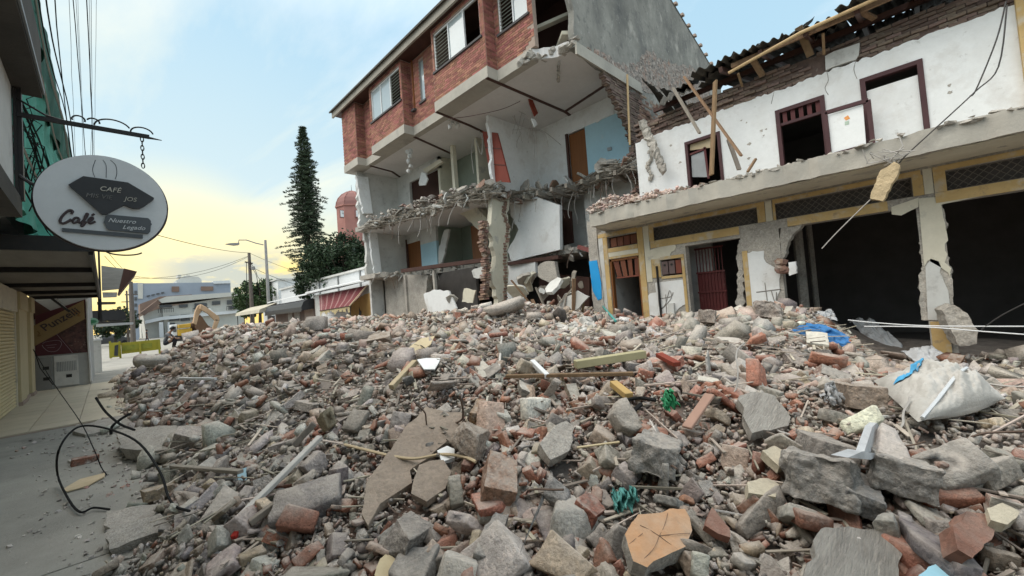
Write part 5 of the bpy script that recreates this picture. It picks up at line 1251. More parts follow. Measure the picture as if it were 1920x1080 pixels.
MB().bar(P(459, 491, 'y', 49.8), P(474, 494, 'y', 49.8), .12, .12).build('crossarm', M['pole'], t)
MB().tube([P(474, 500, 'y', 49.6), P(475, 506, 'y', 49.6)], .2, 8).build('transformer', M['lamp_grey'], t)
for s in ([(468, 490), (478, 505), (484, 520), (496, 532)], [(470, 500), (480, 515), (486, 545)], [(462, 492), (463, 560), (463, 600)]): stroke('drop_cable', PP(s, 'y', 49.7), .03, M['wire_black'], t, 4)
wl = [([(296, 438), (370, 458), (466, 475)], 'x', None), ]
def wire(name, a, c, sag, lab, r=.022, m='wire_black', grp='overhead wires'):
    pts = []
    for i in range(17):
        u = i / 16; p = Vector(a).lerp(Vector(c), u); p.z -= sag * 4 * u * (1 - u); pts.append(p)
    o = MB().tube(pts, r, 4).build(name, M[m]); tag(o, lab, 'wire', grp); return o
tp = Vector((pb.x, 50, ptop.z))
wire('overhead_wire', P(250, 428, 'y', 26), tp, .25, 'uppermost dark wire from behind the round sign to the utility pole', .018)
wire('overhead_wire', P(215, 520, 'y', 60), tp + Vector((0, 0, -.3)), .9, 'sagging dark wire crossing the yellow sky to the utility pole', .02)
wire('overhead_wire', P(200, 505, 'y', 60), tp + Vector((0, 0, -.35)), 1.6, 'lowest sagging wire crossing the yellow sky to the utility pole', .02)
wire('overhead_wire', tp, P(640, 525, 'y', 60), .6, 'upper wire from the utility pole to the dark conifer', .02)
wire('overhead_wire', tp + Vector((0, 0, -1.4)), P(600, 540, 'y', 60), .5, 'lower wire from the utility pole to the dark conifer', .025)
for k, (px, py) in enumerate([(200, 470), (196, 480)]):
    wire('overhead_wire', P(px, py, 'y', 30), P(262, 520 + 6 * k, 'y', 90), .6, 'thin wire dropping from the canopy edge towards the far buildings', .015, grp='wires by the canopy edge')

# ================================================================== FAR BUILDINGS
FY_ = 118.0
def fb(pts, y, dy, name, m, par): return MB().prism([P(a, c, 'y', y) for a, c in pts], (0, dy, 0)).build(name, m, par)
M['far_white'] = mat('far_white_wall', (0.62, 0.60, 0.54), .9, (.5, .49, .44), .3, .7)
M['far_blue'] = mat('far_blue_grey_wall', (0.34, 0.38, 0.44), .9, (.28, .31, .36), .1, .7)
M['far_glass'] = mat('far_window', (0.12, 0.125, 0.13), .3, (.07, .07, .075), .5, .6)
M['far_brown'] = mat('far_brown', (0.25, 0.17, 0.13), .9, (.18, .12, .1), .5, .6)
t = thing('far_white_building', P(360, 620, 'y', FY_), 'white two storey building with long balconies at the end of the street', 'building')
fb([(303, 577), (455, 552), (462, 640), (312, 640)], FY_, 14, 'front_wall', M['far_white'], t)
fb([(268, 590), (302, 577), (311, 640), (276, 640)], FY_ + .5, 12, 'side_wall', M['far_white'], t)
fb([(297, 562), (312, 556), (452, 547), (453, 554), (303, 568)], FY_ - 1.2, 15, 'cornice', M['far_white'], t)
fb([(264, 586), (297, 561), (303, 568), (270, 592)], FY_ - .8, 12, 'tiled_eave', M['far_brown'], t)
fb([(272, 601), (304, 594), (455, 581), (455, 586), (305, 600), (273, 607)], FY_ - 1.0, 1.2, 'storey_band', M['frame_white'], t)
for (a, c, d, e) in ((299, 572, 323, 577), (336, 571, 352, 577), (365, 569, 388, 580), (398, 565, 413, 572), (426, 563, 445, 571), (318, 592, 336, 602), (339, 590, 356, 602), (362, 590, 372, 600), (316, 606, 328, 630), (430, 575, 446, 580)):
    o = fb([(a, c), (d, c - 1), (d, e - 1), (a, e)], FY_ - .35, .3, 'window', M['far_glass'], t)
for (a, c, d, e) in ((297, 579, 325, 588), (425, 574, 447, 581), (362, 578, 390, 586)):
    o = fb([(a, c), (d, c - 2), (d, c - .8), (a, c + 1.2)], FY_ - 1.6, .15, 'balcony_rail', M['dark_metal'], t)
    for k in range(8):
        x = a + (d - a) * k / 7; y0 = c - 2 * k / 7
        MB().bar(P(x, y0, 'y', FY_ - 1.55), P(x, y0 + 8, 'y', FY_ - 1.55), .08, .08).build('baluster', M['dark_metal'], t)
for px in (304, 316, 300): MB().bar(P(px, 604, 'y', FY_ - .9), P(px + 1, 640, 'y', FY_ - .9), .35, .35).build('column', M['frame_white'], t)
t = thing('far_blue_building', P(340, 620, 'y', 150), 'large blue grey building with stepped roof behind the white balconied building', 'building')
fb([(246, 531), (300, 531), (432, 529), (436, 640), (252, 640)], 150, 22, 'wall', M['far_blue'], t)
fb([(330, 526), (346, 517), (372, 519), (378, 524), (378, 534), (332, 534)], 152, 14, 'roof_block', M['far_white'], t)
for (a, c, d, e) in ((333, 515, 340, 520), (349, 515, 356, 519)): fb([(a, c), (d, c), (d, e), (a, e)], 153, 4, 'roof_tank', M['far_white'], t)
fb([(400, 527), (431, 526), (432, 531), (401, 532)], 149.5, 10, 'roof_parapet', M['frame_white'], t)
fb([(246, 530), (268, 530), (268, 560), (248, 560)], 149.8, .19, 'pale_wall', M['far_white'], t)
for (a, c, d, e) in ((377, 537, 400, 545), (322, 537, 336, 547)):
    fb([(a, c), (d, c), (d, e), (a, e)], 149.7, .25, 'window', M['far_brown'], t)
for k in range(4): fb([(275 + 9 * k, 554 - 2 * k), (281 + 9 * k, 553 - 2 * k), (281 + 9 * k, 555.5 - 2 * k), (275 + 9 * k, 556.5 - 2 * k)], 149.7, .25, 'window', M['far_glass'], t)
t = thing('far_red_roof_house', P(290, 600, 'y', 135), 'low house with reddish roof squeezed before the blue grey building', 'building')
fb([(262, 570), (300, 556), (360, 552), (362, 580), (264, 600)], 135, 8, 'roof', M['far_brown'], t)
fb([(264, 600), (300, 585), (302, 640), (266, 640)], 136, 8, 'wall', M['far_white'], t)
t = thing('far_tower_block', P(256, 620, 'y', 140), 'narrow grey tower block showing beside the awnings at the street end', 'building')
fb([(247, 532), (258, 531), (261, 640), (250, 640)], 110, 8, 'wall', M['far_blue'], t)
for k in range(6): fb([(252, 545 + 12 * k), (257, 545 + 12 * k), (257, 551 + 12 * k), (252, 551 + 12 * k)], 109.8, .19, 'window', M['far_glass'], t)
# poles at the street end
for i, (px, t_, b_, lab) in enumerate(((244, 528, 648, 'thick dark pole standing by the yellow barrier'), (235, 545, 640, 'thin dark pole beyond the black awning'))):
    p = P(px + 6, b_, 'y', 58 + 10 * i); q = P(px, t_, 'y', 58 + 10 * i); th = thing('pole', (p.x, p.y, 0), lab, 'pole')
    MB().tube([(p.x, p.y, 0), (p.x, p.y, q.z)], .24 if i == 0 else .12, 7, .16 if i == 0 else .09).build('shaft', M['pole'], th)
    MB().box(p.x - .5, p.x + .5, p.y - .06, p.y + .06, q.z - 1.4, q.z - 1.3).build('crossarm', M['pole'], th)

# ================================================================== EXCAVATOR
EYx = 44.0
def ex(px, py, dy=0.0): return P(px, py, 'y', EYx + dy)
t = thing('excavator', P(355, 630, 'y', EYx), 'yellow excavator working on top of the far end of the rubble', 'excavator')
M['ex_yellow'] = mat('worn_yellow_paint', (0.58, 0.36, 0.05), .55, (.42, .25, .04), 1.5, .8, spots=[((.2, .15, .1), 3, .6, .7, .6)])
M['ex_mud'] = mat('muddy_steel', (0.17, 0.10, 0.06), .9, (.11, .065, .04), 1.2, .8)
M['ex_pale'] = mat('dusty_boom', (0.52, 0.36, 0.23), .8, (.36, .24, .14), 1.2, .8)
def exb(pts, dy, th, name, m): return MB().prism([ex(a, c, dy) for a, c in pts], (0, th, 0)).build(name, m, t, bevel=.03)
exb([(334, 609), (358, 606), (358, 614), (334, 616)], 0, 2.4, 'engine_cover', M['ex_yellow'])
exb([(333, 618), (360, 615), (362, 628), (334, 630)], 0.05, 2.4, 'counterweight', M['ex_yellow'])
exb([(321, 609), (332, 608), (333, 632), (323, 633)], 0.3, 1.6, 'cab', M['frame_white'])
exb([(324, 613), (330, 612), (331, 622), (325, 623)], 0.26, .04, 'cab_window', M['far_glass'])
exb([(360, 606), (372, 598), (398, 618), (402, 624), (366, 629)], .4, 1.8, 'turntable', M['ex_mud'])
exb([(362, 606), (366, 584), (371, 573), (377, 570), (384, 574), (379, 581), (374, 590), (369, 610)], -.1, .5, 'boom', M['ex_pale'])
exb([(376, 571), (386, 575), (411, 594), (412, 601), (404, 602), (390, 588), (375, 579)], -.5, .45, 'stick', M['ex_pale'])
exb([(404, 598), (412, 600), (404, 622), (396, 624)], -.5, .4, 'linkage', M['ex_pale'])
exb([(388, 580), (394, 578), (402, 586), (396, 588)], -.4, .6, 'ram', M['frame_white'])
exb([(376, 590), (390, 610), (404, 618), (398, 628), (372, 626), (366, 612)], -.1, .8, 'bucket', M['ex_mud'])
for dy in (.1, 1.9):
    b = MB(); q = [ex(a, c, dy) for a, c in [(326, 631), (330, 629), (398, 624), (404, 628), (402, 636), (332, 640), (326, 637)]]
    b.prism(q, (0, .5, 0)); tk = b.build('track', M['dark_metal'], t)
# ================================================================== BARRIERS, PEOPLE, CARS at the street end
t = thing('yellow_barrier', P(215, 668, 'z', 0), 'yellow barrier boards standing across the road at the end of the rubble', 'barrier')
M['barrier'] = mat('yellow_barrier', (0.31, 0.275, 0.03), .8, (.22, .2, .03), 2, .7)
M['barrier_green'] = mat('olive_print', (0.16, 0.18, 0.03), .8, (0.30, .28, .04), 3, .9)
BYy = 36.0
bd = MB().prism([P(a, c, 'y', BYy) for a, c in [(204, 643), (223, 642), (224, 669), (205, 671)]], (0, .12, 0)).build('end_board', M['barrier'], t)
MB().prism([P(a, c, 'y', BYy - .03) for a, c in [(215, 648), (222, 646), (221, 667), (214, 667)]], (0, .025, 0)).build('dark_print', M['sign_dark'], t)
MB().prism([P(a, c, 'y', BYy + .4) for a, c in [(227, 643), (300, 636), (302, 655), (228, 664)]], (0, .12, 0)).build('long_board', M['barrier'], t)
MB().prism([P(a, c, 'y', BYy + .37) for a, c in [(229, 648), (285, 643), (285, 652), (229, 658)]], (0, .025, 0)).build('printed_band', M['barrier_green'], t)
for px in (206, 224, 262, 298): MB().bar(P(px, 640, 'y', BYy + .3), P(px + 2, 672, 'y', BYy + .3), .1, .1).build('post', M['barrier'], t)

M['skin'] = mat('skin', (0.28, 0.16, 0.10), .6)
M['hair'] = mat('black_hair', (0.012, 0.011, 0.01), .6)
M['cloth_dark'] = mat('dark_clothes', (0.03, 0.032, 0.04), .9, (.02, .02, .026), 6, .6)
M['cloth_grey'] = mat('grey_clothes', (0.16, 0.17, 0.18), .9, (.1, .1, .11), 6, .6)
def person(loc, face, pose, label, shirt, grp=None):
    """One continuous skinned body; head with face, hair and shoes. pose: list of joints."""
    t = thing('person', loc, label, 'person', grp)
    J = pose; rad = {'pelvis': .125, 'spine': .12, 'chest': .14, 'neck': .055, 'shl': .065, 'shr': .065, 'ell': .045, 'elr': .045, 'wrl': .032, 'wrr': .032, 'hal': .03, 'har': .03, 'hipl': .095, 'hipr': .095, 'knl': .062, 'knr': .062, 'anl': .042, 'anr': .042, 'tol': .035, 'tor': .035, 'heb': .06, 'hem': .088, 'het': .072}
    names = list(J); E_ = [('pelvis', 'spine'), ('spine', 'chest'), ('chest', 'neck'), ('chest', 'shl'), ('chest', 'shr'), ('shl', 'ell'), ('ell', 'wrl'), ('wrl', 'hal'), ('shr', 'elr'), ('elr', 'wrr'), ('wrr', 'har'), ('pelvis', 'hipl'), ('pelvis', 'hipr'), ('hipl', 'knl'), ('knl', 'anl'), ('anl', 'tol'), ('hipr', 'knr'), ('knr', 'anr'), ('anr', 'tor'), ('neck', 'heb'), ('heb', 'hem'), ('hem', 'het')]
    me = bpy.data.meshes.new('body'); me.from_pydata([J[n] for n in names], [(names.index(a), names.index(c)) for a, c in E_], [])
    o = bpy.data.objects.new('body', me); COL.objects.link(o)
    md = o.modifiers.new('skin', 'SKIN'); md.use_smooth_shade = True
    for i, n in enumerate(names): me.skin_vertices[0].data[i].radius = (rad[n], rad[n] * (.8 if n in ('chest', 'spine', 'pelvis') else 1)); me.skin_vertices[0].data[i].use_root = (n == 'pelvis')
    o.modifiers.new('sub', 'SUBSURF').levels = 1
    bpy.context.view_layer.update()
    m2 = bpy.data.meshes.new_from_object(o.evaluated_get(bpy.context.evaluated_depsgraph_get())); bpy.data.objects.remove(o)
    for m in (shirt, M['cloth_dark'], M['skin'], M['hair']): m2.materials.append(m)
    jv = {n: Vector(J[n]) for n in names}
    for p in m2.polygons:
        n = min(names, key=lambda q: (jv[q] - p.center).length)
        p.material_index = 2 if n in ('neck', 'heb', 'hem', 'het', 'wrl', 'wrr', 'hal', 'har', 'ell', 'elr') else (1 if n in ('hipl', 'hipr', 'knl', 'knr', 'pelvis') else (3 if n in ('tol', 'tor', 'anl', 'anr') else 0))
    o = bpy.data.objects.new('body', m2); COL.objects.link(o); o.parent = t; o['_o'] = t['_o']
    h = jv['hem']; up = (jv['het'] - jv['heb']).normalized()
    b = MB(); vs = []
    for i in range(7):
        a = math.pi * .62 * i / 6
        for k in range(12):
            c = 2 * math.pi * k / 12; rr_ = .112 * math.sin(a); d = Vector((math.cos(c), math.sin(c), 0)) * rr_; vs.append(h + Vector((0, 0, .03)) + d - Vector((math.sin(0), .015 - .015, 0)) + up * .125 * math.cos(a))
    fs = [(i * 12 + k, (i + 1) * 12 + k, (i + 1) * 12 + (k + 1) % 12, i * 12 + (k + 1) % 12) for i in range(6) for k in range(12)]
    b.add([v + Vector(loc) for v in vs], fs); ho = b.build('hair', M['hair'], t, smooth=True)
    t.rotation_euler = (0, 0, face); return t
stand = dict(pelvis=(0, 0, .95), spine=(0, .01, 1.12), chest=(0, 0, 1.35), neck=(0, 0, 1.50), shl=(-.19, 0, 1.42), shr=(.19, 0, 1.42), ell=(-.25, .02, 1.14), elr=(.25, -.03, 1.14), wrl=(-.24, -.10, .90), wrr=(.25, .07, .90), hal=(-.23, -.13, .80), har=(.25, .10, .80), hipl=(-.09, 0, .88), hipr=(.09, 0, .88), knl=(-.10, -.14, .50), knr=(.11, .08, .50), anl=(-.10, -.20, .09), anr=(.11, .26, .12), tol=(-.11, -.36, .04), tor=(.12, .14, .04), heb=(0, -.02, 1.58), hem=(0, -.02, 1.66), het=(0, -.01, 1.74))
p = P(283, 632, 'z', 0); 
person((3.6, 70, 0), R(80), stand, 'small figure in dark clothes walking across the street by the far buildings', M['cloth_dark'])
sit = dict(pelvis=(0, .12, .32), spine=(0, .08, .50), chest=(0, -.04, .72), neck=(0, -.13, .86), shl=(-.19, -.06, .78), shr=(.19, -.06, .78), ell=(-.26, -.22, .55), elr=(.26, -.22, .55), wrl=(-.15, -.42, .52), wrr=(.15, -.42, .52), hal=(-.10, -.50, .50), har=(.10, -.50, .50), hipl=(-.1, .08, .30), hipr=(.1, .08, .30), knl=(-.16, -.34, .52), knr=(.16, -.34, .52), anl=(-.14, -.24, .10), anr=(.14, -.24, .10), tol=(-.14, -.42, .05), tor=(.14, -.42, .05), heb=(0, -.19, .92), hem=(0, -.22, 1.0), het=(0, -.23, 1.08))
pz = P(314, 646, 'y', 27.0)
person((pz.x, 27.0, max(.3, pz.z - .25)), R(70), sit, 'person with black hair in dark top bending down on the rubble by the barrier', M['cloth_grey'])

def car(loc, rz, col, label):
    t = thing('parked_car', loc, label, 'car', 'cars parked at the street end')
    loc = Vector(loc); m = mat('car_paint', col, .35, None, 2, .3, spec=.6)
    prof = [(-2.0, .35), (-2.05, .75), (-1.75, .95), (-1.1, 1.0), (-.55, 1.42), (.75, 1.45), (1.35, 1.05), (1.95, .92), (2.1, .7), (2.08, .35)]
    MB().prism([loc + Vector((x, -.82, z)) for x, z in prof], (0, 1.64, 0)).build('body', m, t, bevel=.06)
    for s in (-1, 1): MB().prism([loc + Vector((x, s * .835, z)) for x, z in [(-1.0, 1.02), (-.5, 1.36), (.7, 1.38), (1.2, 1.05)]], (0, -s * .03, 0)).build('side_window', M['far_glass'], t)
    for x in (-1.3, 1.3):
        for s in (-1, 1):
            c = loc + Vector((x, s * .78, .32)); MB().tube([c - Vector((0, .1, 0)), c + Vector((0, .1, 0))], .32, 14).build('wheel', M['black_metal'], t)
    for s in (-1, 1): MB().box(*(loc.x - 2.08, loc.x - 2.0), loc.y + s * .6 - .15, loc.y + s * .6 + .15, loc.z + .68, loc.z + .8).build('headlight', M['frame_white'], t)
    t.rotation_euler = (0, 0, rz); return t
car((0.2, 74, 0), R(10), (0.05, 0.052, 0.055), 'dark car parked under the street trees beyond the awnings')
car((-3.2, 64, 0), R(0), (0.45, 0.46, 0.46), 'pale car parked nearest the awnings at the street end')
t = thing('motorcycle', (-.55, 33, 0), 'motorcycle parked on the pavement by the shop corner', 'motorcycle')
for y in (32.4, 33.7): MB().tube([(-.55 + .3 * math.cos(a), y + 0, .3 + .3 * math.sin(a)) if False else (-.55, y + .28 * math.cos(a), .3 + .28 * math.sin(a)) for a in [2 * math.pi * k / 16 for k in range(17)]], .05, 5).build('wheel', M['black_metal'], t)
MB().prism([(-.62, 32.5, .55), (-.62, 33.5, .5), (-.62, 33.8, .8), (-.62, 33.2, .85), (-.62, 32.7, .95)], (.14, 0, 0)).build('body', M['panel_red'], t)
MB().box(-.66, -.46, 33.0, 33.75, .82, .92).build('seat', M['black_metal'], t)
MB().bar((-.85, 32.65, 1.1), (-.25, 32.65, 1.1), .04, .04).build('handlebar', M['dark_metal'], t)
MB().bar((-.55, 32.4, .3), (-.55, 32.7, 1.1), .05, .05).build('fork', M['grey_metal'], t)

# ================================================================== TREES
M['leaf'] = mat('leaf_green', (0.050, 0.085, 0.028), .6, (.03, .055, .018), 2, .6, island=.45)
M['leaf_dark'] = mat('leaf_dark_green', (0.030, 0.055, 0.024), .6, (.02, .036, .016), 2, .6, island=.4)
M['needle'] = mat('needle_green', (0.045, 0.068, 0.036), .7, (.028, .045, .024), 2, .6, island=.35)
M['bark'] = mat('bark', (0.10, 0.075, 0.055), .95, (.06, .045, .035), 4, .8, .4, 20)
def leaves_np(cent, size, n, seed):
    """n small two-triangle leaves about each clump centre -> verts, faces"""
    r = np.random.default_rng(seed); c = np.repeat(cent, n, 0); s = np.repeat(size, n)
    d = r.normal(size=c.shape); d /= np.linalg.norm(d, axis=1)[:, None]; c = c + d * (s * r.random(len(s)) ** .4)[:, None]
    a = r.normal(size=c.shape); a /= np.linalg.norm(a, axis=1)[:, None]; bb = np.cross(a, r.normal(size=c.shape)); bb /= np.linalg.norm(bb, axis=1)[:, None]
    return c, a, bb
def quads(name, c, a, bb, l, w_, m, parent):
    v = np.empty((len(c) * 4, 3)); v[0::4] = c - a * l; v[1::4] = c + bb * w_; v[2::4] = c + a * l; v[3::4] = c - bb * w_
    o0 = np.array(parent['_o']); v -= o0
    me = bpy.data.meshes.new(name); n = len(c)
    me.vertices.add(n * 4); me.vertices.foreach_set('co', v.ravel()); me.loops.add(n * 4); me.loops.foreach_set('vertex_index', np.arange(n * 4)); me.polygons.add(n)
    me.polygons.foreach_set('loop_start', np.arange(n) * 4); me.update(calc_edges=True); me.materials.append(m)
    o = bpy.data.objects.new(name, me); COL.objects.link(o); o.parent = parent; o['_o'] = tuple(o0); return o
def broad_tree(loc, h, rad, crown_z, label, seed, m, trunk_r=.25, clumps=60, per=110, leaf=.16, grp=None, flat=.75):
    t = thing('broadleaf_tree', loc, label, 'tree', grp); loc = Vector(loc); r = np.random.default_rng(seed)
    MB().tube([loc, loc + Vector((.1, .1, h * .3)), loc + Vector((.2, 0, h * .6)), loc + Vector((.2, .1, h * .85))], trunk_r, 8, trunk_r * .3).build('trunk', M['bark'], t)
    b = MB(); cent = []
    for k in range(clumps):
        d = r.normal(size=3); d /= np.linalg.norm(d); q = r.random() ** .35
        cent.append((loc.x + d[0] * rad * q, loc.y + d[1] * rad * q, loc.z + crown_z + d[2] * rad * flat * q))
    cent = np.array(cent)
    for k in range(0, clumps, 4): b.tube([loc + Vector((.1, 0, h * .4)), (Vector(cent[k]) + loc + Vector((0, 0, h * .5))) / 2 * 1.0, Vector(cent[k])], trunk_r * .22, 5, .02)
    stuff(b.build('limbs', M['bark'], t))
    c, a, bb = leaves_np(cent, r.uniform(.3, .75, clumps) * rad * .42, per, seed)
    o = quads('crown', c, a, bb, leaf, leaf * .55, m, t); stuff(o); return t
cz = P(640, 490, 'y', 46)
broad_tree((P(648, 600, 'y', 46).x, 46, 0), 10, 3.9, 7.6, 'dense dark green bushy tree below the church dome', 3, M['leaf_dark'], .3, 110, 150, .17)
broad_tree((P(608, 600, 'y', 50).x, 50, 0), 7.5, 2.9, 5.6, 'lower bushy tree at the foot of the tall conifer', 7, M['leaf_dark'], .25, 80, 130, .16)
broad_tree((P(470, 600, 'y', 74).x, 74, 0), 6, 2.0, 4.0, 'small tree between the utility pole and the far white building', 5, M['leaf'], .25, 50, 90, .2, 'small street trees')
broad_tree((P(487, 600, 'y', 66).x, 66, 0), 8, 3.0, 5.4, 'small tree between the utility pole and the street lamp', 6, M['leaf'], .25, 50, 90, .2, 'small street trees')
broad_tree((P(512, 600, 'y', 68).x, 68, 0), 7, 3.0, 5.2, 'small tree just behind the street lamp', 12, M['leaf_dark'], .25, 50, 90, .2, 'small street trees')
broad_tree((P(215, 640, 'y', 66).x, 66, 0), 4.2, 2.1, 2.9, 'low round tree over the parked cars beyond the awnings', 8, M['leaf_dark'], .16, 40, 80, .17, 'street trees by the parked cars')
broad_tree((P(238, 640, 'y', 80).x, 80, 0), 4.0, 1.6, 2.6, 'low tree beside the thick dark pole at the street end', 9, M['leaf_dark'], .15, 34, 80, .17, 'street trees by the parked cars')
# tall tiered conifer
cy_ = 52.0; cb = P(585, 560, 'y', cy_); ct = P(573, 238, 'y', cy_); H_ = ct.z
t = thing('conifer_tree', (cb.x, cy_, 0), 'very tall narrow dark conifer with tiered drooping branches', 'tree')
base = Vector((cb.x, cy_, 0)); 
MB().tube([base, base + Vector((0, 0, H_ * .5)), base + Vector((.05, 0, H_))], .34, 9, .04).build('trunk', M['bark'], t)
r = np.random.default_rng(17); C_, A_, B_, brs = [], [], [], MB()
nl = 62
for i in range(nl):
    u = i / (nl - 1); z = H_ * (.20 + .79 * u); R0 = (3.4 * (1 - u) ** .75 + .32) * r.uniform(.75, 1.1) * (.75 if u < .12 else 1)
    nb = 9 if u < .85 else 6
    if u < .34: nb = 5 if i % 2 else 6
    if u < .3 and i % 3 == 1: nb = 3
    off = r.random() * 6.28
    for k in range(nb):
        a = off + 6.283 * k / nb + r.uniform(-.2, .2); L_ = R0 * r.uniform(.5, 1.12) * (1 + .10 * math.sin(a * 2 + z * .9) + .09 * math.sin(a + z * .37)); d = Vector((math.cos(a), math.sin(a), 0)); pts = []
        for q in range(5):
            f = q / 4; pts.append(base + Vector((0, 0, z + .10 * L_ * math.sin(f * 2.2) - .22 * L_ * f * f + (.10 * L_ * f ** 3))) + d * (L_ * f))
        brs.tube(pts, .035 * (1 - .5 * u), 4, .012)
        n = int(22 + 62 * L_ / 3)
        f = r.random(n) ** .75 * .92 + .08
        for ff in f:
            q = min(3, int(ff * 4)); pc = pts[q].lerp(pts[q + 1], ff * 4 - q); side = d.cross(Vector((0, 0, 1)))
            w_ = r.uniform(-.34, .34) * (1.1 - .5 * ff); C_.append(pc + side * w_ + Vector((0, 0, r.uniform(-.06, .12)))); A_.append((d * .5 + side * (1 if w_ > 0 else -1) + Vector((0, 0, r.uniform(-.1, .7)))).normalized()); B_.append(Vector((r.normal(), r.normal(), r.normal())).normalized())
stuff(brs.build('branches', M['bark'], t))
stuff(quads('crown', np.array(C_), np.array(A_), np.array(B_), .23, .05, M['needle'], t))
# church tower with pink dome
TY = 80.0
def tw(px, py, d=0): return P(px, py, 'y', TY - d)
c0 = tw(666, 470); zb, zd, zt = tw(655, 440).z, tw(655, 390).z, tw(656, 358).z; rd = (tw(684, 390) - tw(627, 390)).length / 2
M['pink'] = mat('pink_stucco', (0.38, 0.185, 0.155), .85, (.30, .14, .12), .4, .7)
M['pink_dark'] = mat('pink_dome', (0.25, 0.125, 0.11), .8, (.20, .095, .085), .4, .7)
t = thing('church_tower', (c0.x, TY, 0), 'pink church bell tower with ribbed pointed dome and small clock', 'church tower')
def octa(r_, z): return [Vector((c0.x + r_ * math.cos(R(22.5 + 45 * k + 15)), TY + r_ * math.sin(R(22.5 + 45 * k + 15)), z)) for k in range(8)]
def ringsolid(rs, name, m, parent=t):
    b = MB(); vs = []; [vs.extend(octa(a, z)) for a, z in rs]; n = len(rs)
    fs = [(i * 8 + k, i * 8 + (k + 1) % 8, (i + 1) * 8 + (k + 1) % 8, (i + 1) * 8 + k) for i in range(n - 1) for k in range(8)] + [tuple(range(7, -1, -1)), tuple(range((n - 1) * 8, n * 8))]
    return b.add(vs, fs).build(name, m, t)
ringsolid([(rd * 1.08, 0), (rd * 1.08, zb - 4.2)], 'shaft', M['pink'])
for k in range(8):
    p = octa(rd * 1.0, 0)[k]; MB().tube([(p.x, p.y, zb - 4.2), (p.x, p.y, zb - .6)], rd * .17, 7).build('belfry_pier', M['pink'])if False else MB().tube([(p.x, p.y, zb - 4.2), (p.x, p.y, zb - .6)], rd * .17, 7).build('belfry_pier', M['pink'], t)
ringsolid([(rd * 1.12, zb - .9), (rd * 1.12, zb - .1), (rd * 1.0, zb), (rd * 1.0, zd - .2), (rd * 1.08, zd - .1), (rd * 1.08, zd + .15)], 'drum', M['pink'])
ringsolid([(rd * 1.02, zd + .15), (rd * .98, zd + (zt - zd) * .25), (rd * .86, zd + (zt - zd) * .5), (rd * .62, zd + (zt - zd) * .75), (rd * .3, zd + (zt - zd) * .93), (.12, zt)], 'dome', M['pink_dark'])
for k in range(8):
    pts = [octa(a * 1.01, z)[k] for a, z in [(rd * 1.02, zd + .15), (rd * .98, zd + (zt - zd) * .25), (rd * .86, zd + (zt - zd) * .5), (rd * .62, zd + (zt - zd) * .75), (rd * .3, zd + (zt - zd) * .93), (.12, zt)]]
    MB().tube(pts, .09, 4).build('dome_rib', M['pink'], t)
MB().tube([(c0.x, TY, zt), (c0.x, TY, zt + 1.3)], .06, 5, .02).build('finial', M['black_metal'], t)
for (px, hw) in ((672, 5), (641, 3)):
    p = tw(px, 401, rd * (1.02 if px > 650 else .95)); fr_ = MB().box(p.x - hw * .13, p.x + hw * .13, p.y - .1, p.y + .3, p.z - .75, p.z + .75).build('clock_frame', M['pink_dark'], t)
    sub(MB().box(p.x - hw * .10, p.x + hw * .10, p.y - .13, p.y - .09, p.z - .6, p.z + .6).build('clock_face', M['frame_white'], t), fr_)
    for q in ((.05, .45), (.3, .1)): sub(MB().bar((p.x, p.y - .15, p.z), (p.x + q[0], p.y - .15, p.z + q[1]), .06, .03).build('clock_hand', M['black_metal'], t), fr_)
# ================================================================== THE RUBBLE
def sstep(a, b_, x):
    t_ = np.clip((np.asarray(x, float) - a) / (b_ - a), 0, 1); return t_ * t_ * (3 - 2 * t_)
_ph = rng.uniform(0, 6.28, (14, 3)); _dir = rng.normal(size=(14, 2)); _dir /= np.linalg.norm(_dir, axis=1)[:, None]
_fr = np.array([.5, .7, .9, 1.2, 1.5, 1.9, 2.3, 2.9, 3.5, 4.3, 5.2, 6.1, 7.0, 8.0])
def lump(x, y):
    s = 0
    for k in range(14): s = s + np.sin(_fr[k] * (_dir[k, 0] * x + _dir[k, 1] * y) + _ph[k, 0]) / (1.2 + _fr[k])
    return s
def edge_x(y): return 0.34 + .10 * np.sin(y * 1.1 + .4) + .06 * np.sin(y * 2.9) - .12 * sstep(8, 14, y) + .24 * np.maximum(0, y - 19) + .25 * sstep(3.2, 1.5, y)
def H(x, y):
    x = np.asarray(x, float); y = np.asarray(y, float); r = np.hypot(x, y)
    top = .42 + .55 * sstep(1.2, 5.5, r) + .30 * sstep(6, 10, y) - .52 * sstep(24, 37, y) - .07 * sstep(3, 6, x) * sstep(9, 4, y)
    top = top - .80 * sstep(3.3, 8.8, x) * sstep(.20, .05, y / np.maximum(x, .5)) + .42 * np.exp(-((x - 8.9) ** 2 / 3.0 + (y - 8.3) ** 2 / 6.0)) + .16 * np.exp(-((x - 8.8) ** 2 / 1.2 + (y - 2.2) ** 2 / .5))
    d = x - edge_x(y)
    rise = .22 * sstep(-.15, .25, d) + .78 * sstep(.05, 2.6, d)
    h = top * rise + .085 * lump(x, y) * sstep(.0, .8, d)
    h = h * sstep(46, 40, y)
    return np.where(d < -.15, -.05, h)
def HN(x, y, e=.12):
    n = Vector((-(float(H(x + e, y)) - float(H(x - e, y))) / (2 * e), -(float(H(x, y + e)) - float(H(x, y - e))) / (2 * e), 1)); return n.normalized()
def march(px, py, lift=.03):
    d = AX @ np.array([px - 960.0, 540.0 - py, FPX]); d /= np.linalg.norm(d); t_ = .6
    while t_ < 60:
        p = EYE + d * t_
        if p[2] < max(0.0, float(H(p[0], p[1])) + lift): return Vector(p)
        t_ *= 1.006
    return Vector(EYE + d * 60)
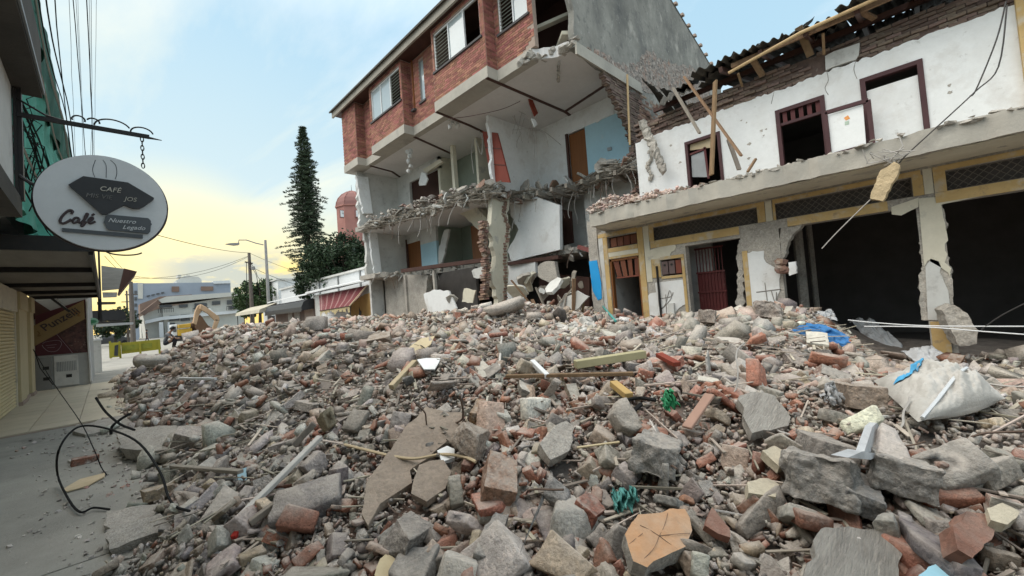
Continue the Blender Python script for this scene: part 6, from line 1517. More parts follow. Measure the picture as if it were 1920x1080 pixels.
# ---- mound under the loose pieces
rs = np.exp(np.linspace(math.log(.7), math.log(52), 150)); an = np.radians(np.linspace(-12, 118, 170))
RR, AA = np.meshgrid(rs, an, indexing='ij'); GXX = RR * np.sin(AA); GYY = RR * np.cos(AA); GZ = H(GXX, GYY) - .05
vs = np.stack([GXX, GYY, GZ], -1).reshape(-1, 3); ni, nj = GXX.shape
keep = (GXX < 13.5) & (GXX > -.2); fs = []
for i in range(ni - 1):
    for j in range(nj - 1):
        if keep[i, j] and keep[i + 1, j] and keep[i, j + 1] and keep[i + 1, j + 1]: fs.append((i * nj + j, i * nj + j + 1, (i + 1) * nj + j + 1, (i + 1) * nj + j))
M['grit'] = mat('dusty_grit', (0.27, 0.235, 0.205), .95, (.16, .14, .125), 5, .9, .8, 45, spots=[((.33, .16, .10), 1.2, .55, .68, .5), ((.42, .40, .37), 9, .6, .7, .6)])
b = MB(); b.add(vs, fs); o = b.build('rubble_mound', M['grit'], origin=(0, 0, 0)); o['kind'] = 'structure'

# ---- broken pieces: shapes
def chunk(seed, dims, ncut, edge=None, amp=.03, bev=.02, cutlo=.55):
    """A box knocked about by ncut fractures, optionally roughened; longest side 1."""
    rr = random.Random(seed); bm = bmesh.new(); bmesh.ops.create_cube(bm, size=1.0)
    for v in bm.verts: v.co = Vector((v.co.x * dims[0] * 1.0, v.co.y * dims[1], v.co.z * dims[2])) * 1.0 + Vector((rr.uniform(-.04, .04), rr.uniform(-.04, .04), rr.uniform(-.02, .02)))
    for k in range(ncut):
        a = rr.uniform(0, 6.283); n = Vector((math.cos(a), math.sin(a), rr.uniform(-.6, .6) if dims[2] > .3 else rr.uniform(-.3, .3))).normalized()
        ext = sum(abs(n[i]) * dims[i] / 2 for i in range(3)); co = n * ext * rr.uniform(cutlo * .55, .9)
        r_ = bmesh.ops.bisect_plane(bm, geom=bm.verts[:] + bm.edges[:] + bm.faces[:], plane_co=co, plane_no=n, clear_outer=True)
        ed = [g for g in r_['geom_cut'] if isinstance(g, bmesh.types.BMEdge)]
        if ed: bmesh.ops.edgenet_fill(bm, edges=ed)
    bmesh.ops.remove_doubles(bm, verts=bm.verts, dist=.012)
    if bev: bmesh.ops.bevel(bm, geom=[e for e in bm.edges if e.is_manifold], offset=bev, segments=1, affect='EDGES')
    bmesh.ops.triangulate(bm, faces=bm.faces)
    if edge:
        for _ in range(4):
            le = [e for e in bm.edges if e.calc_length() > edge]
            if not le: break
            bmesh.ops.subdivide_edges(bm, edges=le, cuts=1); bmesh.ops.triangulate(bm, faces=[f for f in bm.faces if len(f.verts) > 3])
        bm.normal_update(); off = Vector((seed * 3.7, seed * 1.3, 0))
        for v in bm.verts:
            p = v.co
            dsp = amp * (noise.fractal(p * 3.0 + off, 1, 2, 3) + .40 * noise.fractal(p * 8 + off, 1, 2, 3))
            v.co = p + v.normal * dsp
    bmesh.ops.recalc_face_normals(bm, faces=bm.faces)
    bm.verts.index_update()
    V_ = np.array([tuple(v.co) for v in bm.verts]); F_ = [tuple(v.index for v in f.verts) for f in bm.faces]; bm.free(); return V_, F_
SH = {'block': ((1, .70, .50), 2), 'slab': ((1, .66, .24), 2), 'brick': ((1, .50, .27), 1), 'plate': ((1, .58, .10), 2), 'lump': ((1, .8, .62), 5), 'shard': ((1, .46, .30), 2)}
lo = {k: [chunk(i * 7 + j * 100, v[0], v[1], None, 0, 0) for i in range(10)] for j, (k, v) in enumerate(SH.items())}
md = {k: [chunk(i * 11 + j * 100 + 9, v[0], v[1], .30, .035 if k != 'brick' else .02, .025) for i in range(10)] for j, (k, v) in enumerate(SH.items())}
PAL = np.array([(.40, .36, .32), (.43, .35, .28), (.50, .37, .305), (.40, .19, .13), (.70, .67, .62), (.23, .215, .205), (.52, .485, .44), (.54, .45, .33)])
RC = P(1035, 722, 'z', .95); RC2 = P(1450, 745, 'z', .9)
def redness(x, y):
    return .10 + .46 * np.exp(-((x - RC.x) ** 2 / 1.4 + (y - RC.y) ** 2 / .9)) + .20 * np.exp(-((x - RC2.x) ** 2 / 1.5 + (y - RC2.y) ** 2 / .5)) + .07 * (lump(x * .8 + 9, y * .8) > .35)
def pick_col(x, y, rg):
    far = sstep(5, 11, y); red = redness(x, y)
    wts = np.array([.32 - .10 * far, .15 + .04 * far, .08 + .16 * far, red, .06 + .05 * far, .11 - .05 * far, .17, .05]); wts /= wts.sum()
    k = int(np.searchsorted(np.cumsum(wts), rg.random() * .999999)); return PAL[k] * rg.uniform(.62, 1.28) * (1 + rg.normal(0, .03, 3)), k
DUST = (.50, .445, .385)
M['debris'] = mat('rubble_pieces', (1, 1, 1), .95, None, 14, .8, .9, 45, attr='Col', spots=[((.44, .40, .35), 6, .55, .72, .45)], dust=(DUST, .68, 5), speck=(60, .4))
M['piece'] = mat('rubble_piece', (1, 1, 1), .95, None, 6, .95, 1.0, 16, objcol=True, spots=[((.46, .42, .37), 3.0, .50, .66, .55), ((.13, .115, .10), 8, .60, .70, .6)], dust=(DUST, .68, 4), speck=(26, .45))

M['faced'] = mat('faced_side', (.5, .47, .41), .85, None, 6, .8, .5, 20, spots=[((.30, .27, .24), 3.5, .52, .68, .6)], dust=(DUST, .3, 4), objrand=.3)
def stuff_mesh(name, items, m, seed):
    """items: list of (shape verts, faces, pos, 3x3 matrix incl. scale, colour) joined into one mesh."""
    Vs, Fs, Cs, o_ = [], [], [], 0
    for V_, F_, pos, Mx, col in items:
        Vs.append(V_ @ Mx.T + pos); Fs.append(np.array(F_) + o_); Cs.append(np.tile(np.append(col, 1.0), (len(V_), 1))); o_ += len(V_)
    Vv = np.concatenate(Vs); Ff = np.concatenate(Fs); Cc = np.concatenate(Cs); n = len(Ff)
    me = bpy.data.meshes.new(name); me.vertices.add(len(Vv)); me.vertices.foreach_set('co', Vv.ravel().astype(np.float32))
    me.loops.add(n * 3); me.loops.foreach_set('vertex_index', Ff.ravel().astype(np.int32)); me.polygons.add(n); me.polygons.foreach_set('loop_start', (np.arange(n) * 3).astype(np.int32)); me.update(calc_edges=True)
    at = me.color_attributes.new('Col', 'FLOAT_COLOR', 'POINT'); at.data.foreach_set('color', Cc.ravel().astype(np.float32))
    me.materials.append(m); o = bpy.data.objects.new(name, me); COL.objects.link(o); return stuff(o)
def rot_np(n, rg, flat=.5):
    z = rg.uniform(0, 6.283); q = Matrix.Rotation(z, 3, 'Z'); t_ = Euler((rg.normal(0, flat), rg.normal(0, flat), 0)).to_matrix()
    al = Vector(n).to_track_quat('Z', 'Y').to_matrix(); return np.array(al @ t_ @ q)

# ---- pieces that stand out: each a thing with its own label
SPECIAL_ZONES = []
def PN(px, py, p0, n):
    d = AX @ np.array([px - 960.0, 540.0 - py, FPX]); n = np.array(n); return Vector(EYE + d * (np.dot(np.array(p0) - EYE, n) / np.dot(d, n)))
def plate(name, pts, anchor, tilt, th, m, label, cat, seed=1, amp=.012, step=.07, lift=.06, rag=True, parts=None, m2=None, grp=None):
    """A flat broken piece lying on the heap: outline in its own plane (normal = tilt), thickness th downwards."""
    p0 = march(*anchor) + Vector((0, 0, lift)); n = Vector(tilt).normalized()
    q = [PN(a, c, p0, n) for a, c in pts]
    if rag: q = ragged(q, step, amp, None, seed)
    b = MB(); b.prism(q, -n * th); 
    if m2 is not None:
        b.m = [0 if len(f) == len(q) and k < 2 else 1 for k, f in enumerate(b.f)]
        nn = sum((q[i].cross(q[(i + 1) % len(q)]) for i in range(len(q))), Vector())
        o = b.build(name, [m, m2])
    else: o = b.build(name, m)
    roughen(o, max(.03, th * .5), min(.012, th * .14), True, 7.0)
    cx = sum((p for p in q), Vector()) / len(q); rad = max((p - cx).length for p in q); SPECIAL_ZONES.append((cx.x, cx.y, rad * .95, cx.z))
    if cx.length < 5.5: SPECIAL_ZONES.append((cx.x * (1 - .16 / cx.length * 1.3), cx.y * (1 - .16 / cx.length * 1.3), rad * .8, cx.z))
    tag(o, label, cat, grp); return o
def lumpy(name, px, py, size, kind, seed, col, rot, label, cat, lift=.35, m=None, dims=None, amp=.03, ncut=None, bev=.022):
    p = march(px, py); dm, nc = SH[kind]; V_, F_ = chunk(seed, dims or dm, nc if ncut is None else ncut, .04, amp * 1.25, min(bev, .012) if bev < .05 else bev)
    me_b = MB(); q = Euler(rot).to_matrix(); pos = p + Vector((0, 0, size * dm[2] * lift))
    me_b.add([pos + q @ (Vector(v) * size) for v in V_], F_); o = me_b.build(name, m or M['piece_big'], smooth=True); o.data.set_sharp_from_angle(angle=R(38)); o.color = (*col, 1)
    SPECIAL_ZONES.append((p.x, p.y, size * .4, pos.z)); tag(o, label, cat); return o
M['piece_big'] = mat('large_rubble_piece', (1, 1, 1), .95, None, 16, 1.0, 1.0, 55, objcol=True, spots=[((.52, .475, .42), 9.0, .50, .66, .55), ((.13, .115, .10), 24, .57, .68, .6)], dust=(DUST, .65, 12), speck=(75, .45))
M['concrete_fine'] = mat('fractured_concrete', (0.46, 0.43, 0.385), 0.95, (0.30, 0.28, 0.25), 7, 1.0, 1.0, 60, spots=[((0.22, 0.20, 0.18), 14, 0.55, 0.70, 0.6), ((0.55, 0.52, 0.47), 5, .55, .70, .5)], dust=(DUST, .4, 8), speck=(90, .4))
M['faced_cream'] = mat('dusty_cream_face', (.56, .50, .38), .9, (.42, .37, .28), 5, .9, .6, 30, spots=[((.28, .25, .22), 6, .52, .66, .7)])
G1c, TANc, BRc, DKc, LTc = (.31, .30, .285), (.36, .29, .225), (.34, .125, .075), (.2, .19, .18), (.46, .44, .41)
M['tan_slab'] = mat('tan_floor_slab', (.33, .27, .215), .95, (.25, .205, .165), 2.5, .9, .5, 40, speck=(50, .2), spots=[((.36, .31, .26), 3, .6, .72, .5)])
M['terracotta'] = mat('terracotta_tile_top', (.52, .29, .15), .8, (.38, .21, .11), 4, .9, .3, 40, dust=((.50, .40, .30), .45, 6), spots=[((.22, .17, .13), 7, .58, .66, .7)])
M['ribbed'] = mat('ribbed_cement', (.40, .375, .335), .95, (.29, .27, .24), 5, 1.0, 1.0, 16, stretch=(1, 7, 1), spots=[((.2, .18, .16), 3, .56, .7, .6), ((.55, .5, .44), 6, .6, .7, .5)])
plate('floor_slab', [(798, 762), (868, 775), (866, 798), (845, 822), (800, 860), (770, 880), (772, 905), (712, 945), (690, 985), (679, 962), (688, 905), (716, 862), (752, 812)], (760, 880), (-.28, -.42, 1), .07, M['tan_slab'], 'large flat tan floor slab tilted in the middle of the rubble slope', 'floor slab', 2, .02, .1, .10)
plate('floor_slab', [(785, 870), (832, 862), (846, 885), (836, 915), (800, 940), (772, 925)], (810, 900), (-.3, -.5, 1), .05, M['tan_slab'], 'smaller pale brown slab piece overlapping the large tan floor slab', 'floor slab', 3, .012, .08, .15)
plate('tile_fragment', [(1172, 1002), (1180, 985), (1197, 966), (1240, 958), (1284, 954), (1293, 972), (1299, 995), (1290, 1022), (1252, 1040), (1214, 1064), (1188, 1052)], (1235, 1010), (-.10, -.42, 1), .075, M['terracotta'], 'orange terracotta floor piece with dark star stain on a thick concrete bed', 'floor tile', 4, .008, .06, .16, m2=M['concrete_fine'])
_tp, _tn = march(1235, 1010) + Vector((0, 0, .16)), Vector((-.10, -.42, 1)).normalized(); _tile = [x_ for x_ in bpy.data.objects if x_.name.startswith('tile_fragment') and x_.parent is None][-1]
for s in ([(1236, 1005), (1246, 985), (1252, 962)], [(1236, 1005), (1215, 992), (1200, 985)], [(1236, 1005), (1226, 1028), (1205, 1050)], [(1236, 1005), (1262, 1002), (1294, 1000)], [(1236, 1005), (1256, 1020), (1270, 1030)], [(1205, 1000), (1190, 1012), (1180, 1020)]):
    q = [PN(a, c, _tp, _tn) + _tn * .001 for a, c in s]; stroke('stain_line', q, .0012, mat('tile_stain', (.16, .11, .08), .9) if 'tile_stain' not in bpy.data.materials else bpy.data.materials['tile_stain'], _tile, 4)
plate('ribbed_slab', [(1540, 992), (1590, 985), (1640, 992), (1676, 1004), (1692, 1040), (1688, 1085), (1600, 1110), (1506, 1085), (1528, 1040), (1524, 1012)], (1600, 1045), (-.15, -.35, 1), .06, M['ribbed'], 'pale ribbed cement slab lying flat at the bottom edge of the view', 'cement slab', 5, .016, .05, .14)
plate('ribbed_slab', [(1386, 742), (1420, 733), (1455, 742), (1482, 782), (1478, 798), (1410, 812), (1398, 790)], (1435, 775), (-.25, -.4, 1), .06, M['ribbed'], 'pale ribbed cement slab halfway up the heap between red bricks', 'cement slab', 6, .014, .06, .08)
plate('cement_slab', [(1012, 832), (1040, 798), (1062, 788), (1078, 800), (1066, 845), (1032, 862)], (1045, 830), (-.2, -.6, 1), .07, M['concrete_fine'], 'light grey cement plate standing tilted beside the pale brown stones', 'cement slab', 7, .01, .06, .14)
plate('cement_slab', [(216, 806), (262, 800), (330, 798), (345, 815), (340, 838), (290, 846), (228, 840)], (280, 830), (-.3, -.12, 1), .16, M['concrete_fine'], 'thick grey beam slab lying on the road edge beside the black cable loop', 'cement slab', 8, .015, .1, .22)
plate('cement_slab', [(135, 808), (190, 785), (240, 776), (258, 785), (235, 800), (160, 815)], (200, 800), (-.05, -.05, 1), .08, M['concrete_fine'], 'flat grey slab lying on the edge of the beige pavement', 'cement slab', 9, .015, .12, .10)
plate('broken_kerb', [(198, 1002), (215, 985), (300, 962), (318, 978), (322, 988), (206, 1030)], (260, 1005), (-.25, -.25, 1), .12, M['concrete_fine'], 'mossy grey kerb piece lying on the road nearest the viewer', 'kerb piece', 10, .012, .06, .12)
plate('broken_kerb', [(200, 960), (262, 948), (318, 940), (322, 955), (300, 968), (208, 990), (196, 985)], (258, 965), (-.1, -.1, 1), .1, M['concrete_fine'], 'rough upper kerb piece with a brick bit lying behind the mossy one', 'kerb piece', 11, .014, .06, .08)
plate('plywood_sheet', [(118, 917), (150, 898), (197, 886), (196, 893), (165, 910), (125, 921)], (160, 902), (0, 0, 1), .012, M['pale_wood'], 'thin plywood offcut lying on the road inside the black cable loop', 'plywood', 12, .006, .1, .03)
plate('board_piece', [(748, 664), (790, 634), (815, 630), (808, 645), (780, 664)], (780, 655), (-.1, -.5, 1), .02, M['pale_wood'], 'yellowish board stuck up among the far rubble', 'board', 13, .01, .1, .15)
plate('plastic_sheet', [(782, 674), (800, 671), (826, 672), (815, 692), (795, 692)], (805, 684), (-.1, -.3, 1), .012, M['white_paint'], 'white broken sheet lying in front of the yellowish board', 'sheet', 14, .008, .1, .12)
M['pale_blue'] = mat('pale_blue_foam', (.33, .58, .68), .7, (.28, .5, .6), 4, .6, .15)
plate('foam_piece', [(1722, 1078), (1740, 1062), (1778, 1056), (1800, 1068), (1815, 1092), (1740, 1100)], (1765, 1075), (-.1, -.3, 1), .04, M['pale_blue'], 'pale blue foam piece at the lowest edge of the rubble', 'foam piece', 15, .008, .05, .10)
plate('card_piece', [(702, 1078), (712, 1048), (726, 1036), (775, 1075), (780, 1095), (720, 1100)], (740, 1065), (-.2, -.5, 1), .03, M['pale_wood'], 'pair of yellowish fibre strips at the lowest edge of the rubble', 'fibre strip', 16, .006, .05, .09)
plate('plaster_piece', [(820, 845), (838, 836), (852, 842), (853, 858), (828, 866)], (838, 852), (-.2, -.4, 1), .03, M['white_paint'], 'small bright white plaster piece on the large tan floor slab', 'plaster piece', 17, .006, .05, .13)
plate('plaster_piece', [(1402, 905), (1440, 896), (1462, 908), (1455, 932), (1404, 924)], (1432, 918), (-.2, -.4, 1), .05, M['faced_cream'], 'cream faced plaster piece beside the large rough concrete lump', 'plaster piece', 18, .006, .05, .11)
plate('plaster_piece', [(1430, 845), (1452, 835), (1490, 858), (1462, 875)], (1460, 858), (-.2, -.4, 1), .05, M['faced_cream'], 'cream topped plaster piece higher up near the oval grey stone', 'plaster piece', 19, .006, .05, .10)
plate('plaster_piece', [(1850, 952), (1880, 944), (1912, 958), (1890, 984), (1858, 975)], (1880, 966), (-.2, -.4, 1), .05, M['faced_cream'], 'yellowish plaster piece beside the dark red broken slab', 'plaster piece', 20, .006, .05, .12)
plate('red_slab', [(1796, 1030), (1786, 985), (1812, 958), (1850, 962), (1874, 985), (1838, 1030), (1822, 1046)], (1830, 1005), (-.3, -.75, 1), .07, mat('red_slab_face', (.25, .125, .09), .95, (.18, .09, .065), 5, .9, .8, 20, dust=((.42, .34, .28), .5, 5), speck=(30, .4)), 'dark red broken slab standing on edge near the lowest corner of the heap', 'brick slab', 21, .01, .06, .16)
plate('red_slab', [(1322, 985), (1336, 952), (1368, 990), (1370, 1008), (1346, 1000)], (1345, 985), (-.3, -.6, 1), .04, mat('red_tile_face', (.26, .125, .09), .95, (.19, .09, .065), 5, .9, .8, 20, dust=((.42, .34, .28), .5, 5)), 'thin dark red tile piece beside the orange terracotta floor piece', 'tile piece', 22, .006, .05, .12)
plate('paper_card', [(444, 882), (462, 876), (462, 900), (446, 904)], (453, 892), (-.5, -.5, .6), .004, M['blue_paint'], 'pale blue card between the grey plank and the stones', 'card', 23, .002, .1, .10)
lumpy('brick_block', 938, 925, .30, 'brick', 41, (.37, .225, .155), (.35, -.35, .75), 'big tan brick block in the centre of the near rubble', 'brick', .9, dims=(1, .66, .5), ncut=2, amp=.02)
lumpy('brick_block', 1106, 972, .185, 'brick', 42, (.33, .135, .095), (.5, .1, .2), 'red brick with a flaked face beside the smooth oval stone', 'brick', .9, dims=(1, .75, .6), ncut=2, amp=.03)
lumpy('brick_block', 905, 798, .26, 'brick', 43, (.38, .24, .14), (.2, -.3, .5), 'ochre brick perched above the large tan stone', 'brick', .9, dims=(1, .62, .55), ncut=2, amp=.02)
lumpy('oval_stone', 1056, 965, .25, 'lump', 44, (.30, .29, .28), (.3, .9, .5), 'smooth oval grey stone beside the flaked red brick', 'stone', .6, dims=(1, .7, .5), amp=.012, ncut=14, bev=.06)
lumpy('rough_stone', 895, 855, .30, 'lump', 45, (.37, .30, .24), (.5, .3, .4), 'large pale brown stone with gravelly face right of the tan floor slab', 'stone', .6, dims=(1, .85, .5), amp=.035)
lumpy('concrete_lump', 930, 1040, .30, 'slab', 46, (.33, .32, .30), (.35, -.25, .5), 'long grey concrete lump with pale flat top at the bottom centre', 'concrete lump', .9, dims=(1, .5, .4), amp=.025)
lumpy('concrete_lump', 1535, 940, .35, 'lump', 47, (.32, .31, .29), (.2, .2, .8), 'large rough grey concrete lump above the flat ribbed slab', 'concrete lump', .55, dims=(1, .75, .6), amp=.055)
lumpy('concrete_lump', 1608, 958, .23, 'block', 48, (.30, .30, .295), (.3, -.2, .3), 'smooth faced grey concrete block touching the large rough lump', 'concrete lump', .8)
lumpy('concrete_lump', 1235, 880, .33, 'block', 49, (.34, .325, .30), (.2, .1, .3), 'broad rough concrete block in the middle of the near slope', 'concrete lump', .6, amp=.05, dims=(1, .7, .5))
lumpy('concrete_lump', 1690, 920, .30, 'block', 50, (.36, .345, .32), (.2, .1, .2), 'pale pitted concrete lump below the white sack', 'concrete lump', .6, amp=.045, dims=(1, .75, .5))
lumpy('concrete_lump', 1545, 870, .36, 'slab', 51, (.31, .285, .26), (.25, .15, .5), 'rounded long grey lump with scored face above the ribbed slab', 'concrete lump', .8, dims=(1, .5, .38), amp=.02)
lumpy('concrete_lump', 1440, 600, .46, 'lump', 52, (.33, .285, .25), (.1, .2, .3), 'big muddy boulder of rubble in front of the graffitied pillar', 'boulder', .5, amp=.06)
lumpy('concrete_lump', 1328, 612, .34, 'lump', 53, (.34, .29, .25), (.1, .2, .3), 'round brown boulder in front of the red gate', 'boulder', .7, amp=.04)
lumpy('concrete_lump', 770, 1030, .26, 'block', 54, (.30, .275, .25), (.3, .1, .3), 'dusky flat topped block between the fibre strips and the long lump', 'concrete lump', .6)
lumpy('brick_block', 1615, 762, .30, 'brick', 55, (.36, .285, .225), (.1, .15, .4), 'large square tan brick under the torn end of the white sack', 'brick', .8, dims=(1, .7, .5), ncut=1)
lumpy('brick_block', 1745, 905, .26, 'brick', 56, (.30, .13, .085), (.2, .15, -.3), 'reddish brick lump just below the hem of the white sack', 'brick', .8, dims=(1, .6, .5), ncut=3, amp=.035)
lumpy('brick_block', 300, 930, .24, 'brick', 57, (.42, .33, .23), (.0, .05, .2), 'clean tan brick lying on the road edge of the heap', 'brick', .6, dims=(1, .5, .4), ncut=0, amp=.008)
lumpy('brick_block', 160, 868, .25, 'brick', 58, (.31, .15, .105), (0, .05, .1), 'lone red brick lying on the open road', 'brick', .5, dims=(1, .5, .36), ncut=1, amp=.01)
lumpy('brick_block', 1790, 690, .34, 'brick', 59, (.20, .105, .06), (.2, -.5, -.4), 'dark brown brick block tilted beside the white plastic bags', 'brick', .7, dims=(1, .55, .4), ncut=2, amp=.02)

def long_piece(name, a, c, w_, h_, m, label, cat, lift=.07, liftb=None, roll=0.0):
    p, q = march(*a) + Vector((0, 0, lift)), march(*c) + Vector((0, 0, lift if liftb is None else liftb)); o = MB().bar(p, q, w_, h_, roll).build(name, m, bevel=.004); tag(o, label, cat); return o
M['painted_wood'] = mat('chipped_white_wood', (.55, .53, .49), .8, (.40, .37, .33), 5, .8, .2, 30, stretch=(1, 1, .3), spots=[((.25, .2, .16), 6, .62, .7, .8)])
long_piece('plank', (452, 998), (603, 856), .05, .035, M['painted_wood'], 'chipped white plank leaning on the rubble beside the road', 'plank', .10, .16)
long_piece('plank', (310, 892), (452, 908), .05, .03, M['grey_timber'], 'grey plank poking out of the heap over the road edge', 'plank', .10, .10)
long_piece('plank', (470, 1010), (562, 952), .05, .04, M['grey_timber'], 'brown plank lying beside the chipped white plank', 'plank', .10, .14)
long_piece('red_strip', (438, 1030), (512, 930), .035, .03, mat('bright_red_paint', (.42, .035, .025), .6), 'bright red strip under the chipped white plank', 'strip', .07, .09)
long_piece('plank', (552, 862), (592, 838), .05, .05, M['grey_timber'], 'short grey timber above the chipped white plank', 'plank', .12, .2)
long_piece('bamboo_cane', (1080, 704), (1210, 688), .10, .07, mat('greenish_cane', (.44, .40, .24), .7, (.34, .31, .18), 3, .7), 'pale green split cane lying across the red brick rubble', 'cane', .10, .12)
long_piece('lath', (950, 727), (1190, 728), .05, .03, M['timber'], 'long brown lath lying across the red brick rubble', 'lath', .10, .12)
long_piece('white_pipe', (1000, 702), (1028, 732), .045, .045, M['frame_white'], 'short white plastic pipe on the red brick rubble', 'pipe', .12, .12)
long_piece('white_stick', (942, 650), (937, 708), .022, .02, M['painted_wood'], 'thin whitish stick standing in the far rubble', 'stick', .12, .08)
long_piece('wood_block', (1152, 740), (1182, 766), .065, .05, mat('yellow_wood', (.50, .34, .13), .7), 'yellow wooden block lying under the brown lath', 'wood block', .09, .09)
long_piece('red_strip', (1238, 690), (1272, 710), .07, .04, M['panel_red'], 'red painted wood strip beside the pale green cane', 'strip', .12, .12)
long_piece('plank', (1290, 832), (1336, 790), .07, .02, mat('pink_wood', (.40, .25, .19), .8), 'pinkish board piece standing tilted in the middle of the slope', 'board', .10, .18)
long_piece('plank', (780, 700), (735, 750), .06, .05, M['pale_wood'], 'short yellowish timber above the tan floor slab', 'plank', .12, .12)
long_piece('teal_pipe', (1122, 578), (1155, 612), .04, .04, M['teal'], 'teal plastic pipe sticking out of the rubble by the blue banded post', 'pipe', .30, .10)
long_piece('white_pipe', (338, 722), (405, 726), .04, .04, M['frame_white'], 'slim white pipe on the slope near the beige pavement', 'pipe', .12, .14)
o = stroke('stick', [march(a, c) + Vector((0, 0, .11)) for a, c in [(648, 860), (690, 872), (735, 884), (780, 890), (830, 882), (872, 888), (894, 898)]], .011, M['pale_wood'], None, 6); tag(o, 'long crooked pale stick lying across the tan floor slab', 'stick')
o = stroke('stick', [march(a, c) + Vector((0, 0, .13)) for a, c in [(1085, 878), (1130, 872), (1165, 868)]], .008, M['pale_wood'], None, 5); tag(o, 'thin straight twig near the broad rough concrete block', 'stick')
o = stroke('black_hose', [march(a, c) + Vector((0, 0, .12)) for a, c in [(1150, 826), (1180, 812), (1205, 790)]], .016, M['wire_black'], None, 6); tag(o, 'short black hose piece in the middle of the slope', 'hose')
o = stroke('black_hose', [march(a, c) + Vector((0, 0, .11)) for a, c in [(1160, 782), (1200, 775), (1232, 780)]], .014, M['wire_black'], None, 6); tag(o, 'short black hose piece below the yellow wooden block', 'hose')

# ---- bent reinforcement sticking out of the heap
rr = random.Random(123)
for k in range(26):
    px, py = rr.uniform(430, 1850), rr.uniform(640, 1000); p = march(px, py); l = rr.uniform(.25, .8) * (1 if py < 800 else .6); d = Vector((rr.uniform(-1, 1), rr.uniform(-1, 1), rr.uniform(0, .5))).normalized(); pts = [p]
    for i in range(6):
        d = (d + Vector((rr.uniform(-.4, .4), rr.uniform(-.4, .4), rr.uniform(-.28, .2)))).normalized(); pts.append(pts[-1] + d * l / 6)
    for q in pts: q.z = max(q.z, float(H(q.x, q.y)) + .05)
    o = stroke('bent_bar', pts, rr.choice([.004, .006, .008]), M['rebar' if k % 3 else 'wire_pale'], None, 5); tag(o, ('rusty' if k % 3 else 'dust coated') + ' bent steel bar sticking out of the rubble', 'steel bar', ('rusty' if k % 3 else 'dusty') + ' bent bars in the rubble')
# ---- sack, tarp, bags, cloth: crumpled sheets
def crumple(name, center_px, poly, hfun, m, label, cat, seed, parts=None, thick=.01, n=26, lift=.05):
    p0 = march(*center_px); z0 = p0.z
    q = [P(a, c, 'z', z0) for a, c in poly]; cx = sum(q, Vector()) / len(q)
    ring = [cx + (p - cx) for p in q]
    def bd(u):
        k = u * len(ring); i = int(k) % len(ring); f = k - int(k); return ring[i].lerp(ring[(i + 1) % len(ring)], f)
    b = MB(); NA, NR = 60, 16; vs = [tuple(cx + Vector((0, 0, hfun(0, 0, cx) + lift)))]
    for r_ in range(1, NR + 1):
        f = r_ / NR
        for k in range(NA):
            p = cx.lerp(bd(k / NA), f); h = hfun(f, k / NA, p); w_ = .03 * fbm((p.x * 6 + seed, p.y * 6, seed), 4) + .02 * fbm((p.x * 17, p.y * 17, seed), 3)
            vs.append((p.x, p.y, p.z + lift + h + w_))
    fs = [(0, 1 + k, 1 + (k + 1) % NA) for k in range(NA)]
    for r_ in range(NR - 1):
        a = 1 + r_ * NA; fs += [(a + k, a + NA + k, a + NA + (k + 1) % NA, a + (k + 1) % NA) for k in range(NA)]
    b.add(vs, fs); SPECIAL_ZONES.append((cx.x, cx.y, .5 * max((p - cx).length for p in q), z0 + .2))
    return b, q, cx, z0
M['sack'] = mat('dirty_white_sack', (.52, .50, .46), .85, (.38, .365, .33), 3, .8, .4, 60, spots=[((.30, .28, .25), 2.6, .55, .72, .75)])
M['bag'] = mat('white_plastic_film', (.56, .575, .585), .5, (.38, .39, .40), 7, .8, .5, 30)
t0 = march(1760, 765)
t = thing('sack', tuple(t0), 'big dirty white woven sack with a blue stripe lying full on the rubble', 'sack')
# a filled sack: two seams, pointed corner towards the viewer
A_, B_, C_2, D_ = march(1640, 738) + Vector((0, 0, .10)), march(1725, 826) + Vector((0, 0, .10)), march(1890, 778) + Vector((0, 0, .10)), march(1775, 728) + Vector((0, 0, .14))
def sack_f(side):
    def f(u, v):
        p = A_.lerp(B_, u).lerp(D_.lerp(C_2, u), v); k = (math.sin(math.pi * u) * math.sin(math.pi * v)) ** .55 if 0 < u < 1 and 0 < v < 1 else 0
        w_ = .06 * fbm((u * 4, v * 5, 2.2), 5) * k - .045 * abs(noise.noise((u * 6 + v * 3, v * 5 - u * 2, 1.3))) * k - .03 * abs(noise.noise((u * 13 + v * 5, v * 12 - 4 * u, 4.3))) * k - .015 * abs(noise.noise((u * 30, v * 28, 8.3))) * k + .02 * math.sin(18 * v + 6 * u + 3 * fbm((u * 2, v * 2, 1))) * k
        return p + Vector((-.05 * k, -.08 * k, (.20 * k + w_) if side > 0 else -.08 * k))
    return f
MB().grid(sack_f(1), 80, 80).grid(sack_f(-1), 20, 20).build('cover', M['sack'], t, smooth=True)
def on_sack(u, v, o_=.014): return sack_f(1)(u, v) + Vector((-.3, -.4, .8)).normalized() * o_
MB().grid(lambda u, v: on_sack(.03 + .36 * v + .075 * u, .42 * (1 - v) + .02 + .10 * u, .022), 12, 60).build('blue_stripe', mat('sack_blue', (.08, .36, .62), .7, (.06, .28, .5), 4, .6), t, smooth=True)
stroke('seam', [on_sack(.99, .03), on_sack(.86, .22, .012), on_sack(.74, .42, .014), on_sack(.62, .58, .014), on_sack(.55, .72, .012)], .010, M['sign_white'], t, 5)
SPECIAL_ZONES += [(t0.x, t0.y, .5, t0.z + .2), (C_2.x - .25, C_2.y + .05, .35, t0.z + .2), (t0.x * .84, t0.y * .84 - .05, .40, t0.z), (B_.x, B_.y, .3, t0.z), ((B_.x + C_2.x) / 2, (B_.y + C_2.y) / 2, .34, t0.z)]
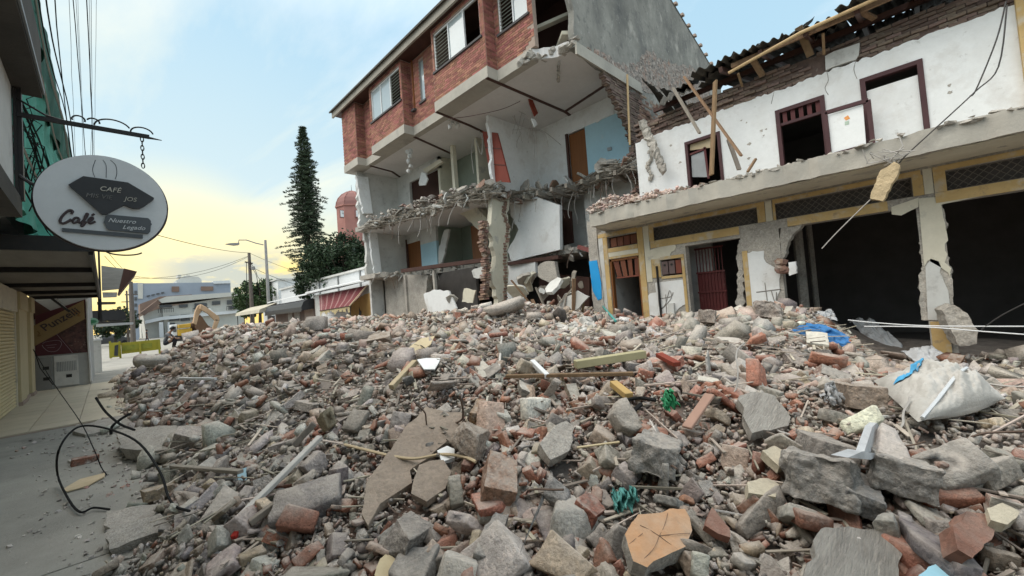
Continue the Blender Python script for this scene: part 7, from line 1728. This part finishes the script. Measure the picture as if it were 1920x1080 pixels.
def sheet(name, corners, amp, m, label, cat, seed, nu=36, nv=24, lift=.17, hump=.1, rmax=.62):
    pc = march(sum(a for a, c in corners) / 4, sum(c for a, c in corners) / 4) + Vector((0, 0, lift)); nn_ = Vector((-.55 * pc.x / pc.length, -.55 * pc.y / pc.length, 1)).normalized()
    q = [PN(a, c, pc, nn_) for a, c in corners]; qc = sum(q, Vector()) / 4
    q = [qc + (p - qc) * min(1, rmax / max(.01, (p - qc).length)) for p in q]
    def f(u, v):
        p = q[0].lerp(q[1], u).lerp(q[3].lerp(q[2], u), v); s = fbm((p.x * 3.2 + seed, p.y * 3.2, seed), 4)
        rag = .05 * noise.noise((u * 9 + seed, v * 9, 3)); return p + Vector((rag, rag, amp * s + .35 * amp * math.sin(14 * u + 9 * v + 5 * s) + hump * math.sin(math.pi * u) * math.sin(math.pi * v)))
    o = MB().slabgrid(f, nu, nv, (0, 0, .004)).build(name, m, smooth=True); tag(o, label, cat); SPECIAL_ZONES.append((qc.x, qc.y, rmax * .55, qc.z)); return o
sheet('blue_tarp', [(1478, 622), (1512, 606), (1594, 632), (1588, 652)], .05, mat('blue_tarpaulin', (.035, .17, .40), .6, (.02, .10, .26), 5, .8, .3, 20, spots=[((.25, .33, .42), 6, .6, .7, .6)]), 'crumpled blue tarp on the rubble before the large dark opening', 'tarp', 3, rmax=1.3, lift=.26)
sheet('plastic_bag', [(1592, 598), (1640, 602), (1700, 655), (1640, 652)], .08, M['bag'], 'crumpled white plastic heap beside the blue tarp', 'plastic bag', 7, rmax=1.2, lift=.24)
sheet('plastic_bag', [(1690, 660), (1745, 648), (1800, 680), (1740, 692)], .06, M['bag'], 'white plastic film lying above the big woven sack', 'plastic bag', 11)
sheet('plastic_bag', [(1505, 588), (1560, 582), (1570, 600), (1520, 604)], .06, M['bag'], 'small white plastic film above the blue tarp', 'plastic bag', 13)
sheet('plastic_bag', [(1040, 610), (1110, 598), (1125, 625), (1060, 632)], .10, M['sack'], 'crumpled off white cloth on top of the heap near the cane', 'cloth', 17)
sheet('teal_rag', [(1145, 925), (1185, 912), (1200, 940), (1155, 958)], .07, mat('teal_rag', (.12, .34, .31), .9, (.07, .22, .2), 8, .8, .3), 'teal rag stuffed between stones near the orange floor piece', 'rag', 19, lift=.10, hump=.05)
sheet('green_scrap', [(1240, 752), (1262, 745), (1274, 760), (1250, 770)], .05, mat('green_mesh_scrap', (.05, .34, .16), .8, (.04, .22, .1), 8, .8), 'bright green mesh scrap in the middle of the slope', 'scrap', 23, lift=.10)
sheet('paper_scrap', [(1540, 742), (1562, 735), (1580, 748), (1560, 756)], .05, M['bag'], 'crumpled white paper beside the red bricks', 'paper', 29, 16, 12)
# rolled paper standing up
p = march(1632, 845); t = thing('paper_roll', tuple(p), 'white rolled paper standing up in front of the sack', 'paper')
a_, b_ = P(1628, 846, 'y', p.y), P(1648, 798, 'y', p.y)
MB().prism([P(a, c, 'y', p.y - .03) for a, c in [(1620, 848), (1636, 800), (1644, 793), (1656, 804), (1646, 846)]], (0, .03, 0)).build('roll', M['bag'], t)
MB().prism([P(a, c, 'y', p.y - .05) for a, c in [(1590, 858), (1618, 846), (1655, 852), (1632, 862)]], (0, .05, 0)).build('loose_sheet', M['bag'], t)
SPECIAL_ZONES.append((p.x, p.y, .15, p.z))
# ---- black cable loop and rod on the road, wire down from above
def gz(px, py, z): return P(px, py, 'z', z)
o = stroke('black_cable', [gz(205, 955, .02), gz(175, 952, .03), gz(150, 960, .03), gz(128, 935, .05), gz(108, 890, .12), P(110, 845, 'y', 6.0), P(135, 808, 'y', 6.2), P(165, 798, 'y', 6.2), P(215, 808, 'y', 5.6), P(262, 832, 'y', 5.2), P(300, 885, 'y', 4.7), P(315, 930, 'y', 4.4), gz(330, 950, .25), gz(355, 958, .3)], .0095, M['wire_black'], None, 7); tag(o, 'thick black cable standing in a big loop on the road', 'cable')
o = stroke('black_rod', [P(180, 746, 'y', 8.0), P(198, 772, 'y', 7.7), P(225, 795, 'y', 7.4), P(252, 806, 'y', 7.0)], .014, M['wire_black'], None, 7); tag(o, 'bent black rod sticking up over the beige pavement', 'rod')
o = stroke('loose_wire', [P(62, 655, 'y', 12), P(100, 718, 'y', 11), P(150, 790, 'y', 9), P(175, 840, 'y', 7), gz(190, 876, .05), gz(200, 890, .02)], .006, M['wire_black'], None, 5); tag(o, 'thin dark wire hanging down from the cream pillars to the road', 'wire')
o = stroke('steel_hook', [P(208, 815, 'y', 6.6), P(210, 800, 'y', 6.6), P(228, 785, 'y', 6.6), P(246, 775, 'y', 6.6)], .014, M['wire_black'], None, 6); tag(o, 'small bent black bar beside the thick grey beam slab', 'rod')

# ---- large loose panels in front of the brick building
def pan(name, pts, x, th, m, label, cat):
    q = PP(pts, 'x', x); q = ragged(q, .15, .03, None, 3); o = MB().prism(q, (th, .02, 0)).build(name, m); tag(o, label, cat); return o
pan('wall_panel', [(794, 552), (812, 543), (842, 546), (856, 578), (830, 600), (806, 600)], 9.9, .08, M['white_paint'], 'white wall panel fallen against the torn ground storey', 'wall panel')
pan('wall_panel', [(870, 541), (892, 544), (886, 568), (866, 566)], 10.0, .06, M['cream_paint'], 'small cream panel standing in the torn ground storey', 'wall panel')
pan('wall_panel', [(1008, 500), (1022, 490), (1040, 490), (1046, 522), (1030, 530), (1008, 518)], 11.0, .18, M['concrete'], 'grey concrete slab hanging in front of the lower white wall', 'wall panel')
pan('wall_panel', [(884, 508), (905, 498), (912, 510), (898, 522), (888, 520)], 10.6, .05, M['greyed_white'], 'bent grey sheet hanging below the first floor edge', 'wall panel')
pan('wall_panel', [(1048, 566), (1082, 545), (1104, 556), (1070, 592), (1050, 590)], 9.6, .08, M['greyed_white'], 'pale panel tilted on the heap beside the blue banded post', 'wall panel')
rr = random.Random(47)
for k in range(26):
    px = rr.uniform(815, 1100); py = rr.uniform(520, 592); x = rr.uniform(9.9, 11.8); c = P(px, py, 'x', x); s = rr.uniform(.15, .5); mr = Euler((rr.gauss(0, .9), rr.gauss(.8, .6), rr.uniform(0, 6))).to_matrix()
    pts = [c + mr @ Vector((math.cos(a) * s * rr.uniform(.5, 1), math.sin(a) * s * rr.uniform(.4, .8), 0)) for a in np.arange(0, 6.2, .9)]
    o = MB().prism(pts, mr @ Vector((0, 0, rr.uniform(.04, .12)))).build('slab_piece', rr.choice([M['concrete'], M['greyed_white'], M['grey_timber'], M['cream_paint']])); roughen(o, .1, .02, True, 5)
    kd = {'broken_concrete': 'grey concrete', 'dusty_white_plaster': 'whitish plaster', 'grey_timber': 'grey boarding', 'cream_plaster': 'cream plaster'}[o.data.materials[0].name]
    tag(o, 'broken ' + kd + ' piece heaped in the torn ground storey of the brick building', 'wall piece', kd + ' pieces heaped in the torn ground storey')
rr = random.Random(91)
for k in range(9):
    px = rr.uniform(1000, 1105); py = rr.uniform(555, 590); p = P(px, py, 'x', rr.uniform(9.3, 10.2)); q = p + Vector((rr.uniform(-.5, .5), rr.uniform(-.9, .9), rr.uniform(.1, .8)))
    o = MB().bar(p - Vector((0, 0, .5)), q, rr.uniform(.05, .12), .04).build('broken_timber', M['grey_timber' if k % 2 else 'timber']); tag(o, 'broken timber sticking out of the heap before the torn brick building', 'timber', 'broken timbers before the torn brick building')
lumpy('concrete_lump', 985, 565, .9, 'block', 61, (.36, .34, .31), (.3, .5, .3), 'large fallen concrete piece below the cream cross wall', 'concrete lump', .5, amp=.04)

# ---- the loose pieces: the larger ones as things, the rest joined
rg = np.random.default_rng(5)
zones = np.array([z[:3] for z in SPECIAL_ZONES])
def blocked(x, y, s):
    return np.any(np.hypot(zones[:, 0] - x, zones[:, 1] - y) < zones[:, 2] + s * .5)
VIS = []
def visible(p):
    v = AX.T @ (np.array(p) - EYE)
    if v[2] < .3: return None
    return 960 + FPX * v[0] / v[2], 540 - FPX * v[1] / v[2], v[2]
hi = {k: [] for k in SH}
for j, (k, v) in enumerate(SH.items()):
    for i in range(8):
        V_, F_ = chunk(i * 13 + j * 50 + 3, v[0], v[1], .06, .020 if k not in ('brick', 'plate') else .012, .007)
        me = bpy.data.meshes.new(k); me.from_pydata([tuple(q) for q in V_], [], F_); me.materials.append(M['piece']); me.materials.append(M['faced'])
        if i % 2 == 0 and k != 'lump':
            zt_ = V_[:, 2].max() * .62
            me.polygons.foreach_set('material_index', [1 if min(V_[q][2] for q in f) > zt_ else 0 for f in F_])
        me.update(); hi[k].append(me)
KINDS = {'concrete': ('concrete_chunk', 300), 'brick': ('brick_chunk', 300)}
cands = []
tries = 0
while len(cands) < 900 and tries < 40000:
    tries += 1
    r_ = math.exp(rg.uniform(math.log(1.05), math.log(13))); a = rg.uniform(R(-3), R(103)); x, y = r_ * math.sin(a), r_ * math.cos(a)
    if x > 10.2 or x < float(edge_x(y)) - .12: continue
    s = float(np.clip(rg.lognormal(math.log(.128), .50), .075, .42))
    if x < 2.2 and y > 4.5: s *= 1.6
    s = min(s, .10 + .10 * r_, .45 if r_ < 8 else .3)
    z = float(H(x, y)); pr = visible((x, y, z + .05))
    if pr is None or not (-40 < pr[0] < 1960 and pr[1] < 1130): continue
    if blocked(x, y, s): continue
    cl = False
    for c in cands:
        if (c[0] - x) ** 2 + (c[1] - y) ** 2 < (.40 * (c[3] + s)) ** 2: cl = True; break
    if cl: continue
    col, k = pick_col(x, y, rg); cands.append((x, y, z, s, col, k, s / pr[2]))
cands.sort(key=lambda c: -c[6])
FCOL = 0
LAB = {0: 'grey concrete chunk lying loose in the rubble heap', 1: 'tan mortar chunk lying loose in the rubble heap', 2: 'pinkish mortar chunk lying loose in the rubble heap', 4: 'pale plaster chunk lying loose in the rubble heap', 5: 'dark grey chunk lying loose in the rubble heap', 6: 'light grey cement chunk lying loose in the rubble heap', 7: 'sandy yellow chunk lying loose in the rubble heap', 3: 'broken red brick lying loose in the rubble heap'}
cnt = {'concrete': 0, 'brick': 0}; leftovers = []
for (x, y, z, s, col, k, _) in cands:
    fam = 'brick' if k == 3 else 'concrete'
    if cnt[fam] >= 300: leftovers.append((x, y, z, s, col, k)); continue
    cnt[fam] += 1
    kind = rg.choice(['brick', 'block', 'lump'], p=[.7, .2, .1]) if k == 3 else rg.choice(['block', 'slab', 'shard', 'plate', 'lump'], p=[.30, .27, .27, .14, .02])
    if kind == 'plate': s = min(s, .24)
    me = hi[kind][rg.integers(8)]
    o = bpy.data.objects.new('brick_chunk' if k == 3 else 'concrete_chunk', me); COL.objects.link(o)
    Rm = rot_np(HN(x, y), rg, .42); sc = s * (rg.uniform(.9, 1.12, 3) if kind == 'brick' else rg.uniform(.72, 1.28, 3))
    m4 = Matrix([[*(Rm[i] * sc), 0] for i in range(3)] + [[0, 0, 0, 1]]); m4.translation = Vector((x, y, z + s * rg.uniform(.02, .22)))
    o.matrix_world = m4; o.color = (*np.clip(col, 0, 1), 1)
    rr_ = math.hypot(x, y)
    zone = ('at the nearest foot of the heap' if rr_ < 2.1 else 'on the slope beside the grey road' if x < float(edge_x(y)) + 1.0 else 'on the heap before the white building' if y < .42 * x
            else 'on the top of the heap before the brick building' if rr_ > 5.2 else 'on the middle slope of the heap')
    sz = 'large ' if s > .25 else 'small ' if s < .15 else ''
    nm = LAB[k].split(' lying')[0]; lab = (sz or 'medium sized ') + nm + ' ' + zone
    tag(o, lab, 'brick' if k == 3 else 'rubble chunk', (sz or 'medium ') + nm + 's ' + zone)
items = []
for (x, y, z, s, col, k) in leftovers:
    kind = 'brick' if k == 3 else 'block'; V_, F_ = md[kind][rg.integers(10)]; items.append((V_, F_, np.array((x, y, z + s * .1)), rot_np(HN(x, y), rg, .45) * s, col))
def spread(n, r0, r1):
    """n spots, evenly thick as seen from the road edge, with the heap's height and slope there."""
    r_ = np.exp(rg.uniform(math.log(r0), math.log(r1), n)); a = rg.uniform(R(-4), R(105), n); x, y = r_ * np.sin(a), r_ * np.cos(a); ex_ = edge_x(y)
    k = (x < np.where(y > 7, 12.5, 10.4)) & (x > ex_ - .25) & ((x > ex_) | (rg.random(n) > .55)); r_, x, y = r_[k], x[k], y[k]
    e = .12; nx = -(H(x + e, y) - H(x - e, y)) / (2 * e); ny = -(H(x, y + e) - H(x, y - e)) / (2 * e)
    bl = (np.hypot(zones[None, :, 0] - x[:, None], zones[None, :, 1] - y[:, None]) < zones[None, :, 2] * .62).any(1)
    return zip(r_, x, y, np.maximum(0, H(x, y)), np.stack([nx, ny, np.ones_like(nx)], 1), bl)
for r_, x, y, z, nn, bl in spread(52000, .95, 44):
    s = float(rg.lognormal(math.log(.046), .70)); s = max(s, .0062 * r_, .018); s = min(s, .34)
    if r_ > 7: s = max(s, float(rg.lognormal(math.log(.088), .5)) * (1 if r_ < 16 else 1.5))
    if bl and rg.random() < .93: continue
    col, k = pick_col(x, y, rg); u = rg.random()
    kind = ('brick' if k == 3 else ('block' if u < .28 else 'slab' if u < .48 else 'shard' if u < .78 else 'plate' if u < .96 else 'lump'))
    V_, F_ = (md if r_ < 4.2 and s > .095 else lo)[kind][rg.integers(10)]
    items.append((V_, F_, np.array((x, y, z + s * rg.uniform(-.1, .42) + (.0 if rg.random() < .8 else rg.uniform(0, .06)))), rot_np(nn, rg, .6) * (s * rg.uniform(.6, 1.45, 3)), col))
for r_, x, y, z, nn, bl in spread(30000, .9, 5.5):      # crumbs and grit bedding the pieces near the viewer
    s = float(rg.uniform(.009, .026)) * (.6 + .32 * r_); col, k = pick_col(x, y, rg)
    V_, F_ = lo['shard' if k % 2 else 'block'][rg.integers(10)]
    items.append((V_, F_, np.array((x, y, z + rg.uniform(-.01, .05))), rot_np(nn, rg, .8) * (s * rg.uniform(.6, 1.6, 3)), .5 * col + .5 * np.array(DUST)))
stuff_mesh('rubble_fragments', items, M['debris'], 1)
# splinters, laths and wire ends strewn over the heap (nobody could count them)
b = MB(); rr = random.Random(17)
for _ in range(2600):
    r_ = math.exp(rr.uniform(math.log(2.2), math.log(24))); a = rr.uniform(R(0), R(95)); x, y = r_ * math.sin(a), r_ * math.cos(a)
    if x > 10.2 or x < float(edge_x(y)) + .1: continue
    if r_ < 4.5 and rr.random() < .62: continue
    z = float(H(x, y)) + .07; l = rr.uniform(.12, .7) * (1 if r_ > 5 else .6); yw = rr.uniform(0, 6.28); dz = rr.uniform(-.12, .3)
    d = Vector((math.cos(yw), math.sin(yw), dz)) * l / 2; c = Vector((x, y, z))
    b.bar(c - d, c + d, rr.uniform(.006, .026), rr.uniform(.004, .012))
o = b.build('wood_splinters', mat('splinter_wood', (.40, .35, .285), .9, (.25, .22, .18), 5, .8, island=.5)); stuff(o)
b = MB()
for _ in range(1800):
    y = rr.uniform(.9, 17); x = float(edge_x(y)) + abs(rr.gauss(0, .5)) * -1; s = (.006 + .022 * rr.random() ** 2.5) * (1 + .05 * y)
    if x < -1.5: continue
    b.add(*rock_hull((x, y, s * .3), (s, s * rr.uniform(.7, 1.5), s * .6), 9000 + _, 8))
stuff(b.build('road_crumbs', M['debris_mix']))
